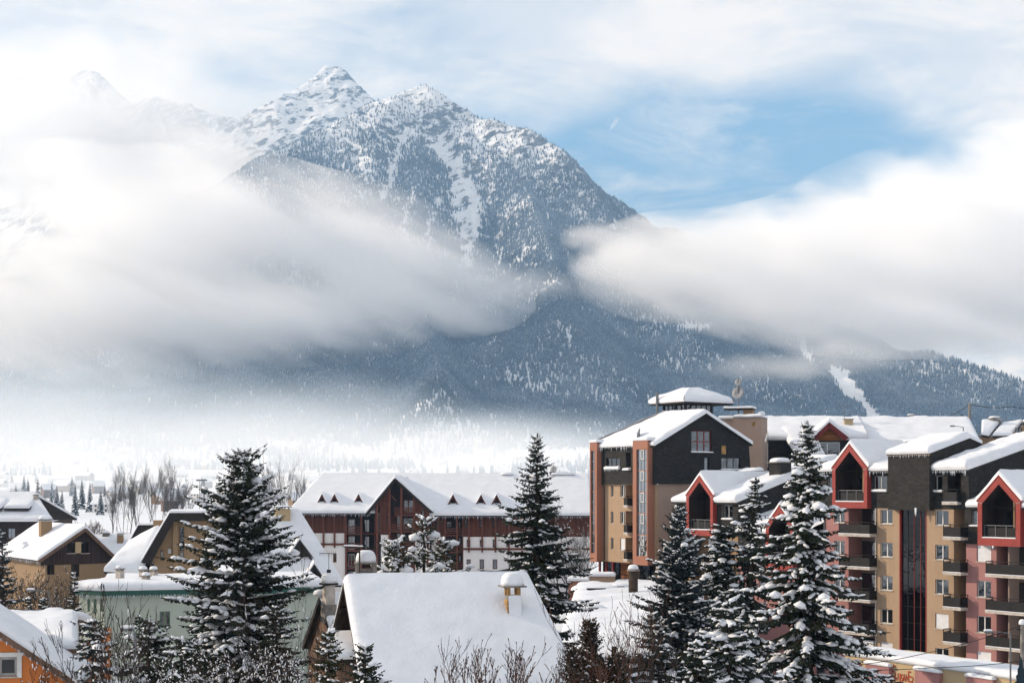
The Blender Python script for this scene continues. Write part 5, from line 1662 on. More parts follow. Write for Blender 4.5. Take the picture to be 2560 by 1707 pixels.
def pavilion():
    """glazed lookout room with a hipped roof on top of the tower"""
    f = Frame(1714, 155.5, 56.7)
    B = f.thing('rooftop_pavilion', 'glazed rooftop room under a thick hipped cap of snow', 'pavilion')
    z = lambda zx, zy: (1440 + zx / 3.136, 940 + zy / 3.136)
    vwf = lambda zx, zy, u: f.vw(*z(zx, zy), u)
    w1 = f.Wd(*z(860, 205)); w0 = w1 - 3.2
    # corner post nearest the viewer at u=0, v=0: left face runs to -u, right face to +v
    uL = f.U(z(690, 0)[0]); vR = vwf(1062, 0, 0.0)[0]
    for (p, q) in (((uL, 0), (0, 0)), ((0, 0), (0, vR)), ((0, vR), (uL, vR)), ((uL, vR), (uL, 0))):
        n = 5
        for i in range(n):
            x = p[0] + (q[0] - p[0]) * i / n; y = p[1] + (q[1] - p[1]) * i / n
            x2 = p[0] + (q[0] - p[0]) * (i + 1) / n; y2 = p[1] + (q[1] - p[1]) * (i + 1) / n
            MB().beam((x, y, w0), (x, y, w1), 0.22 if i == 0 else 0.10).build('post', DTIMBER, B)
            dx, dy = (x2 - x) / math.hypot(x2 - x, y2 - y) * 0.07, (y2 - y) / math.hypot(x2 - x, y2 - y) * 0.07
            MB().add([(x + dx, y + dy, w0), (x2 - dx, y2 - dy, w0), (x2 - dx, y2 - dy, w1 - 0.3), (x + dx, y + dy, w1 - 0.3)], [(0, 1, 2, 3)]).build('pane', GLASS, B)
        MB().beam((*p, w1 - 0.15), (*q, w1 - 0.15), 0.16, 0.26).build('beam', DTIMBER, B)
    for s in (-1, 1):
        MB().beam((-0.1 if s < 0 else 0.02, 0.05, w1 - 1.0), (-0.9 if s < 0 else 0.02, 0.05 if s < 0 else 0.9, w1 - 0.25), 0.12).build('brace', DTIMBER, B)
    box('floor', CONC, B, uL, 0, 0, vR, w0 - 0.3, w0)
    ov = 1.15
    a0, a1, b0, b1 = uL - ov, ov, -ov, vR + ov * 1.9
    wr = w1 + 1.2
    c0, c1, bm = a0 + (a1 - a0) * 0.42, a1 - (a1 - a0) * 0.42, (b0 + b1) / 2
    m0, m1 = b0 + (b1 - b0) * 0.40, b1 - (b1 - b0) * 0.40
    T = 0.62
    roof(B, (a0, b0, w1), (a1, b0, w1), (c1, m0, wr), (c0, m0, wr), T, 0.18, DTIMBER, (1, 0, 0, 0), 61, 0.3)
    roof(B, (a1, b0, w1), (a1, b1, w1), (c1, m1, wr), (c1, m0, wr), T, 0.18, DTIMBER, (1, 0, 0, 0), 61, 0.3)
    roof(B, (a1, b1, w1), (a0, b1, w1), (c0, m1, wr), (c1, m1, wr), T, 0.18, DTIMBER, (1, 0, 0, 0), 61, 0.3)
    roof(B, (a0, b1, w1), (a0, b0, w1), (c0, m0, wr), (c0, m1, wr), T, 0.18, DTIMBER, (1, 0, 0, 0), 61, 0.3)
    snow_slab(B, (c0, m0, wr), (c1, m0, wr), (c1, m1, wr), (c0, m1, wr), T, (0, 0, 0, 0), 61, 0.3)
    # flue beside it
    chimney(B, uL + 0.4, -1.3, w0 - 0.6, w0 + 1.5, 0.55, 0.55, CREAM, pots=False, cap=False, snow=0)
    MB().tube([(uL + 0.4, -1.3, w0 + 1.5), (uL + 0.4, -1.3, w1 + 1.2)], 0.16, 8).build('flue', GREYM, B)
pavilion()

# ================================================================ LONG ROOFED BUILDING BEHIND
def back_block():
    f = Frame(1905, 168, 6)
    B = f.thing('long_roofed_house', 'long snow roofed slate house with a dark red dormer behind the spruce tip', 'building')
    U = lambda px, v=0.0: f.U(px, v); Wv = lambda px, py, v=0.0: f.Wd(px, py, v)
    we = Wv(1950, 1100); vr = 7.0; wr = Wv(2000, 1056, vr)
    u0, u1, u2 = U(1904), U(2452), U(2165)
    roof(B, (u2, 0, Wv(2250, 1110)), (u1, 0, Wv(2250, 1110)), (U(2425, vr), vr, wr), (u2, vr, wr), 0.7, dmat=SLATE, seed=71, step=0.5, rnd=(1, 1, 0, 0))
    roof(B, (u0, -0.6, we), (u2, -0.6, we), (u2, vr, wr), (u0 + 0.1, vr, wr), 0.8, dmat=SLATE, seed=73, step=0.5, rnd=(1, 0, 0, 1))
    roof(B, (u1, 14, we), (u0, 14, we), (u0, vr, wr), (u1, vr, wr), 0.7, dmat=SLATE, seed=74, step=1.0)
    wall('slate_wall', SLATE2, B, [(u0, 4), (u2, 4), (u2, we), (u0, we)], [(U(1945), U(1965), Wv(1950, 1172), Wv(1950, 1150))], at=-0.3)
    window(B, U(1945), U(1965), Wv(1950, 1172), Wv(1950, 1150), -0.3, cols=1, frame=DTIMBER)
    wall('slate_wall', SLATE2, B, [(u2, 4), (u1 - .3, 4), (u1 - .3, we), (u2, we)], (), at=0.3)
    box('wall', BEIGE, B, u0, u0 + .2, -0.29, 13.5, 4, we); box('wall', BEIGE, B, u1 - .5, u1 - .3, 0.31, 13.5, 4, we); box('wall', BEIGE, B, u0, u1 - .3, 13.5, 13.6, 4, we)
    # lower slipped roof in front (left of the dormer)
    roof(B, (U(1990, -4), -4.5, Wv(2030, 1141, -4)), (U(2060, -4), -4.5, Wv(2030, 1141, -4)), (U(2040, -0.6), 1.5, we + 1.1), (U(1955, -0.6), 1.5, we + 1.1), 0.7, dmat=SLATE, seed=75, rnd=(1, 1, 0, 1))
    MB().box(U(1990, -4), U(2058, -4), -4.2, -0.35, 4, Wv(2030, 1143, -4) - .2).build('slate_wall', SLATE, B)
    # dormer with dark red barge boards
    d0, d1, dm = U(2036, -2), U(2115, -2), U(2072, -2)
    wdb, wda = Wv(2072, 1094, -2), Wv(2072, 1058, -2)
    v0 = -2.4
    for a, b in (((d0, wdb), (dm, wda)), ((dm, wda), (d1, wdb))):
        MB().beam((a[0], v0, a[1] - .2), (b[0], v0, b[1] - .2), 0.16, 0.55).build('barge_board', REDD, B)
    MB().prism_v([(d0 + .3, wdb - .3), (d1 - .3, wdb - .3), (dm, wda - .45)], v0 + 0.5, 3).build('dormer_gable', WOODO, B)
    wall('dormer_wall', SLATE2, B, [(d0 + .3, wdb - 3.2), (d1 - .3, wdb - 3.2), (d1 - .3, wdb - .28), (d0 + .3, wdb - .28)], [(dm - 1.6, dm + 1.3, wdb - 2.6, wdb - .5)], at=v0 + 0.6)
    window(B, dm - 1.6, dm + 1.3, wdb - 2.6, wdb - .5, v0 + 0.6, cols=2, frame=WHITEP, fw=0.1, curtain=0.3, sill=False)
    gable_v(B, d0 - .25, d1 + .25, v0 - 0.1, 3.5, wdb + .02, wda + .12, 0.6, 0.12, REDD, 77, back=False, um=dm)
    balcony(B, dm - 1.7, dm + 1.6, wdb - 2.75, proj=0.8, v=v0 + .6)
    chimney(B, U(2122, 3), 3.5, Wv(2122, 1076, 3), Wv(2122, 1048, 3), 1.0, 0.9, CREAM, pots=False, snow=0.0)
    return f
fB = back_block()
# ================================================================ LONG TIMBER RESIDENCE (centre)
def residence():
    f = Frame(985, 222, 0)
    B = f.thing('timber_residence', 'long brown timber and white residence with a central gable and small dormers', 'building')
    z = lambda zx, zy: (700 + zx / 2.94, 1150 + zy / 2.94)
    U = lambda zx, v=0.0: f.U(z(zx, 0)[0], v)
    Wv = lambda zx, zy, v=0.0: f.Wd(*z(zx, zy), v)
    wb = 0.5
    weL, weR = Wv(300, 388), Wv(1400, 405)
    vr = 8.5
    wr = Wv(1500, 118, vr)
    uA, uE = U(60), U(2300)
    g0, g1, gm = U(640, -2), U(1115, -2), U(848, -2)
    ov = 1.3
    # main roof, left and right of the gable; the left end is cut by a hip
    roof(B, (uA, -ov, weL), (g0 + 1.5, -ov, weL), (g0 + 6, vr, wr), (U(300, vr), vr, wr), 0.55, 0.2, DTIMBER, (1, 0, 0, 1), 81, 0.55, 0.12, ripple=0.035)
    roof(B, (g1 - 1.5, -ov, weR), (uE, -ov, weR), (uE, vr, wr), (g1 - 6, vr, wr), 0.55, 0.2, DTIMBER, (1, 1, 0, 0), 83, 0.55, 0.12, ripple=0.035)
    roof(B, (uE, 2 * vr + ov, weL), (uA, 2 * vr + ov, weL), (U(300, vr), vr, wr), (uE, vr, wr), 0.5, 0.2, DTIMBER, (1, 1, 0, 1), 84, 1.2)
    # gable wing standing forward
    gv = -2.0
    wa = Wv(848, 137, gv); wgl, wgr = Wv(640, 392, gv), Wv(1115, 378, gv)
    gable_v(B, g0 - .2, g1 + .2, gv - 0.7, vr, wgl, wa + .12, 0.5, 0.22, DTIMBER, 85, um=gm, we2=wgr, back=False, step=0.5, rough=0.12)
    # walls: timber storey, white panel band, white base
    def facade(a, b, wt, wband, wbeam, hs_t, hs_b, hs_w, v):
        wall('timber_wall', WOODR, B, [(a, wband), (b, wband), (b, wt), (a, wt)], hs_t, at=v)
        wall('white_wall', WHITEW, B, [(a, wb), (b, wb), (b, wband), (a, wband)], hs_w + hs_b, at=v)
        MB().box(a, b, v - 0.18, v - 0.004, wbeam - 0.16, wbeam + 0.16).build('beam', TIMBER, B)
    wbandL, wbeamL = Wv(300, 536), Wv(300, 617)
    wbandR, wbeamR = Wv(1500, 563), Wv(1500, 652)
    aL, bL = U(80), U(478)
    winL = [(U(390), U(416), Wv(400, 750), Wv(400, 686))]
    facade(aL, bL, weL + .5, wbandL, wbeamL, [], [], winL, 0.0)
    for h in winL: window(B, *h, 0.0, cols=1, frame=TIMBER, fw=0.12, sill=False)
    aR, bR = U(1348), uE - 0.5
    winR = [(U(x0), U(x1), Wv(1500, 800), Wv(1500, 727)) for x0, x1 in ((1371, 1402), (1467, 1500), (1563, 1597), (1680, 1712), (1790, 1822), (1900, 1930))]
    winR.append((U(1420), U(1478), Wv(1450, 862), Wv(1450, 835)))
    bandR = [(U(x), U(x + 26), wbeamR + .35, wbandR - .4) for x in (1372, 1468, 1563, 1663)]
    topR = [(U(x), U(x + 22), wbandR + 1.5, wbandR + 3.3) for x in (1358, 1466, 1562, 1660)]
    facade(aR, bR, weR + .5, wbandR, wbeamR, topR, bandR, winR, 0.0)
    for h in winR[:-1] + bandR: window(B, *h, 0.0, cols=1, frame=TIMBER, fw=0.12, sill=False)
    for h in topR: window(B, *h, 0.0, cols=1, frame=DTIMBER, fw=0.1, sill=False)
    window(B, *winR[-1], 0.0, cols=3, frame=WOODL, fw=0.12, sill=False)
    # posts and knee braces under the eaves
    for zx, we, wbm in [(240, weL, wbeamL), (320, weL, wbeamL), (401, weL, wbeamL), (480, weL, wbeamL)] + [(x, weR, wbeamR) for x in (1165, 1388, 1486, 1584, 1682, 1780, 1880, 1980)]:
        u = U(zx, -0.3)
        box('post', TIMBER, B, u - 0.14, u + 0.14, -0.42, -0.19, wbm - 0.5, we)
        MB().beam((u, -0.35, we - 1.5), (u, -1.15, we - 0.15), 0.14).build('brace', TIMBER, B)
        for s in (-1, 1):
            MB().beam((u, -0.3, we - 1.0), (u + s * 0.85, -0.3, we - 0.12), 0.12).build('brace', DTIMBER, B)
    # open balcony bays
    def bay(x0, x1, wt, w_bot, floors, v, dp=1.6, rails=True, white=False):
        a, b = U(x0, v), U(x1, v)
        wall('bay_wall', DTIMBER, B, [(a, w_bot), (b, w_bot), (b, wt), (a, wt)], [], at=v + dp)
        for i, w0 in enumerate(floors):
            box('bay_floor', TIMBER, B, a, b, v - 0.02, v + dp - 0.01, w0 - 0.22, w0)
            d = box('door', WHITEP if white else TIMBER, B, a + (b - a) * .08, a + (b - a) * .5, v + dp - .1, v + dp - .02, w0, w0 + 2.1)
            box('pane', GLASS, d, a + (b - a) * .12, a + (b - a) * .27, v + dp - .14, v + dp - .11, w0 + .2, w0 + 2)
            box('pane', GLASS, d, a + (b - a) * .31, a + (b - a) * .46, v + dp - .14, v + dp - .11, w0 + .2, w0 + 2)
            if rails:
                r = MB()
                for hh in (0.30, 0.62, 0.98): r.beam((a, v - .05, w0 + hh), (b, v - .05, w0 + hh), 0.06, 0.16)
                r.build('railing', TIMBER, B)
        box('post', TIMBER, B, a - .14, a + .14, v - .12, v + .12, w_bot, wt); box('post', TIMBER, B, b - .14, b + .14, v - .12, v + .12, w_bot, wt)
        box('side_wall', DTIMBER, B, a - .05, a + .05, v + .13, v + dp, w_bot, wt); box('side_wall', DTIMBER, B, b - .05, b + .05, v + .13, v + dp, w_bot, wt)
    fl = [Wv(540, zy) for zy in (536, 660, 790, 920)]
    bay(486, 598, weL + .3, wb, fl, -0.2, white=True)
    bay(602, 700, weL + .3, wb, fl, 0.6, rails=False)
    fr_ = [Wv(1280, zy) for zy in (548, 672, 800, 930)]
    bay(1215, 1300, weR + .3, wb, fr_, -0.2)
    bay(1303, 1345, weR + .3, wb, fr_, 0.4)
    wall('timber_wall', WOODR, B, [(U(1115), wbandR), (U(1214), wbandR), (U(1214), weR + .4), (U(1115), weR + .4)], [(U(1150), U(1166), wbandR + 1.2, wbandR + 3.2)], at=0.0)
    wall('white_wall', WHITEW, B, [(U(1115), wb), (U(1214), wb), (U(1214), wbandR), (U(1115), wbandR)], [], at=0.0)
    # gable front
    ga, gb = U(700, gv), U(1100, gv)
    wgb = Wv(770, 548, gv)
    kL = (wa - wgl) / (gm - g0); kR = (wa - wgr) / (g1 - gm)
    def top(u): return (wgl + (u - g0) * kL if u < gm else wa - (u - gm) * kR) - 0.3
    def strip(x0, x1, holes=(), mat=WOODR, low=wgb):
        a, b = U(x0, gv), U(x1, gv)
        pts = [(a, low), (b, low), (b, top(b))]
        if a < gm < b: pts.append((gm, wa - .3))
        pts.append((a, top(a)))
        wall('gable_wall', mat, B, pts, holes, at=gv)
    strip(700, 742, [(U(716, gv), U(734, gv), wgb + .5, wgb + 4.6)])
    strip(742, 806, [(U(790, gv), U(803, gv), wgb + 1.6, wgb + 3.4)])
    strip(985, 1100, [(U(1040, gv), U(1056, gv), wgb + 2.0, wgb + 4.0)])
    wall('gable_back', DTIMBER, B, [(U(806, gv), wb), (U(985, gv), wb), (U(985, gv), top(U(985, gv))), (gm, wa - .35), (U(806, gv), top(U(806, gv)))], [], at=gv + 1.5)
    for a, b in ((742, 806), (985, 1100)):
        wall('white_wall', WHITEW, B, [(U(a, gv), wb), (U(b, gv), wb), (U(b, gv), wgb), (U(a, gv), wgb)], [], at=gv)
    box('side_wall', DTIMBER, B, U(700, gv), U(742, gv), gv + .01, gv + .1, wb, wgb)
    for zx in (715, 806, 893, 985, 1087):
        u = U(zx, gv)
        box('post', TIMBER, B, u - .16, u + .16, gv - .3, gv - .02, wb + 3 if zx in (715, 1087) else wb, top(u))
    for i, zy in enumerate((398, 518, 650, 780)):
        w0 = Wv(893, zy, gv)
        for x0, x1 in ((840 if i == 0 else 808, 890), (896, 983)):
            box('bay_floor', TIMBER, B, U(x0, gv), U(x1, gv), gv, gv + 1.48, w0 - .25, w0)
            r = MB()
            for hh in (0.25, 0.60, 0.98): r.beam((U(x0, gv), gv - .05, w0 + hh), (U(x1, gv), gv - .05, w0 + hh), 0.06, 0.18)
            r.build('railing', TIMBER, B)
        wn = (U(905, gv), U(975, gv), w0 + .1, w0 + (1.9 if i else 2.2))
        window(B, *wn, gv + 1.2, cols=2, frame=GREYP if i == 1 else TIMBER, fw=0.08, sill=False)
        if i: box('panel', WOODR, B, U(812, gv), U(850, gv), gv + 1.3, gv + 1.4, w0, w0 + 2.3); box('panel', GREYP, B, U(856, gv), U(886, gv), gv + 1.3, gv + 1.4, w0, w0 + 2.3)
    for (x0, y0, x1, y1) in ((760, 300, 802, 345), (800, 240, 855, 300)):
        MB().beam((U(x0, gv), gv - .1, Wv(x0, y0, gv)), (U(x1, gv), gv - .1, Wv(x1, y1, gv)), 0.16).build('brace', TIMBER, B)
    for a, b in (((g0, wgl), (gm, wa)), ((gm, wa), (g1, wgr))):
        MB().beam((a[0], gv - .72, a[1] - .12), (b[0], gv - .72, b[1] - .12), 0.14, 0.42).build('barge_board', DTIMBER, B)
    box('side_wall', WOODR, B, U(700, gv), U(700, gv) + .12, gv + .02, 1, wb, wgl); box('side_wall', WOODR, B, gb - .12, gb, gv + .02, 1, wb, wgr)
    # end and back walls
    box('end_wall', WHITEW, B, aL, aL + .2, .01, 2 * vr, wb, weL); box('end_wall', WHITEW, B, bR - .2, bR, .01, 2 * vr, wb, weR); box('back_wall', WHITEW, B, aL, bR, 2 * vr - .2, 2 * vr, wb, weL)
    # dormers
    for i, (zx, zt, zb, hw) in enumerate(((310, 253, 324, 33), (402, 253, 324, 33), (579, 253, 326, 35), (1272, 256, 332, 37), (1477, 258, 334, 37), (1592, 258, 341, 42))):
        sl = (wr - weL) / (vr + ov)
        v = 0.9
        u0, u1, um = U(zx - hw, v), U(zx + hw, v), U(zx, v)
        w0, w1 = Wv(zx, zb, v), Wv(zx, zt, v)
        vb = -ov + (w1 - weL) / sl + 0.6
        d = MB().prism_v([(u0 + .15, w0), (u1 - .15, w0), (um, w1 - .2)], v, vb).build('dormer', WOODR, B)
        box('pane', DARKIN, d, um - .35, um + .35, v - .03, v - .005, w0 + .15, w0 + .9)
        for a, b in (((u0, w0), (um, w1)), ((um, w1), (u1, w0))):
            MB().beam((a[0], v - .25, a[1]), (b[0], v - .25, b[1]), 0.3, 0.16).build('barge_board', TIMBER, d)
        snow_slab(d, (u0 - .1, vb, w0 + .1), (u0 - .1, v - .4, w0 + .1), (um, v - .4, w1 + .1), (um, vb, w1 + .1), 0.3, (1, 1, 0, 0), i, 0.4)
        snow_slab(d, (u1 + .1, v - .4, w0 + .1), (u1 + .1, vb, w0 + .1), (um, vb, w1 + .1), (um, v - .4, w1 + .1), 0.3, (1, 0, 0, 1), i, 0.4)
    icicles(B, (uA + 1, -ov - .1, weL - .15), (g0 + .5, -ov - .1, weL - .15), 90, 7, .55, .1); icicles(B, (g1, -ov - .1, weR - .15), (uE - .5, -ov - .1, weR - .15), 130, 8, .5, .1); icicles(B, (g1 - .3, gv - .6, wgr - .1), (g1 + .3, gv - .6, wgr - .1), 5, 9, 1.2, .5)
    # ridge vents
    for zx, zy, wd in ((610, 150, 1.7), (1670, 108, 1.0), (2070, 108, 2.2)):
        c = box('vent', DTIMBER, B, U(zx, vr) - wd, U(zx, vr) + wd, vr - .6, vr + .4, wr - .6, Wv(zx, zy, vr))
        MB().dome((U(zx, vr), vr - .1, Wv(zx, zy, vr)), wd * 1.1, .8, .45).build('snow', SNOW, c, smooth=True)
    dish(B, (U(2010, vr), vr - .3, wr + 1.1), 0.6, (-0.5, -0.8, 0.2), mast=0.8)
residence()
antenna('thin roof aerial at the right end of the timber residence ridge', PX(1384, 230), 230, PZ(1190, 230), 1.9, 1)

# ================================================================ A-FRAME ROOF (left of the residence)
def steep_roof():
    f = Frame(700, 165, -14)
    B = f.thing('steep_roofed_house', 'house with one huge steep snow roof, triangular dormers and a broad chimney', 'house')
    U = lambda px, v=0.0: f.U(px, v); Wv = lambda px, py, v=0.0: f.Wd(px, py, v)
    vr = 7.5
    u1 = U(752, vr); u0 = U(600, vr)
    wr = Wv(740, 1283, vr)
    # eave corner to the right, nearer the viewer
    ve = -1.5
    ub = U(862, ve); we = Wv(862, 1462, ve)
    roof(B, (u0, ve, we), (ub, ve, we), (u1, vr, wr), (u0, vr, wr), 0.55, 0.2, DTIMBER, (1, 1, 0, 1), 91, 0.5, 0.10)
    roof(B, (ub, 2 * vr - ve, we), (u0, 2 * vr - ve, we), (u0, vr, wr), (u1, vr, wr), 0.5, 0.2, DTIMBER, (1, 1, 0, 1), 92, 1.0)
    MB().prism_u([(ve + .6, 0), (2 * vr - ve - .6, 0), (2 * vr - ve - .6, we - .6), (vr, wr - 1.2), (ve + .6, we - .6)], u0 + .4, u1 - .3).build('wall', OCHRE, B)
    def tri(px0, px1, pxm, pyb, pyt):
        sl = (wr - we) / (vr - ve)
        # find v where the dormer face stands: bottom edge on the roof
        best = None
        for i in range(400):
            v = ve + (vr - ve) * i / 400
            d = abs(Wv(pxm, pyb, v) - (we + (v - ve) * sl + 0.35))
            if best is None or d < best[0]: best = (d, v)
        v = best[1]
        a, b, m_ = U(px0, v), U(px1, v), U(pxm, v); w0, w1 = Wv(pxm, pyb, v), Wv(pxm, pyt, v)
        vb = v + (w1 - w0) / sl + .4
        d = MB().prism_v([(a, w0 - .2), (b, w0 - .2), (m_, w1)], v, vb).build('dormer', DTIMBER, B)
        for k in range(3):
            q0 = a + (b - a) * (0.28 + .15 * k); q1 = q0 + (b - a) * .12
            box('pane', GLASSD, d, q0, q1, v - .04, v - .01, w0, w0 + (w1 - w0) * (.42 if k != 1 else .62))
        for p, q in (((a - .1, w0 - .1), (m_, w1 + .1)), ((m_, w1 + .1), (b + .1, w0 - .1))):
            MB().beam((p[0], v - .2, p[1]), (q[0], v - .2, q[1]), .45, .22).build('barge_board', DTIMBER, d)
        e = .35
        snow_slab(d, (a - e, vb, w0 + .1), (a - e, v - .3, w0 + .1), (m_, v - .3, w1 + .3), (m_, vb, w1 + .3), .35, (1, 1, 0, 0), 5, .4)
        snow_slab(d, (b + e, v - .3, w0 + .1), (b + e, vb, w0 + .1), (m_, vb, w1 + .3), (m_, v - .3, w1 + .3), .35, (1, 0, 0, 1), 6, .4)
    tri(724, 776, 749, 1396, 1354)
    tri(763, 809, 785, 1457, 1415)
    # broad rendered chimney at the ridge
    uc = U(707, vr - 1.2)
    chimney(B, uc, vr - 1.0, Wv(707, 1302, vr), Wv(707, 1271, vr), 1.75, 1.2, CREAM, snow=0.18, capmat=GREYM)
steep_roof()

# ================================================================ LEFT HOUSES
def brown_gable():
    # gable end towards the viewer, ridge running back to the left
    f = Frame(209, 155, -36)
    B = f.thing('gabled_chalet', 'brown boarded gable house with ochre walls and a sunlit left roof slope', 'house')
    U = lambda px, v=0.0: f.U(px, v); Wv = lambda px, py, v=0.0: f.Wd(px, py, v)
    wa = Wv(209, 1320); uR, wR = f.uw(287, 1396); uL, wL = f.uw(92, 1399)
    wR = wL = (wR + wL) / 2
    um = 0.0; dep = 15.5
    gable_v(B, uL, uR, -0.6, dep, wL, wa, 0.42, 0.2, DTIMBER, 101, um=um, step=0.45)
    wb = 0.5
    wj = Wv(209, 1409)
    p0, p1 = uL + .9, uR - .9
    kL = (wa - wL) / (um - uL); kR = (wa - wR) / (uR - um)
    tl = wL + .9 * kL - .15; tr_ = wR + .9 * kR - .15
    holes = [(U(168), U(187), Wv(178, 1382), Wv(178, 1354)), (U(203), U(223), Wv(213, 1382), Wv(213, 1354))]
    wall('boarded_gable', WOODD, B, [(uL + .1, wj), (uR - .1, wj), (uR - .1, wR - .1), (um, wa - .25), (uL + .1, wL - .1)] if False else [(p0 - .5, wj), (p1 + .5, wj), (p1 + .5, wR + .15), (um, wa - .25), (p0 - .5, wL + .15)], holes, at=-0.05)
    for h in holes: window(B, *h, -0.05, cols=2, frame=DTIMBER, sill=True, seed=3)
    box('panel', CREAM, B, U(187) + .04, U(203) - .04, -0.12, -0.055, Wv(195, 1382), Wv(195, 1354))
    h2 = [(U(178), U(199), Wv(188, 1441), Wv(188, 1410)), (U(118), U(137), Wv(128, 1436), Wv(128, 1410))]
    wall('wall', OCHRE, B, [(p0, wb), (p1, wb), (p1, wj), (p0, wj)], h2)
    window(B, *h2[0], 0, cols=2, frame=DTIMBER, sill=False); window(B, *h2[1], 0, cols=2, frame=DTIMBER, sill=False, curtain=1)
    MB().box(p0, p0 + .2, .02, dep - .6, wb, wL + .3).box(p1 - .2, p1, .02, dep - .6, wb, wR + .3).box(p0, p1, dep - .8, dep - .6, wb, wL).build('wall', OCHRE, B)
    for a, b in (((uL, wL), (um, wa)), ((um, wa), (uR, wR))):
        MB().beam((a[0], -.62, a[1] - .12), (b[0], -.62, b[1] - .12), .12, .34).build('barge_board', WOODG, B)
    icicles(B, (uL, -.5, wL - .15), (uL, dep - .5, wL - .15), 50, 13, .5)
    uc = U(126, 8); sl = (wa - wL) / (um - uL)
    chimney(B, -1.7, 7.6, wa - 2.2, Wv(126, 1303, 7), 1.25, .8, OCHRE, snow=.42, capmat=DTIMBER)
    for q in ((-3.6, 9), (-3.9, 7.6)):
        MB().dome((q[0], q[1], wa + sl * q[0] + .25), .45, .5, .5).build('snow_mound', SNOW, B, smooth=True)
brown_gable()

def far_left_house():
    f = Frame(60, 190, -6)
    B = f.thing('dormered_house', 'large snow roofed house with a wide flat dormer at the left edge', 'house')
    U = lambda px, v=0.0: f.U(px, v); Wv = lambda px, py, v=0.0: f.Wd(px, py, v)
    vr = 7; wr = Wv(60, 1238, vr); we = Wv(60, 1303)
    roof(B, (U(-90), -.8, we), (U(137), -.8, we), (U(90, vr), vr, wr), (U(-90, vr), vr, wr), .55, .3, DTIMBER, (1, 1, 0, 1), 111, .5)
    roof(B, (U(137), 15, we), (U(-90), 15, we), (U(-90, vr), vr, wr), (U(90, vr), vr, wr), .5, .2, DTIMBER, (1, 1, 0, 1), 112, 1)
    wall('wall', WOODD, B, [(U(-80), .5), (U(128), .5), (U(128), we), (U(-80), we)], [(U(20), U(38), we - 2.2, we - .9)])
    window(B, U(20), U(38), we - 2.2, we - .9, 0, frame=DTIMBER)
    box('end_wall', WOODD, B, U(128) - .2, U(128), .01, 14, .5, we)
    w0, w1 = Wv(50, 1287, 2), Wv(50, 1268, 2)
    for a, b in ((12, 75), (-60, 6)):
        d = box('dormer', DTIMBER, B, U(a + 16, 1.5), U(b - 4, 1.5), 1.5, 6, w0, w1)
        box('pane', GLASSD, d, U(a + 19, 1.5), U(b - 9, 1.5), 1.44, 1.48, w0 + .15, w1 - .2)
        roof(B, (U(a, 1.2), .7, w1 - .1), (U(b, 1.2), .7, w1 - .1), (U(b, 1.2), 6, w1 + .9), (U(a, 1.2), 6, w1 + .9), .5, .25, DTIMBER, (1, 1, 1, 1), 113)
    chimney(B, U(92, 5), 4.6, Wv(92, 1267, 5), Wv(92, 1240, 5), .62, .62, CONC, snow=.3)
far_left_house()

def small_back_roof():
    f = Frame(270, 200, -4)
    B = f.thing('low_house', 'low snow roof with two small chimneys between the gabled houses', 'house')
    U = lambda px, v=0.0: f.U(px, v); Wv = lambda px, py, v=0.0: f.Wd(px, py, v)
    gable_u(B, U(205), U(345), -1, 12, Wv(270, 1398), Wv(270, 1342, 5.5), .5, seed=121)
    box('wall', OCHRE, B, U(215), U(335), 0, 11, .5, Wv(270, 1398) - .1)
    chimney(B, U(301, 3), 3, Wv(301, 1366, 3), Wv(301, 1338, 3), .8, .7, OCHRE, snow=.35)
    chimney(B, U(265, 5), 5, Wv(265, 1344, 5), Wv(265, 1336, 5), .9, .7, STONE, snow=.35, name='chimney')
small_back_roof()

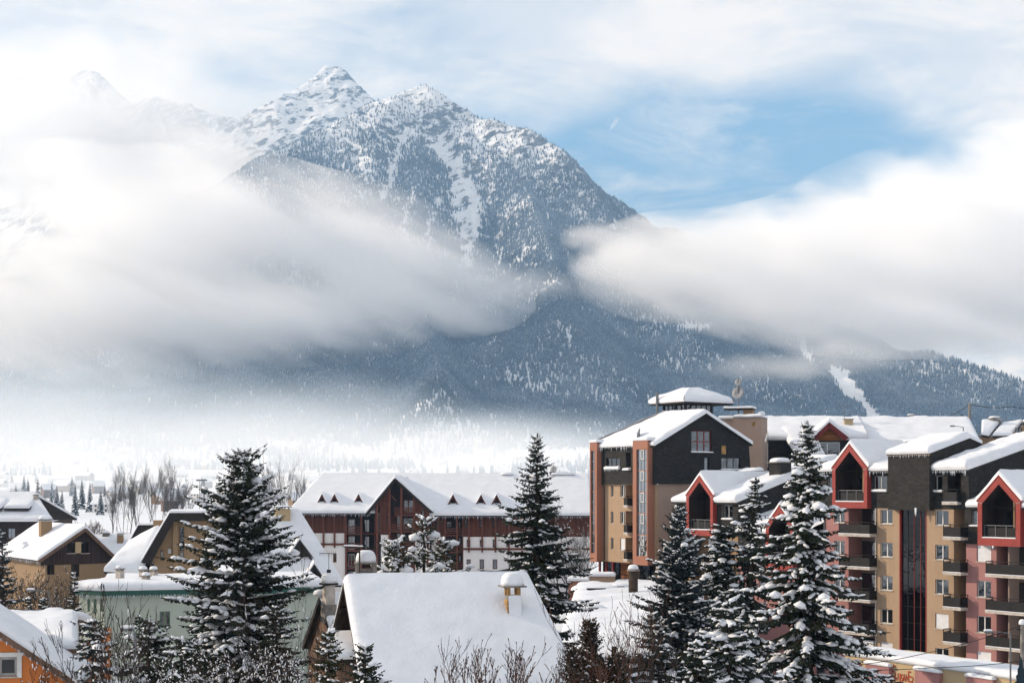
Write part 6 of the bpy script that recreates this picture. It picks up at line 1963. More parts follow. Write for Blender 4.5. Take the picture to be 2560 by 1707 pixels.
def angular_house():
    z = lambda zx, zy: (zx / 2.583, 1100 + zy / 2.583)
    f = Frame(433, 140, -12)
    B = f.thing('angular_house', 'ochre house with a steep asymmetric dark edged roof beside the big dark fir', 'house')
    Q = lambda zx, zy, v=0.0: f.uw(*z(zx, zy), v)
    wb = .5
    # tall wing: wall with a slanting left edge under a deep dark verge, flat top
    pk = Q(1095, 462); tp = (f.U(545), pk[1]); ft = Q(912, 790)
    dep = 8.0
    sh = Q(1118, 518); 
    out = [(Q(970, 1250)[0], wb), (tp[0], wb), (tp[0], Q(1118, 515)[1]), Q(1118, 515), Q(972, 800)]
    def rc(a, b, c, d): p, q = Q(a, d), Q(b, c); return (p[0], q[0], p[1], q[1])
    hs = [rc(1160, 1190, 560, 715), rc(1037, 1054, 708, 775), rc(975, 992, 775, 850), rc(1034, 1050, 865, 908), rc(1160, 1188, 722, 770)]
    wall('wall', OCHRE, B, out, hs, at=0.0)
    for i, h in enumerate(hs): window(B, *h, 0.0, cols=1, frame=DTIMBER, sill=False, seed=i)
    box('corner_pier', OCHRE, B, Q(1118, 0)[0], Q(1150, 0)[0], -.35, -.004, wb, Q(1118, 515)[1])
    bx = rc(1085, 1106, 700, 730); box('meter_box', GREYP, B, bx[0], bx[1], -.18, -.004, bx[2], bx[3])
    # verge boards: thick dark band following the roof edge
    vg = MB(); v0 = -1.0
    i0, i1, i2 = Q(912, 790, v0), Q(1095, 470, v0), (tp[0], Q(1095, 470, v0)[1])
    o0, o1, o2 = Q(972, 800, v0), Q(1122, 525, v0), (tp[0], Q(1122, 520, v0)[1])
    vg.hexa([(*[i0[0], v0], i0[1]), (i1[0], v0, i1[1]), (o1[0], v0, o1[1]), (o0[0], v0, o0[1])], [(i0[0], dep, i0[1]), (i1[0], dep, i1[1]), (o1[0], dep, o1[1]), (o0[0], dep, o0[1])])
    vg.hexa([(i1[0], v0 - .002, i1[1]), (i2[0], v0 - .002, i2[1]), (o2[0], v0 - .002, o2[1]), (o1[0], v0 - .002, o1[1])], [(i1[0], dep, i1[1]), (i2[0], dep, i2[1]), (o2[0], dep, o2[1]), (o1[0], dep, o1[1])])
    rf = vg.build('roof', DTIMBER, B)
    snow_slab(rf, (i0[0] - .05, dep, i0[1] + .01), (i0[0] - .05, v0, i0[1] + .01), (i1[0], v0, i1[1] + .02), (i1[0], dep, i1[1] + .02), .28, (1, 1, 0, 0), 3)
    snow_slab(rf, (i1[0], v0, i1[1] + .01), (i2[0], v0, i2[1] + .01), (i2[0], dep, i2[1] + .01), (i1[0], dep, i1[1] + .01), .25, (1, 1, 0, 0), 4)
    box('back_wall', OCHRE, B, out[0][0], tp[0], dep - .2, dep, wb, pk[1] - 1)
    # lower left wing: broad snow slope falling to the left
    vA = 0.8
    e0, e1 = Q(672, 845, -1.5), Q(965, 800, -1.5)
    r0, r1 = Q(900, 640, 6), Q(1090, 500, 6)
    A = (e0[0], -1.5, e0[1]); Bp = (e1[0] + .2, -1.5, e1[1] - .3)
    C = (r1[0], 6.0, r1[1]); D = (r0[0] - 2.2, 6.0, r0[1])
    A = (Q(672, 848, -1.5)[0], -1.5, Q(672, 848, -1.5)[1]); Bq = (Q(915, 865, -1.5)[0], -1.5, Q(915, 865, -1.5)[1])
    Cq = (Q(1035, 575, 3.2)[0], 3.2, Q(1035, 575, 3.2)[1]); Dq = (Q(820, 700, 4.5)[0], 4.5, Q(820, 690, 4.5)[1])
    roof(B, A, Bq, Cq, Dq, .75, .2, DTIMBER, (1, 1, 1, 1), 131, .35)
    wl = Q(690, 870, 0)[1]
    box('wall', WOODD, B, Q(750, 0, .5)[0], Q(970, 0, .5)[0], .5, 4, wb, wl - .1)
    MB().beam((Q(690, 905, -1)[0], -1, Q(690, 910, -1)[1]), (Q(717, 850, -1)[0], -1, Q(717, 850, -1)[1]), .18).build('brace', WHITEP, B)
    for a in (860, 905, 925):
        q = Q(a, 880, .4); box('post', OCHRE, B, q[0] - .15, q[0] + .15, .3, .48, wb, q[1] + .3)
    # rear dark shed roof
    p0, p1, p2 = Q(810, 700, 8), Q(893, 548, 8), Q(1040, 545, 8)
    MB().prism_v([(p0[0], wb), (p2[0] + 3, wb), (p2[0] + 3, p2[1]), p1, p0], 8, 12).build('rear_wing', DTIMBER, B)
    snow_slab(B, (p1[0], 7.9, p1[1] + .01), (p2[0] + 3, 7.9, p1[1] + .01), (p2[0] + 3, 12, p1[1] + .01), (p1[0], 12, p1[1] + .01), .22, seed=5)
    snow_slab(B, (p0[0], 12, p0[1] + .01), (p0[0], 7.9, p0[1] + .01), (p1[0], 7.9, p1[1] + .02), (p1[0], 12, p1[1] + .02), .22, (1, 1, 0, 1), seed=6)
angular_house()

def mint_building():
    f = Frame(262, 112, 28)        # left lit face ends at the corner, u<0; right face runs back along +v
    B = f.thing('flat_roofed_house', 'pale mint flat roofed building with a dark green fascia', 'building')
    g = Frame(262, 112, -14)
    z = lambda zx, zy: (zx / 2.583, 1100 + zy / 2.583)
    # left face on frame f (u from -L to 0); right face as a separate rotated wall: compute end points in f coordinates
    wt = f.Wd(262, 1100 + 1005 / 2.583); wb = 0.3
    uL = f.U(198)
    # far end of the right face
    e = g.loc(g.U(820), 0) - f.o
    ue, ve = e.dot(f.u), e.dot(f.vv)
    L = math.hypot(ue, ve); du, dv = ue / L, ve / L
    nu, nv = -dv, du            # inward
    if nv < 0: nu, nv = -nu, -nv
    hs = []
    for zx in (573, 655, 614):
        a, b = f.U((zx - 9) / 2.583), f.U((zx + 9) / 2.583)
        hs.append((a, b, f.Wd(zx / 2.583, 1100 + (1105 if zx != 614 else 1120) / 2.583), f.Wd(zx / 2.583, 1100 + 1025 / 2.583)))
    wall('wall', MINT, B, [(uL, wb), (0, wb), (0, wt), (uL, wt)], hs, at=0)
    for h in hs:
        w_ = window(B, *h, 0, cols=1, frame=GSHUT, fw=.12, sill=False)
        box('shutter', GSHUT, w_, h[0] + .1, h[1] - .1, .06, .12, h[2] + .1, h[3] - .1)
    R_ = thing('tmp', 'x', 'x') if False else None
    # right face built in its own rotated child frame
    rw = bpy.data.objects.new('side_wing', None); COL.objects.link(rw); rw.parent = B
    rw.rotation_euler = (0, 0, math.atan2(dv, du))
    h2 = [(9.0, 9.9, wt - 2.1, wt - .75), (4.2, 5.0, wt - 2.6, wt - 1.3), (17, 18, wt - 2.4, wt - 1.1)]
    wall('wall', MINT, rw, [(0, wb), (L, wb), (L, wt), (0, wt)], h2, at=0)
    for h in h2: window(rw, *h, 0, cols=2, frame=GSHUT, fw=.08, sill=False)
    fz = 0.42
    box('fascia', DGREEN, rw, -.02, L, -.35, -.003, wt - .02, wt + fz)
    # roof outline
    pl = [(uL - .3, -.3), (0.05, -.3), (ue + nu * -.2, ve - .2), (ue + nu * 11, ve + nv * 11), (uL - .3, 11)]
    MB().slab([(a, b, wt + fz - .004) for a, b in pl], .3).build('roof', DGREEN, B)
    box('fascia', DGREEN, B, uL - .3, -.06, -.33, -.003, wt - .02, wt + fz - .01)
    c = (uL - .3, -.4, wt + fz), (.1, -.4, wt + fz), (2.2, 11, wt + fz), (uL - .3, 11, wt + fz)
    a0 = Vector((.1, -.4, wt + fz)); a1 = Vector((ue, ve - .3, wt + fz)); a2 = Vector((ue + nu * 11, ve + nv * 11, wt + fz)); a3 = Vector((nu * 11 + .1, nv * 11 - .3, wt + fz))
    snow_slab(B, a0, a1, a2, a3, .72, (1, 1, 1, 0), 7, .5, .12)
    snow_slab(B, (uL - .35, -.4, wt + fz), a0, a3, (uL - .35, nv * 11, wt + fz), .72, (1, 0, 1, 1), 7, .4, .12)
    icicles(B, (uL - .3, -.36, wt + .02), (0, -.36, wt + .02), 18, 11, .35); icicles(rw, (.2, -.37, wt + .02), (L * .6, -.37, wt + .02), 60, 12, .4)
    for px, py, dd in ((300, 1450, 4.0), (365, 1468, 1.8), (384, 1452, 7.0), (358, 1452, 5.5)):
        g2 = g.uw(px, py, dd)
        q = g.loc(g2[0], dd) - f.o
        uu, vv_ = q.dot(f.u), q.dot(f.vv)
        wtop = g.Wd(px, py - 12, dd) + .2
        chimney(B, uu, vv_, wt + fz, wtop + .15, .5, .5, CONC, snow=.28, pots=True)
mint_building()

def orange_house():
    f = Frame(60, 66, -8)
    B = f.thing('orange_house', 'orange rendered house with a white framed window at the lower left corner', 'house')
    U = lambda px, v=0.0: f.U(px, v); Wv = lambda px, py, v=0.0: f.Wd(px, py, v)
    wb = 0.2
    sl = (Wv(0, 1578) - Wv(160, 1683)) / (U(160) - U(0))
    u0, w0 = U(0), Wv(0, 1578)
    uA = u0 - 2.5; wA = w0 + sl * 2.5            # ridge of the cross gable, out of frame
    uE = U(205); wE = w0 - sl * (uE - u0)
    hole = (U(-5), U(43), Wv(20, 1690), Wv(20, 1641))
    wall('wall', ORANGE, B, [(uA - 5, wb), (U(170), wb), (U(170), w0 - sl * (U(170) - u0)), (uA, wA), (uA - 5, wA - 5 * sl)], [hole])
    window(B, *hole, 0, cols=1, frame=GREYP, fw=.14, sill=True, glass=GLASSD)
    a, b, c, d = U(-10) - .2, U(55), Wv(20, 1693), Wv(20, 1630)
    for q in ((hole[1] + .002, b, c, d), (hole[0] - .3, hole[1], hole[3] + .002, d)):
        box('window_surround', WHITEP, B, q[0], q[1], -.06, -.004, q[2], q[3])
    box('bracket', WHITEP, B, U(56), U(63), -.5, -.02, Wv(60, 1634), Wv(60, 1617))
    # cross gable roof
    gable_v(B, uA - 6, uE, -.7, 3.6, wA - 6 * sl, wA + .1, .50, .2, WOODG, 141, um=uA, we2=wE + .1, step=.3)
    MB().beam((uA, -.72, wA + .02), (uE, -.72, wE + .02), .12, .26).build('barge_board', WOODG, B)
    icicles(B, (uA + 2.5, -.76, w0 - .12), (uE, -.76, wE - .12), 40, 10, .16, .04)
    # main roof behind, slope towards the viewer
    vr = 9.0; wr = Wv(120, 1548, vr); ve = 2.6; we = Wv(170, 1622, ve)
    roof(B, (uA - 6, ve, we), (U(197, ve), ve, we), (U(196, vr), vr, wr), (uA - 6, vr, wr), .55, .2, WOODG, (1, 1, 0, 1), 143, .3, .25)
    roof(B, (U(196, vr), 15.5, we), (uA - 6, 15.5, we), (uA - 6, vr, wr), (U(196, vr), vr, wr), .5, .2, WOODG, (1, 1, 0, 1), 144, .6)
    box('side_wall', ORANGE, B, U(170) - .25, U(170) - .002, .02, 3.5, wb, w0 - sl * (U(170) - u0) - .05)
    box('side_wall', ORANGE, B, U(185, 3.5), U(185, 3.5) + .2, 3.5, 15, wb, we - .2)
    c = box('chimney', STONE, B, U(136, 10) - .45, U(136, 10) + .45, 9.5, 10.3, wr - .9, Wv(136, 1537, 10))
    MB().dome((U(136, 10), 9.9, Wv(136, 1537, 10)), .62, .55, .42).build('snow', SNOW, c, smooth=True)
    return B
orange_house()

# ================================================================ CENTRAL HOUSE
def central_house():
    f = Frame(858, 66, -15)
    B = f.thing('snow_roofed_house', 'pale boarded house under one broad unbroken snow roof in the centre foreground', 'house')
    Lr = 8.97
    wr = f.Wd(858, 1456)
    slp = 0.74
    sf = 6.2
    zl = lambda s: wr - slp * s
    ov = 0.0
    # local: ridge along u at v=0; front slope towards -v
    roof(B, (-.05, -sf, zl(sf)), (Lr + .9, -sf, zl(sf)), (Lr, 0, wr), (0, 0, wr), .42, .16, DTIMBER, (1, 1, 0, 1), 151, .22, .09)
    roof(B, (Lr + .5, 4.6, zl(4.6)), (-.05, 4.6, zl(4.6)), (0, 0, wr), (Lr, 0, wr), .42, .16, DTIMBER, (1, 1, 0, 1), 152, .4, .09)
    # gable end set back under a deep overhang
    ug = .85
    wb = 1.0
    wall('gable_wall', WOODL, B, [(-5.2, wb), (3.6, wb), (3.6, zl(3.6) - .25), (0, wr - .3), (-5.2, zl(5.2) - .25)], [], at=ug, axis='u', sign=-1)
    wall('wall', WOODL, B, [(ug, wb), (Lr - .6, wb), (Lr - .6, zl(5.3) - .2), (ug, zl(5.3) - .2)], [], at=-5.25)
    MB().box(ug, Lr - .6, 3.6, 3.8, wb, zl(4) - .1).box(Lr - .8, Lr - .6, -5.2, 3.6, wb, zl(5.2) - .25).build('wall', WOODL, B)
    # boarded soffit tie beams and purlins
    for s in (-3.0, 0, 1.5, 3.2):
        box('purlin', DTIMBER, B, .06, ug - .01, s - .1, s + .1, zl(abs(s)) - .42, zl(abs(s)) - .18)
    for k in range(5):
        ww = wr - 1.2 - k * .62
        h = (wr - ww) / slp - .25
        MB().box(ug - .06, ug - .005, -.35 if k < 2 else .15, h, ww - .54, ww).build('board', WOODO, B)
    for s in (1, -1):
        MB().beam((.04, 0, wr - .10), (.04, s * (4.6 if s > 0 else sf), zl(4.6 if s > 0 else sf) - .10), .08, .26).build('barge_board', DTIMBER, B)
    MB().tube([(-.0, 4.65, zl(4.6) - .05), (9, 4.65, zl(4.6) - .05)], .07, 8).build('gutter', GREYM, B)
    MB().tube([(.1, 4.65, zl(4.6) - .1), (.15, 4.6, zl(4.6) - .5), (.6, 4.2, zl(4.6) - .75), (1.0, 4.0, zl(4.6) - .8)], .06, 8).build('downpipe', DTIMBER, B)
    # chimney of yellow brick courses, plastered with blown snow
    uc = f.U(1281, -2.1); vc = -2.1
    w0 = zl(2.1) + .1; wt = f.Wd(1281, 1473, vc)
    a, b = .62, .62
    ch = box('chimney', STONE, B, uc - a / 2 + .03, uc + a / 2 - .03, vc - b / 2 + .03, vc + b / 2 - .03, w0 - .6, wt - .25)
    nb = int((wt - .42 - w0 + .5) / .11)
    for i in range(nb):
        zz = w0 - .5 + i * .11
        o = .02 * (i % 2)
        for k in range(2):
            MB().box(uc - a / 2 - o, uc - a / 2 + .05, vc - b / 2 + k * b / 2 + .008, vc - b / 2 + (k + 1) * b / 2 - .008, zz, zz + .095).build('brick', BRICK, ch)
    for du in (-1, 1):
        for dv in (-1, 1):
            box('pillar', BRICK, ch, uc + du * (a / 2 - .07) - .07, uc + du * (a / 2 - .07) + .07, vc + dv * (b / 2 - .07) - .07, vc + dv * (b / 2 - .07) + .07, wt - .252, wt + .12)
    box('cap', STONE, ch, uc - .56, uc + .56, vc - .5, vc + .5, wt + .12, wt + .19)
    MB().dome((uc, vc, wt + .19), .53, .48, .62, 16, 7).build('snow', SNOW, ch, smooth=True)
    snow_slab(ch, (uc - a / 2 + .04, vc - b / 2 - .22, w0 - .55), (uc + a / 2 + .02, vc - b / 2 - .22, w0 - .55), (uc + a / 2 + .02, vc - b / 2 + .01, wt - .28), (uc - a / 2 + .04, vc - b / 2 + .01, wt - .28), .10, (0, 1, 1, 1), 5, .12)
    return f
fC = central_house()

def wood_house():
    f = Frame(798, 76, -27)
    B = f.thing('old_wooden_house', 'narrow weathered wooden gable with a tall rendered chimney beside the central roof', 'house')
    wr = f.Wd(798, 1492); slp = 1.05; sf, sb = 3.3, 2.8; Lr = 8.0
    zl = lambda s: wr - slp * s
    roof(B, (0, -sf, zl(sf)), (Lr, -sf, zl(sf)), (Lr, 0, wr), (0, 0, wr), .24, .12, DTIMBER, (1, 1, 0, 1), 161, .25, .12)
    roof(B, (Lr, sb, zl(sb)), (0, sb, zl(sb)), (0, 0, wr), (Lr, 0, wr), .24, .12, DTIMBER, (1, 1, 0, 1), 162, .3, .12)
    ug = .3; wb = 1.0
    wall('gable_wall', WOODG, B, [(-sf + .2, wb), (sb - .15, wb), (sb - .15, zl(sb - .15) - .14), (0, wr - .14), (-sf + .2, zl(sf - .2) - .14)], [], at=ug, axis='u', sign=-1)
    sh = box('shutter', DTIMBER, B, ug - .06, ug - .008, -1.35, -.85, wr - 3.4, wr - 1.5)
    box('beam', DTIMBER, B, ug - .10, ug - .005, -sf + .2, sb - .15, wr - 3.55, wr - 3.43)
    for k in range(9):
        q = -2.75 + k * .54
        box('board', WOODG, B, ug - .035, ug - .004, q, q + .46, wb, wr - 3.56)
    for s, e in ((1, sb), (-1, sf)):
        MB().beam((.03, 0, wr - .08), (.03, s * e, zl(e) - .08), .08, .24).build('barge_board', DTIMBER, B)
    MB().box(ug, Lr - .3, sb - .7, sb - .5, wb, zl(sb) - .1).box(ug, Lr - .3, -sf + .5, -sf + .7, wb, zl(sf) - .1).box(Lr - .5, Lr - .3, -sf + .5, sb - .6, wb, zl(3.4) - .2).build('wall', WOODG, B)
    MB().dome((.1, -.05, wr + .12), .42, .35, .3).build('snow', SNOW, B, smooth=True)
    vc = -.75; uc = f.U(822, vc)
    wt = f.Wd(822, 1461, vc)
    ch = chimney(B, uc, vc, zl(.75) - .4, wt, .52, .52, CONC, pots=False, cap=False, snow=0)
    box('cap', DTIMBER, ch, uc - .40, uc + .40, vc - .38, vc + .38, wt + .002, wt + .10)
    MB().dome((uc, vc, wt + .10), .40, .38, .55, 14, 6).build('snow', SNOW, ch, smooth=True)
    MB().tube([(uc, vc, wt + .6), (uc, vc, wt + .8)], .12, 8).build('pot', DTIMBER, ch)
    MB().box(uc - .33, uc + .33, vc - .33, vc + .33, zl(.75) - .5, zl(.75) + .45).build('base', STONE, ch)
    q = f.loc(uc, vc, wt + .75)
    antenna('small aerial on the rendered chimney beside the central roof', q.x, q.y, q.z, .95, 0).scale = (.55, .55, 1)
    # low snowy lean-to seen between the two houses
    f2 = Frame(850, 64, -15)
    L2 = f2.thing('lean_to', 'small snowy lean-to roof between the wooden gable and the central house', 'shed')
    w2 = f2.Wd(850, 1600); w1 = f2.Wd(850, 1640)
    roof(L2, (-.35, -1.2, w1), (1.6, -1.2, w1), (1.6, 2.2, w2), (-.35, 2.2, w2), .3, .14, DTIMBER, (1, 1, 1, 1), 163, .25)
    box('wall', WOODG, L2, -.25, 1.5, -1.0, 2.0, 2.0, w1 - .16)
wood_house()

def stone_stack():
    """snow capped garden chimney behind the central roof"""
    D = 80; x = PX(915, D); w0, w1 = PZ(1452, D), PZ(1408, D)
    B = thing('stone_chimney', 'dark stone chimney with a tall rounded snow cap behind the central roof', 'chimney', (x, D, 0), R(10))
    box('shaft', STONE, B, -.55, .55, -.5, .5, 2, w0 + .15)
    box('shelf', STONE, B, -.72, .72, -.62, .62, w0 + .15, w0 + .26)
    snow_slab(B, (-.75, -.65, w0 + .262), (.75, -.65, w0 + .262), (.75, .65, w0 + .262), (-.75, .65, w0 + .262), .22, seed=2, step=.15)
    for a in (-.45, .45):
        for b in (-.4, .4):
            box('pillar', STONE, B, a - .12, a + .12, b - .12, b + .12, w0 + .264, w1)
    box('hood', STONE, B, -.42, .42, -.38, .38, w0 + .264, w1 - .3)
    box('cap', STONE, B, -.62, .62, -.56, .56, w1, w1 + .08)
    MB().dome((0, 0, w1 + .08), .58, .52, .68, 16, 7).build('snow', SNOW, B, smooth=True)
stone_stack()
mp = thing('weathered_post', 'thin dark pole with a crossbar beside the snow capped stone chimney', 'pole', (PX(899, 79), 79, 0))
MB().tube([(0, 0, 4), (0, 0, PZ(1362, 79))], .045, 6).build('pole', BARK, mp)
b_ = MB().beam((-.95, 0, PZ(1365, 79)), (1.0, 0, PZ(1372, 79)), .05); b_.beam((-.3, 0, PZ(1380, 79)), (.05, 0, PZ(1380, 79)), .06); b_.build('crossbar', BARK, mp)
snow_slab(mp, (-.9, -.05, PZ(1364.5, 79)), (.2, -.05, PZ(1366, 79)), (.2, .05, PZ(1366, 79)), (-.9, .05, PZ(1364.5, 79)), .07, seed=4, step=.08, rough=.6)

# ================================================================ LOW SNOW ROOF AND TERRACE BEFORE THE TOWER
def low_roof():
    B = thing('low_snowy_roof', 'wide low snow covered roof with vents in front of the terracotta tower', 'building', (0, 0, 0))
    A = P(1380, 1668, 88); Bq = P(1760, 1660, 86); C = P(1760, 1478, 134); D = P(1440, 1470, 134)
    zt = lambda p, zz: (p.x, p.y, zz)
    A, Bq, C, D = zt(A, 6.0), zt(Bq, 6.0), zt(C, 7.3), zt(D, 7.3)
    roof(B, A, Bq, C, D, .8, .25, DTIMBER, (1, 1, 1, 1), 171, .5, .22)
    MB().hexa([(A[0] + .5, A[1] + .6, 0), (Bq[0] - .5, Bq[1] + .6, 0), (C[0] - .5, C[1] - .5, 0), (D[0] + .5, D[1] - .5, 0)], [(A[0] + .5, A[1] + .6, 5.7), (Bq[0] - .5, Bq[1] + .6, 5.7), (C[0] - .5, C[1] - .5, 7.0), (D[0] + .5, D[1] - .5, 7.0)]).build('wall', STONE, B)
    rz_ = lambda y: 6.0 + (y - 87) / 47 * 1.3 + .7
    for px, py, D_, r in ((1583, 1496, 124, .42),):
        x = PX(px, D_)
        s = MB().tube([(x, D_, 6), (x, D_, rz_(D_) + 1.9)], r, 10).build('flue', BARK, B, smooth=True)
        MB().tube([(x, D_, rz_(D_) + 1.9), (x, D_, rz_(D_) + 2.05)], r * 1.35, 10).build('cap', STONE, s)
        MB().dome((x, D_, rz_(D_) + 2.05), r * 1.1, r * 1.1, .4).build('snow', SNOW, s, smooth=True)
    for px, D_, a in ((1482, 112, .8), (1488, 128, 1.7), (1550, 129, .7), (1590, 112, .5)):
        x = PX(px, D_)
        h = MB().dome((x, D_, rz_(D_) - .2), a * 1.3, a, .55, 14, 6).build('snow_mound', SNOW, B, smooth=True)
        box('vent', DTIMBER, B, x - a * .5, x + a * .5, D_ - a * 1.05, D_ - a * .3, rz_(D_) - .25, rz_(D_) + .12)
low_roof()
def terrace_wall():
    f = Frame(1475, 143, 8)
    B = f.thing('terrace_wall', 'snow topped terracotta and tan terrace wall below the tower', 'wall')
    U = lambda px, v=0.0: f.U(px, v); Wv = lambda px, py, v=0.0: f.Wd(px, py, v)
    for a, b, t_, mat, v in ((1475, 1538, 1440, TANW, 0), (1420, 1474, 1452, TERRA, .3), (1539, 1660, 1460, TERRA, -.4)):
        w1 = Wv((a + b) / 2, t_)
        c = box('parapet', mat, B, U(a), U(b) - .02, v, v + .5, 3, w1)
        snow_slab(c, (U(a) - .1, v - .2, w1), (U(b), v - .2, w1), (U(b), v + 1.6, w1), (U(a) - .1, v + 1.6, w1), .42, seed=int(a), step=.25)
    r = MB()
    for a, b, py in ((1539, 1575, 1437), (1420, 1474, 1432)):
        w1 = Wv(a, py); w0 = w1 - .75
        r.beam((U(a), .6, w1), (U(b), .6, w1), .07); r.beam((U(a), .6, w0), (U(b), .6, w0), .05)
        n = 12
        for i in range(n + 1):
            q = U(a) + (U(b) - U(a)) * i / n; r.beam((q, .6, w0 - .4), (q, .6, w1), .035)
    r.build('railing', BLACK, B)
    box('paving', CONC, B, U(1420), U(1700), .5, 12, 3, 6.6)
terrace_wall()

# ================================================================ RESTAURANT FRONT (bottom right)
def restaurant():
    z = lambda zx, zy: (2100 + zx / 5.113, 1420 + zy / 5.113)
    f = Frame(2330, 92, 60)
    B = f.thing('restaurant_front', 'cream restaurant parapet with pink panels and red lettering at the bottom right', 'building')
    Q = lambda zx, zy, v=0.0: f.uw(*z(zx, zy), v)
    u0, wA = Q(60, 1120); u1, wB = Q(2330, 1400)
    wm = (wA + wB) / 2
    wA, wB = Q(300, 1150)[1], Q(2200, 1385)[1]
    wt = (wA + wB) / 2
    wall('wall', CREAM, B, [(u0, -2), (u1 + 6, -2), (u1 + 6, wt), (u0, wt)], [], at=0)
    MB().box(u0, u1 + 6, .01, 6, -2, wt - .05).build('roof_body', CREAM, B)
    box('coping', GREYP, B, u0 - .05, u1 + 6, -.10, .4, wt - .05, wt + .03)
    snow_slab(B, (u0 - .1, -.14, wt + .035), (u1 + 6, -.14, wt + .035), (u1 + 6, 3.2, wt + .035), (u0 - .1, 3.2, wt + .035), .36, (1, 1, 1, 1), 181, .25, .2)
    for k, (a, b, t_) in enumerate(((322, 625, 1235), (955, 1265, 1315), (1615, 1950, 1400))):
        ua, ub = Q(a, 0, -.35)[0], Q(b, 0, -.35)[0]
        w1 = Q((a + b) / 2, t_, -.35)[1]
        arch = []
        if k == 0:
            c = (ua + ub) / 2; r = .55
            bx_ = [(ua, -2), (c - r, -2)] + [(c - r * math.cos(t / 10 * math.pi), w1 - 1.55 + r * math.sin(t / 10 * math.pi)) for t in range(11)] + [(c + r, -2), (ub, -2), (ub, w1), (ua, w1)]
            p = MB().prism_v(bx_, -.35, -.004).build('panel', PINK, B)
            box('arch_back', DARKIN, p, c - r, c + r, -.06, -.03, -2, w1 - 1)
        else:
            p = box('panel', PINK, B, ua, ub, -.35, -.004, -2, w1)
        snow_slab(p, (ua - .06, -.45, w1 + .003), (ub + .06, -.45, w1 + .003), (ub + .06, -.03, w1 + .003), (ua - .06, -.03, w1 + .003), .24, (1, 1, 1, 1), k, .12, .4)
    def text(s, zx, zy, hpx, mat, v, wd=None, name='lettering'):
        cu = bpy.data.curves.new(name, 'FONT'); cu.body = s; cu.extrude = .012; cu.align_x = 'LEFT'
        u, w_ = Q(zx, zy, v)
        o0 = bpy.data.objects.new(name, cu); COL.objects.link(o0)
        dg = bpy.context.evaluated_depsgraph_get()
        me = bpy.data.meshes.new_from_object(o0.evaluated_get(dg))
        bpy.data.objects.remove(o0)
        o = link(name, me, mat, B)
        hh = hpx / 5.113 * (f.loc(u, v).y) / F
        xs = [p.co.x for p in me.vertices]; ys = [p.co.y for p in me.vertices]
        sy = hh / (max(ys) - min(ys))
        sx = sy if wd is None else wd / (max(xs) - min(xs))
        o.location = (u, v, w_); o.rotation_euler = (R(90), 0, 0); o.scale = (sx, sy, 1)
        return o
    LET = paint('red_lettering', (0.42, 0.06, 0.025), .5)
    x0 = 640
    for s, zx, zy, h, zx1 in (('G', 638, 1425, 130, 688), ('U', 700, 1425, 95, 738), ('I', 748, 1435, 95, 762), ('S', 768, 1440, 95, 800), ('A', 802, 1440, 95, 832), ('N', 834, 1443, 95, 868), ('E', 848 + 14, 1448, 140, 898), ('2', 904, 1465, 85, 935)):
        wd = Q(zx1, zy, -.02)[0] - Q(zx, zy, -.02)[0]
        text(s, zx, zy, h, LET, -.03, wd)
    text('Le', 678, 1255, 34, LET, -.03)
    # small red and white sign at the left
    ua, ub = Q(205, 0, -.1)[0], Q(258, 0, -.1)[0]; w0, w1 = Q(230, 1312, -.1)[1], Q(230, 1215, -.1)[1]
    sg = box('sign_panel', RED, B, ua, ub, -.12, -.06, w0, w1)
    text('&', 212, 1290, 65, SHUT, -.13)
    text('BAR', 130, 1290, 60, SHUT, -.03)
    ap = Q(790, 1460, 0)
    ar = MB(); c = Q(775, 1540, -.0)
    pts = [(c[0] + .9 * math.cos(t / 10 * math.pi), c[1] - .25 + .75 * math.sin(t / 10 * math.pi)) for t in range(11)]
    ar.prism_v(pts + [(pts[-1][0], -2), (pts[0][0], -2)], -.02, -.003).build('arch', DARKIN, B)
    return f
fQ = restaurant()
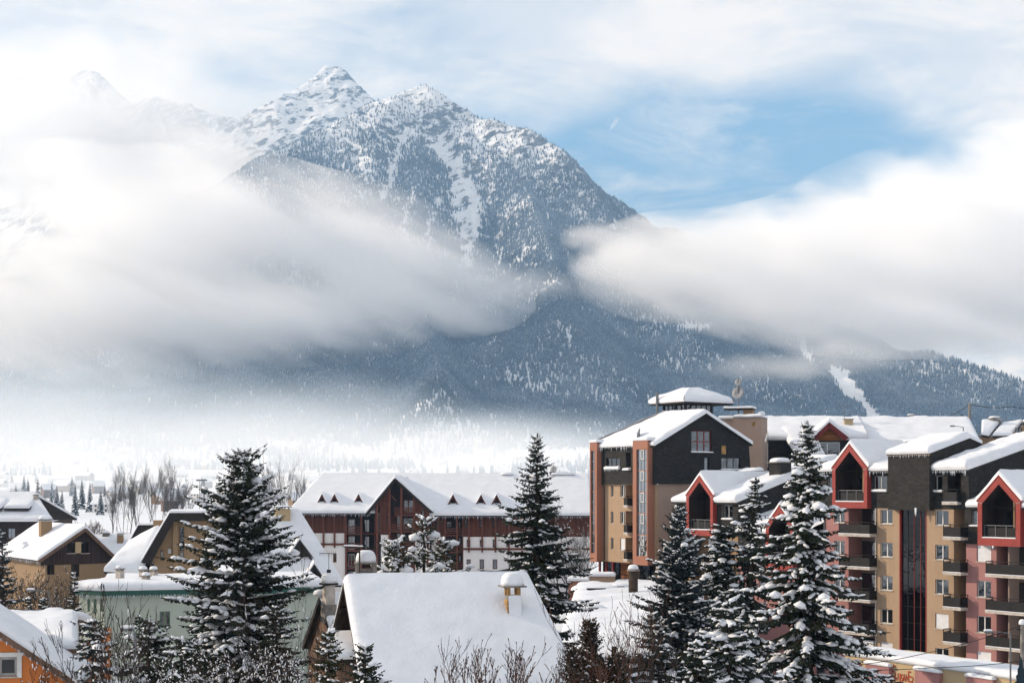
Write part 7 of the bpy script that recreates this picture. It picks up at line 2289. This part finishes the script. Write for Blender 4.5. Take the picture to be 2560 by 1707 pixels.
# ================================================================ FAR VILLAGE AND VALLEY TREES
def gzf(x, y): return float(gz(np.array([x]), np.array([y]))[0])
ROOFM = [snow_mat('far_roof_snow', bump=0.1, scale=0.5)]
def village():
    rs = random.Random(4)
    spots = []
    walls_ = [FARW, WHITEW, OCHRE, WOODG]
    # (px, D) rows thinning out up the slope
    for D0, n, jit in ((880, 7, 60), (1050, 12, 80), (1250, 13, 90), (1500, 14, 110), (1800, 14, 130), (2150, 14, 150)):
        for i in range(n):
            px = -40 + (i + rs.uniform(.15, .85)) * 1480 / n
            if D0 < 1000 and px > 1000: continue
            spots.append((px, D0 + rs.uniform(-jit, jit)))
    first = {}
    for k, (px, D) in enumerate(spots):
        x = PX(px, D)
        z0 = gzf(x, D) if D < 1600 else float(bil(MX, MY, MH, np.array([x]), np.array([D]), -0.52, 0.52, 1450, 5000)[0])
        kind = rs.randrange(4)
        w_, d_, h_ = (14, 10, 5.2) if kind == 0 else (11, 9, 6.0) if kind == 1 else (19, 11, 6.5) if kind == 2 else (9, 9, 7.5)
        B = thing('village_house', ['small pale chalet', 'small white walled chalet', 'broad ochre house', 'small brown boarded chalet'][kind] + ' under a snowy roof far across the hazy valley', 'house', (x, D, z0 - .4), rs.uniform(-.7, .7), 'hazy chalets far across the valley')
        rise = d_ * .36
        if kind not in first:
            parts = []
            o = MB().box(-w_ / 2, w_ / 2, -d_ / 2, d_ / 2, 0, h_).build('wall', walls_[kind], B)
            parts.append((o, []))
            g_ = MB().prism_u([(-d_ / 2 + .1, h_), (d_ / 2 - .1, h_), (0, h_ + rise - .2)], -w_ / 2, w_ / 2).build('gable', WOODD, B); parts.append((g_, []))
            rf = MB().hexa([(-w_ / 2 - 1, -d_ / 2 - 1.2, h_ - .8), (w_ / 2 + 1, -d_ / 2 - 1.2, h_ - .8), (w_ / 2 + 1, 0, h_ + rise), (-w_ / 2 - 1, 0, h_ + rise)], [(-w_ / 2 - 1, -d_ / 2 - 1.2, h_ - .1), (w_ / 2 + 1, -d_ / 2 - 1.2, h_ - .1), (w_ / 2 + 1, 0, h_ + rise + .8), (-w_ / 2 - 1, 0, h_ + rise + .8)])
            rf.hexa([(-w_ / 2 - 1, 0, h_ + rise), (w_ / 2 + 1, 0, h_ + rise), (w_ / 2 + 1, d_ / 2 + 1.2, h_ - .8), (-w_ / 2 - 1, d_ / 2 + 1.2, h_ - .8)], [(-w_ / 2 - 1, 0, h_ + rise + .8), (w_ / 2 + 1, 0, h_ + rise + .8), (w_ / 2 + 1, d_ / 2 + 1.2, h_ - .1), (-w_ / 2 - 1, d_ / 2 + 1.2, h_ - .1)])
            r_ = rf.build('roof', ROOFM[0], B); parts.append((r_, []))
            for q in range(3):
                for lv in range(2 if h_ > 5.5 else 1):
                    wn = box('window', DTIMBER, B, -w_ / 2 + w_ * (.2 + .3 * q) - .6, -w_ / 2 + w_ * (.2 + .3 * q) + .6, -d_ / 2 - .06, -d_ / 2 + .05, 1.2 + 2.8 * lv, 2.6 + 2.8 * lv); parts.append((wn, []))
            first[kind] = parts
        else:
            for o, _ in first[kind]:
                c = o.copy(); COL.objects.link(c); c.parent = B
village()

def far_conifers():
    """hazy conifers between the far houses: one shape, copied"""
    rs = np.random.RandomState(8)
    src = {}
    tw, bl = [], []
    H_ = 16.0
    for i in range(26):
        t = i / 26.0; z = 1.2 + (H_ - 1.4) * t; r = 2.7 * (1 - t) ** .85 + .15
        for k in range(9):
            a = rs.uniform(0, 6.28); d = np.array([math.cos(a), math.sin(a), -.35])
            tw.append(affine((0, 0, z), d, r * rs.uniform(.75, 1.15), r * .55, r * .3 + .25))
            if rs.uniform() < .4: bl.append(affine(np.array([0, 0, z + .1]) + d * r * .55, d, r * .35, r * .18, .16))
    cm = inst_mesh('crown', TW_V, TW_F, tw); cm.materials.append(NEED)
    sm = inst_mesh('snow', BL_V, BL_F, bl); sm.materials.append(SNOWT)
    tm = MB().tube([(0, 0, -.5), (0, 0, H_ * .9)], [.3, .05], 6)
    me_t = bpy.data.meshes.new('trunk'); me_t.from_pydata(tm.v, [], tm.f); me_t.materials.append(BARK)
    spots = [(95, 760), (112, 800), (128, 745), (142, 820), (155, 770), (188, 790), (205, 900), (225, 850), (252, 800), (262, 950), (40, 900), (20, 1000), (70, 980), (60, 1100), (130, 1080), (180, 1150), (300, 1050), (330, 980), (352, 1200), (480, 1100), (505, 1250), (560, 1180), (610, 1300), (660, 1050), (760, 1300), (800, 1500), (870, 1400), (950, 1600), (1010, 1450), (1080, 1700), (1150, 1500), (1240, 1650), (30, 1500), (90, 1600), (220, 1700), (400, 1650)]
    for px, D in spots:
        x = PX(px, D); s = rs.uniform(.75, 1.25)
        B = thing('distant_fir', 'small hazy fir standing between the far valley houses', 'tree', (x, D, gzf(x, D) if D < 1600 else gzf(x, D) - 1), rs.uniform(0, 6), 'hazy firs in the valley')
        B.scale = (s, s, s * rs.uniform(.9, 1.15))
        link('trunk', me_t, None, B); c = link('crown', cm, None, B); link('snow', sm, None, c)
far_conifers()

# bare poplars and scrub across the white field
TWIG = paint('grey_brown_twigs', (0.11, 0.092, 0.08), .9, .3)
TWIGR = paint('red_brown_twigs', (0.085, 0.038, 0.026), .9, .3)
TWIGD = paint('dark_twigs', (0.035, 0.024, 0.019), .9, .3)
pop = [(282, 455, 15, 1), (305, 470, 17.5, 2), (328, 460, 17, 3), (352, 475, 18.5, 4), (374, 462, 19, 5), (398, 472, 19, 6), (418, 455, 18, 7), (440, 470, 15, 8), (456, 480, 13, 9)]
names_ = ['first', 'second', 'third', 'fourth', 'fifth', 'sixth', 'seventh', 'eighth', 'ninth']
for i, (px, D, h, sd) in enumerate(pop):
    x = PX(px, D)
    bare_plant('bare_poplar', 'upright leafless tree, %s from the left in the row across the white field' % names_[i], 'tree', x, D, gzf(x, D) - .3, h * 1.4, 40 + sd, stems=3, spread=.26, levels=3, r0=.13, col=TWIG, upright=1.3, kids=(5, 6), group='leafless trees across the field', rmin=.022)
for i, (px, D, h, sd) in enumerate(((655, 430, 17, 1), (682, 440, 19, 2), (705, 435, 20, 3), (728, 445, 19, 4), (752, 440, 17, 5))):
    x = PX(px, D)
    bare_plant('bare_poplar', 'leafless tree, %s from the left above the steep roof chimney' % names_[i], 'tree', x, D, gzf(x, D) - .3, h * 1.3, 60 + sd, stems=3, spread=.28, levels=3, r0=.13, col=TWIG, upright=1.2, kids=(4, 6), group='leafless trees behind the steep roof', rmin=.022)
for i, (px, D, h) in enumerate(((152, 330, 8), (170, 340, 9), (190, 335, 8), (215, 350, 9), (238, 345, 8), (258, 350, 7))):
    x = PX(px, D)
    bare_plant('bare_bush', 'thin reddish leafless bush, %s from the left behind the brown gable' % names_[i], 'shrub', x, D, gzf(x, D) - .2, h, 80 + i, stems=4, spread=.5, levels=3, r0=.07, col=TWIGR, upright=.9, kids=(4, 6), group='bushes behind the brown gable', rmin=.025)
for i, (px, D, h) in enumerate(((1428, 190, 12), (1450, 186, 13.5), (1468, 192, 13), (1410, 188, 9))):
    x = PX(px, D)
    bare_plant('bare_tree', ['dark leafless tree at the right end of the timber residence', 'snow flecked leafless tree close to the terracotta pier', 'leafless tree tucked behind the terracotta pier', 'short dark leafless tree behind the central spruce'][i], 'tree', x, D, 1.0, h, 90 + i, stems=3, spread=.55, levels=4, r0=.12, col=TWIGD, snow=.12, upright=.6, kids=(3, 5))
for i, (px, D, h, zb) in enumerate(((2535, 205, 11, 17), (2562, 200, 13, 16.5))):
    bare_plant('bare_tree', ['snow flecked leafless tree above the far right roofs', 'leafless tree cut by the right edge of the photo'][i], 'tree', PX(px, D), D, zb, h, 100 + i, stems=2, spread=.8, levels=4, r0=.15, col=TWIG, snow=.15, upright=.5, kids=(4, 5))

# ================================================================ CONIFERS NEAR THE HOUSES
def gnd(px, D): return gzf(PX(px, D), D)
conifer('dark_fir', 'broad dark fir with heavy snow pads in the left half', 607, 1122, 74, gnd(607, 74), 4.6, 1, dens=1.1, snow=.82, droop=.12, up=.75, power=.52, whorl=.40, nb=8, big=1.35, gaps=.26, snowsz=1.35, t0=.04, lob=.34)
conifer('slim_fir', 'smaller fir half hidden behind the broad dark fir', 520, 1330, 88, gnd(520, 88), 2.4, 2, dens=1.1, snow=.4, droop=.2, up=.6, whorl=.4, nb=7)
conifer('tall_spruce', 'tall pointed spruce behind the right end of the central roof', 1342, 1078, 80, gnd(1342, 80), 5.7, 3, dens=1.2, snow=.78, droop=.42, up=.48, power=1.02, whorl=.50, nb=7, gaps=.16, snowsz=.95, lob=.2, hang=1.2)
conifer('blue_spruce', 'dense frosted spruce in front of the terracotta tower', 1697, 1268, 84, gnd(1697, 84), 4.4, 4, dens=1.2, snow=.9, droop=.06, up=.8, power=.72, whorl=.36, nb=8, mat=NEEDB, big=1.2, snowsz=1.05, gaps=.2, lob=.25)
conifer('weeping_cedar', 'drooping cedar with a bent tip between the two big right spruces', 1868, 1190, 92, gnd(1868, 92), 3.8, 5, dens=1.15, snow=.8, droop=.85, up=.30, power=.75, whorl=.50, nb=6, lean=6, tipsnow=False, snowsz=1.2, gaps=.2, hang=1.5)
conifer('cedar', 'lower cedar with an arched snowy crown beside the frosted spruce', 1805, 1305, 93, gnd(1805, 93), 2.5, 15, dens=1.1, snow=1.0, droop=.8, up=.35, power=.30, whorl=.46, nb=7, snowsz=1.25, tipsnow=True, hang=1.5)
conifer('great_spruce', 'largest spruce with long snow laden boughs before the pink apartments', 2018, 1048, 70, gnd(2018, 70), 6.0, 6, dens=1.2, snow=.95, droop=.36, up=.28, power=1.0, whorl=.55, nb=8, big=1.3, snowsz=1.25, gaps=.20, lob=.22, hang=1.25)
conifer('snowy_pine', 'taller snow clotted pine behind the central roof', 1060, 1290, 84, gnd(1060, 84), 3.4, 7, dens=1.0, snow=1.0, droop=-.15, up=.9, power=.60, whorl=.66, nb=6, mat=NEEDY, big=1.4, snowsz=1.4, gaps=.26, t0=.2, lob=.3)
conifer('low_pine', 'shorter snow clotted pine beside the stone chimney', 985, 1352, 82, gnd(985, 82), 2.9, 8, dens=1.0, snow=1.0, droop=-.08, up=.8, power=.42, whorl=.54, nb=7, mat=NEEDY, big=1.4, snowsz=1.35, t0=.2, gaps=.2)
conifer('low_pine', 'shorter snow clotted pine right of the taller pine', 1110, 1345, 86, gnd(1110, 86), 2.6, 9, dens=1.0, snow=1.0, droop=-.08, up=.8, power=.42, whorl=.54, nb=7, mat=NEEDY, big=1.3, snowsz=1.3, t0=.2, gaps=.2)
conifer('edge_fir', 'dark fir cut by the left edge of the photo', 6, 1318, 100, gnd(6, 100), 2.8, 10, dens=1.0, snow=.4, droop=.3, up=.5, whorl=.5, nb=6, mat=NEEDB, gaps=.2)
conifer('young_spruce', 'young spruce left of the mint building', 186, 1428, 92, gnd(186, 92), 2.2, 11, dens=1.0, snow=.75, droop=.35, up=.5, whorl=.45, nb=6, power=1.1)
conifer('garden_fir', 'small snowy fir behind the orange house roof', 72, 1487, 84, gnd(72, 84), 1.5, 12, snow=1.0, whorl=.42, nb=6, power=.9)
conifer('garden_fir', 'tiny snowy fir left of the lamp post behind the orange house', 108, 1492, 86, gnd(108, 86), 1.3, 22, snow=1.0, whorl=.42, nb=6)
conifer('dark_conifer', 'dark snow topped conifer between the orange house and the bare shrubs', 232, 1545, 62, gnd(232, 62), 1.7, 13, dens=1.0, snow=.75, droop=.5, up=.4, power=.4, whorl=.42, nb=7, mat=NEEDB, snowsz=1.2, gaps=.25, lob=.4)
conifer('dark_conifer', 'spreading snow draped conifer below the mint building', 372, 1545, 66, gnd(372, 66), 2.4, 14, dens=1.0, snow=.8, droop=.5, up=.4, power=.38, whorl=.42, nb=8, snowsz=1.3, gaps=.25, lob=.4)
conifer('dark_conifer', 'dark conifer sinking into the shrubs left of the broad fir', 455, 1590, 60, gnd(455, 60), 2.0, 24, dens=1.0, snow=.7, droop=.5, up=.4, power=.4, whorl=.42, nb=8, snowsz=1.2, gaps=.25, lob=.4)
conifer('dark_conifer', 'dark conifer before the right half of the mint wall', 690, 1512, 70, gnd(690, 70), 2.3, 25, dens=1.0, snow=.6, droop=.45, up=.4, power=.5, whorl=.44, nb=7, gaps=.25, lob=.4)
conifer('little_spruce', 'little spruce in front of the wooden gable', 822, 1572, 52, gnd(822, 52), 1.35, 16, dens=1.2, snow=.85, droop=.15, up=.7, whorl=.36, nb=6, mat=NEEDY, power=.9)
conifer('little_spruce', 'little spruce overlapping the lower left of the central roof', 913, 1612, 50, gnd(913, 50), 1.5, 17, dens=1.2, snow=.85, droop=.1, up=.8, whorl=.36, nb=6, power=.8)
conifer('side_fir', 'dark fir filling the gap left of the frosted spruce foot', 1632, 1530, 66, gnd(1632, 66), 1.9, 18, dens=1.0, snow=.8, droop=.3, up=.5, power=.6, whorl=.42, nb=7, lob=.35)
conifer('low_fir', 'low snow smothered fir between the frosted spruce and the great spruce', 1822, 1500, 66, gnd(1822, 66), 2.5, 19, dens=1.1, snow=1.2, droop=.4, up=.4, power=.5, whorl=.42, nb=8, snowsz=1.5, gaps=.2, lob=.35)
conifer('front_fir', 'snowy fir at the foot of the great spruce', 1740, 1600, 55, gnd(1740, 55), 1.8, 20, dens=1.1, snow=.9, droop=.3, up=.5, power=.6, whorl=.40, nb=7, snowsz=1.15)
# rusty columnar cypresses
for i, (px, pyt, D, r, lb) in enumerate(((1475, 1562, 58, .5, 'tallest rusty column cypress beside the central roof corner'), (1432, 1628, 56, .42, 'short rusty cypress under the corner of the central roof'), (1518, 1660, 55, .45, 'small rusty cypress right of the tallest one'), (1548, 1642, 60, .42, 'rusty cypress in front of the snowy fence'))):
    conifer('column_cypress', lb, px, pyt, D, gnd(px, D), r, 30 + i, dens=1.5, snow=.35, droop=-.9, up=1.6, power=.35, whorl=.22, nb=9, mat=NEEDR, tipsnow=False, gaps=.02, t0=.02)

# ================================================================ LEAFLESS SHRUBS
def shrub(label, px, D, pyt, seed, stems=5, spread=.45, levels=3, r0=.022, col=TWIGD, snow=.15, buds=.2, kids=(3, 5), name='bare_shrub', cat='shrub', upright=.6, zoff=0):
    x = PX(px, D); zb = gzf(x, D) - .1 + zoff
    h = (PZ(pyt, D) - zb) * .92
    return bare_plant(name, label, cat, x, D, zb, h, seed, stems, spread, levels, r0, col, snow, buds, upright, kids=kids, rmin=.009 if D < 70 else .014)
shrub('dense brown leafless tree before the brown gable house', 75, 104, 1375, 1, stems=5, spread=.6, levels=4, r0=.10, col=TWIGD, snow=.06, kids=(3, 5), name='bare_tree', cat='tree')
shrub('dense leafless tree right of the left edge fir', 135, 108, 1370, 2, stems=5, spread=.6, levels=4, r0=.10, col=TWIGD, snow=.05, kids=(3, 5), name='bare_tree', cat='tree')
shrub('leafless tree hanging over the orange house garden', 30, 98, 1415, 3, stems=4, spread=.7, levels=4, r0=.10, col=TWIGD, snow=.06, kids=(3, 5), name='bare_tree', cat='tree')
for i, (px, D, pyt, st, sp, sn, lb) in enumerate((
    (85, 48, 1600, 4, .35, .25, 'thin budding shrub in front of the orange wall'),
    (160, 46, 1560, 5, .35, .25, 'upright shrub at the right end of the orange house'),
    (238, 47, 1440, 4, .22, .08, 'tall slender sapling before the mint corner'),
    (290, 48, 1440, 6, .28, .08, 'tall leafless sapling in front of the mint wall'),
    (335, 46, 1520, 6, .45, .35, 'snow lined shrub right of the tall saplings'),
    (420, 44, 1590, 5, .6, .6, 'low tangle of snowy twigs left of the dark fir foot'),
    (500, 45, 1560, 5, .6, .7, 'wide snow coated shrub before the dark fir'),
    (570, 43, 1590, 5, .65, .75, 'frosted shrub under the middle of the dark fir'),
    (640, 44, 1540, 5, .6, .7, 'frosted arching shrub under the right of the dark fir'),
    (700, 45, 1570, 5, .6, .6, 'snowy shrub beside the old wooden house'),
    (770, 42, 1640, 6, .6, .5, 'low frosted shrub left of the little spruce'),
    (700, 66, 1345, 4, .35, .1, 'thin leafless tree in front of the triangular dormers'),
    (745, 64, 1400, 4, .4, .15, 'thin leafless tree beside the rendered chimney'))):
    shrub(lb, px, D, pyt, 10 + i, stems=st, spread=sp, levels=3, r0=.028, snow=sn * .25, col=TWIGD, kids=(2, 4))
for i, (px, D, pyt, st, lb) in enumerate((
    (1135, 40, 1600, 3, 'leftmost bare reddish sapling before the central roof'),
    (1180, 41, 1560, 3, 'second bare reddish sapling before the central roof'),
    (1225, 39, 1580, 3, 'bare sapling below the brick chimney, left of two'),
    (1285, 41, 1530, 3, 'tallest bare sapling reaching towards the brick chimney'),
    (1330, 40, 1570, 3, 'bare sapling near the right end of the central roof'),
    (1385, 42, 1540, 3, 'bare sapling at the right rake of the central roof'),
    (1545, 52, 1425, 4, 'tall bare sapling against the low snowy roof'),
    (1600, 54, 1480, 4, 'bare sapling left of the frosted spruce'),
    (1470, 46, 1510, 3, 'bare sapling above the rusty cypresses'),
    (1650, 44, 1500, 3, 'bare brown sapling in front of the frosted spruce'))):
    shrub(lb, px, D, pyt, 40 + i, stems=st, spread=.42, levels=3, r0=.028, snow=.0, buds=.5, col=TWIGR if i % 2 == 0 else TWIGD, kids=(2, 4), upright=.9)
for i, px in enumerate((1100, 1160, 1250, 1360, 1420)):
    shrub('low bare brushwood along the bottom edge, %s of five before the central roof' % names_[i], px, 36, 1665, 70 + i, stems=6, spread=.6, levels=2, r0=.014, snow=.0, buds=.4, col=TWIGR, kids=(3, 5))

# ================================================================ STREET THINGS
def garden_wall():
    D = 72
    B = thing('fence', 'dark rail fence with a stout post and snow on its rail behind the cypresses', 'fence', (PX(1590, D), D, 0))
    z = PZ(1640, D)
    for px in (1490, 1535, 1600, 1650):
        u = PX(px, D) - PX(1590, D)
        box('post', DTIMBER, B, u - .12, u + .12, -.12, .12, 2, z + (.5 if px == 1535 else .12))
    box('rail', DTIMBER, B, PX(1480, D) - PX(1590, D), PX(1690, D) - PX(1590, D), .13, .2, z - .35, z - .12)
    box('rail', DTIMBER, B, PX(1480, D) - PX(1590, D), PX(1690, D) - PX(1590, D), .13, .2, z - 1.1, z - .9)
    snow_slab(B, (PX(1480, D) - PX(1590, D), .0, z - .118), (PX(1690, D) - PX(1590, D), .0, z - .118), (PX(1690, D) - PX(1590, D), .3, z - .118), (PX(1480, D) - PX(1590, D), .3, z - .118), .16, seed=3, step=.15, rough=.5)
garden_wall()

def lamp(label, px, py_top, D, zb, arm=-1.2, name='street_lamp', r=.05):
    x = PX(px, D); zt = PZ(py_top, D)
    B = thing(name, label, 'lamp', (x, D, zb))
    h = zt - zb
    MB().tube([(0, 0, 0), (0, 0, h)], [r * 1.4, r], 8).build('pole', GREYM, B)
    MB().tube([(0, 0, h), (arm * .5, 0, h + .10), (arm, 0, h + .12)], r * .7, 6).build('arm', GREYM, B)
    hd = MB().box(arm - .35, arm + .1, -.1, .1, h + .06, h + .16).build('lamp_head', GREYM, B)
    snow_slab(hd, (arm - .36, -.1, h + .161), (arm + .1, -.1, h + .161), (arm + .1, .1, h + .161), (arm - .36, .1, h + .161), .10, seed=1, step=.1)
    return B
lamp('dark lamp post rising behind the orange house roof', 124, 1480, 86, 2, -1.0, r=.045)
lamp('grey lamp post in the snowy shrubs at lower left', 337, 1580, 52, gzf(PX(337, 52), 52), -.15, r=.05)
lamp('curved street lamp hung with an icicle before the pink wing balconies', 2526, 1583, 84, 0, -1.2)
lamp('thin roof lamp arm above the apartment block roof', 2408, 1068, 145, PZ(1100, 145), -1.0, r=.05)

def wire(label, pts, sag, r=.02, name='power_line'):
    B = thing(name, label, 'cable', pts[0])
    q = []
    for a, b in zip(pts[:-1], pts[1:]):
        a, b = Vector(a), Vector(b)
        for i in range(13):
            t_ = i / 12
            if q and i == 0: continue
            q.append(a.lerp(b, t_) - Vector((0, 0, sag * 4 * t_ * (1 - t_))) - Vector(pts[0]))
    MB().tube(q, r, 5).build('cable', BLACK, B)
# utility pole at the right edge with its cables
up_ = thing('utility_pole', 'snow capped utility pole at the right edge before the balconies', 'pole', (PX(2556, 82), 82, 0))
MB().tube([(0, 0, 0), (0, 0, PZ(1560, 82))], .13, 10).build('pole', STONE, up_)
MB().dome((0, 0, PZ(1560, 82)), .2, .2, .3).build('snow', SNOW, up_, smooth=True)
MB().beam((-.35, 0, PZ(1572, 82)), (.5, 0, PZ(1572, 82)), .09).build('crossarm', DTIMBER, up_)
q1 = P(2556, 1562, 82)
wire('upper black cable sagging from the right edge pole across the cream parapet', [tuple(q1), tuple(P(2300, 1635, 80)), tuple(P(2080, 1665, 78))], .12)
wire('lower black cable crossing the restaurant lettering', [tuple(P(2562, 1650, 80)), tuple(P(2330, 1668, 79)), tuple(P(2080, 1672, 78))], .08)
# cut-out decorative tree on the pole
dt = thing('tree_decoration', 'dark teal zigzag fir decoration at the lower right corner', 'decoration', (PX(2552, 80), 80, 0))
TEAL = paint('dark_teal', (0.010, 0.028, 0.040), .6)
zz0, zz1 = PZ(1740, 80), PZ(1655, 80)
out = []
for i in range(6):
    t_ = i / 5; wv_ = .15 + .85 * (1 - t_)
    out.append((wv_ * .55, zz0 + (zz1 - zz0) * t_)); out.append((wv_ * .34, zz0 + (zz1 - zz0) * (t_ + .06)))
poly = out + [(0, zz1 + .35)] + [(-a, b) for a, b in reversed(out)]
MB().prism_v(poly, -.05, .05).build('silhouette', TEAL, dt)
MB().tube([(0, .12, 0), (0, .12, zz1)], .05, 6).build('stake', STONE, dt)

# upper right: roofs, pole and cables on the rise behind
def far_right_houses():
    f = Frame(2475, 190, -20)
    B = f.thing('hill_house', 'beige house with two snowy roof slopes at the upper right', 'house')
    U = lambda px, v=0.0: f.U(px, v); Wv = lambda px, py, v=0.0: f.Wd(px, py, v)
    roof(B, (U(2441), -1, Wv(2450, 1087)), (U(2460), -1, Wv(2450, 1090)), (U(2502, 6), 6, Wv(2502, 1052, 6)), (U(2454, 6), 6, Wv(2454, 1054, 6)), .4, .3, DTIMBER, seed=191)
    roof(B, (U(2463), -1.5, Wv(2463, 1090)), (U(2512), -1.5, Wv(2512, 1090)), (U(2556, 6), 6, Wv(2556, 1054, 6)), (U(2506, 6), 6, Wv(2506, 1062, 6)), .4, .3, DTIMBER, seed=192)
    wall('wall', OCHRE, B, [(U(2500), 6), (U(2600), 6), (U(2600), Wv(2580, 1080)), Q_ if False else (U(2556), Wv(2556, 1056)), (U(2505), Wv(2505, 1092))], [], at=-1.0)
    window(B, U(2525), U(2541), Wv(2530, 1084), Wv(2530, 1070), -1.2, cols=2, frame=DTIMBER, sill=False)
    box('wall', OCHRE, B, U(2445), U(2500), 0, 6, 6, Wv(2450, 1090))
    roof(B, (U(2620), -1.5, Wv(2600, 1095)), (U(2620), 6, Wv(2600, 1095)), (U(2556, 6), 6, Wv(2556, 1054, 6)), (U(2553), -1.5, Wv(2556, 1054)), .4, .2, DTIMBER, seed=193)
    chimney(B, U(2486, 5), 5, Wv(2486, 1060, 5), Wv(2486, 1049, 5), 1.3, .9, STONE, snow=.3)
    g = Frame(2310, 215, 0)
    C_ = g.thing('ridge_cottage', 'tiny snowy roof with a dark chimney peeping over the long roof', 'house')
    u = g.U; w_ = g.Wd
    roof(C_, (u(2255), -2, w_(2260, 1056)), (u(2338), -2, w_(2338, 1056)), (u(2330), 3, w_(2320, 1042)), (u(2285), 3, w_(2285, 1042)), .4, .2, DTIMBER, seed=195)
    box('wall', OCHRE, C_, u(2262), u(2335), -1, 3, 10, w_(2300, 1057))
    chimney(C_, u(2279), .5, w_(2279, 1056), w_(2279, 1041), .8, .8, STONE, snow=.2)
    MB().prism_v([(u(2325), w_(2325, 1058)), (u(2340), w_(2340, 1058)), (u(2333), w_(2333, 1044))], -1.8, 0).build('dormer', OCHRE, C_)
far_right_houses()
pp_ = thing('lattice_pole', 'concrete utility pole standing above the far right roofs', 'pole', (PX(2424, 200), 200, 8))
MB().tube([(0, 0, 0), (0, 0, PZ(1008, 200) - 8)], [.28, .18], 6).build('pole', STONE, pp_)
sp_ = thing('chimney_pipe', 'thin dark pipe beside the concrete utility pole', 'pipe', (PX(2404, 190), 190, 10)); MB().tube([(0, 0, 0), (0, 0, PZ(1036, 190) - 10)], .1, 6).build('pipe', BLACK, sp_)
wire('cable from the concrete pole down to the cottage chimney', [tuple(P(2424, 1011, 200)), tuple(P(2340, 1050, 212))], .3, .05)
wire('cable from the concrete pole to the right edge tree', [tuple(P(2424, 1010, 200)), tuple(P(2530, 1016, 204)), tuple(P(2640, 1020, 206))], .3, .05)
antenna('tall comb aerial on the long roofed house', PX(2111, 172), 172, PZ(1076, 172), PZ(1013, 172) - PZ(1076, 172), 0)
antenna('slim mast aerial on the angular house roof', PX(470, 146), 146, PZ(1275, 146), 3.2, 1).scale = (.25, .25, 1)
ms = thing('floodlight_mast', 'pale lattice floodlight mast rising beyond the bare trees', 'mast', (PX(504, 420), 420, gzf(PX(504, 420), 420)))
hm = PZ(1202, 420) - gzf(PX(504, 420), 420)
m_ = MB()
for dx in (-.6, .6): m_.beam((dx, 0, 0), (dx, 0, hm), .12)
for i in range(12): m_.beam((-.6, 0, hm * i / 12), (.6, 0, hm * (i + 1) / 12), .07)
m_.build('lattice', GREYM, ms); MB().box(-1.6, 1.6, -.2, .2, hm, hm + .5).build('lamp_bar', GREYM, ms)
m2 = thing('radio_mast', 'thin dark radio mast right of the floodlight mast', 'mast', (PX(511, 300), 300, 0)); MB().tube([(0, 0, 0), (0, 0, PZ(1195, 300))], [.14, .06], 6).build('mast', GREYM, m2)

# aircraft trail, far beyond everything
tr = bpy.data.materials.new('trail_ice'); tr.use_nodes = True
c0, c1 = P(1526, 328, 30000), P(1544, 296, 30000)
ct = tag(empty('contrail', c0), 'short white aircraft trail in the clear blue sky', 'contrail')
ct['kind'] = 'stuff'
for off in (-32, 32):
    o_ = Vector((off, 0, off * .4))
    MB().tube([o_, o_ + (c1 - c0) * .5, o_ + (c1 - c0)], [2, 10, 7], 6).build('trail', SNOWT, ct, smooth=True)
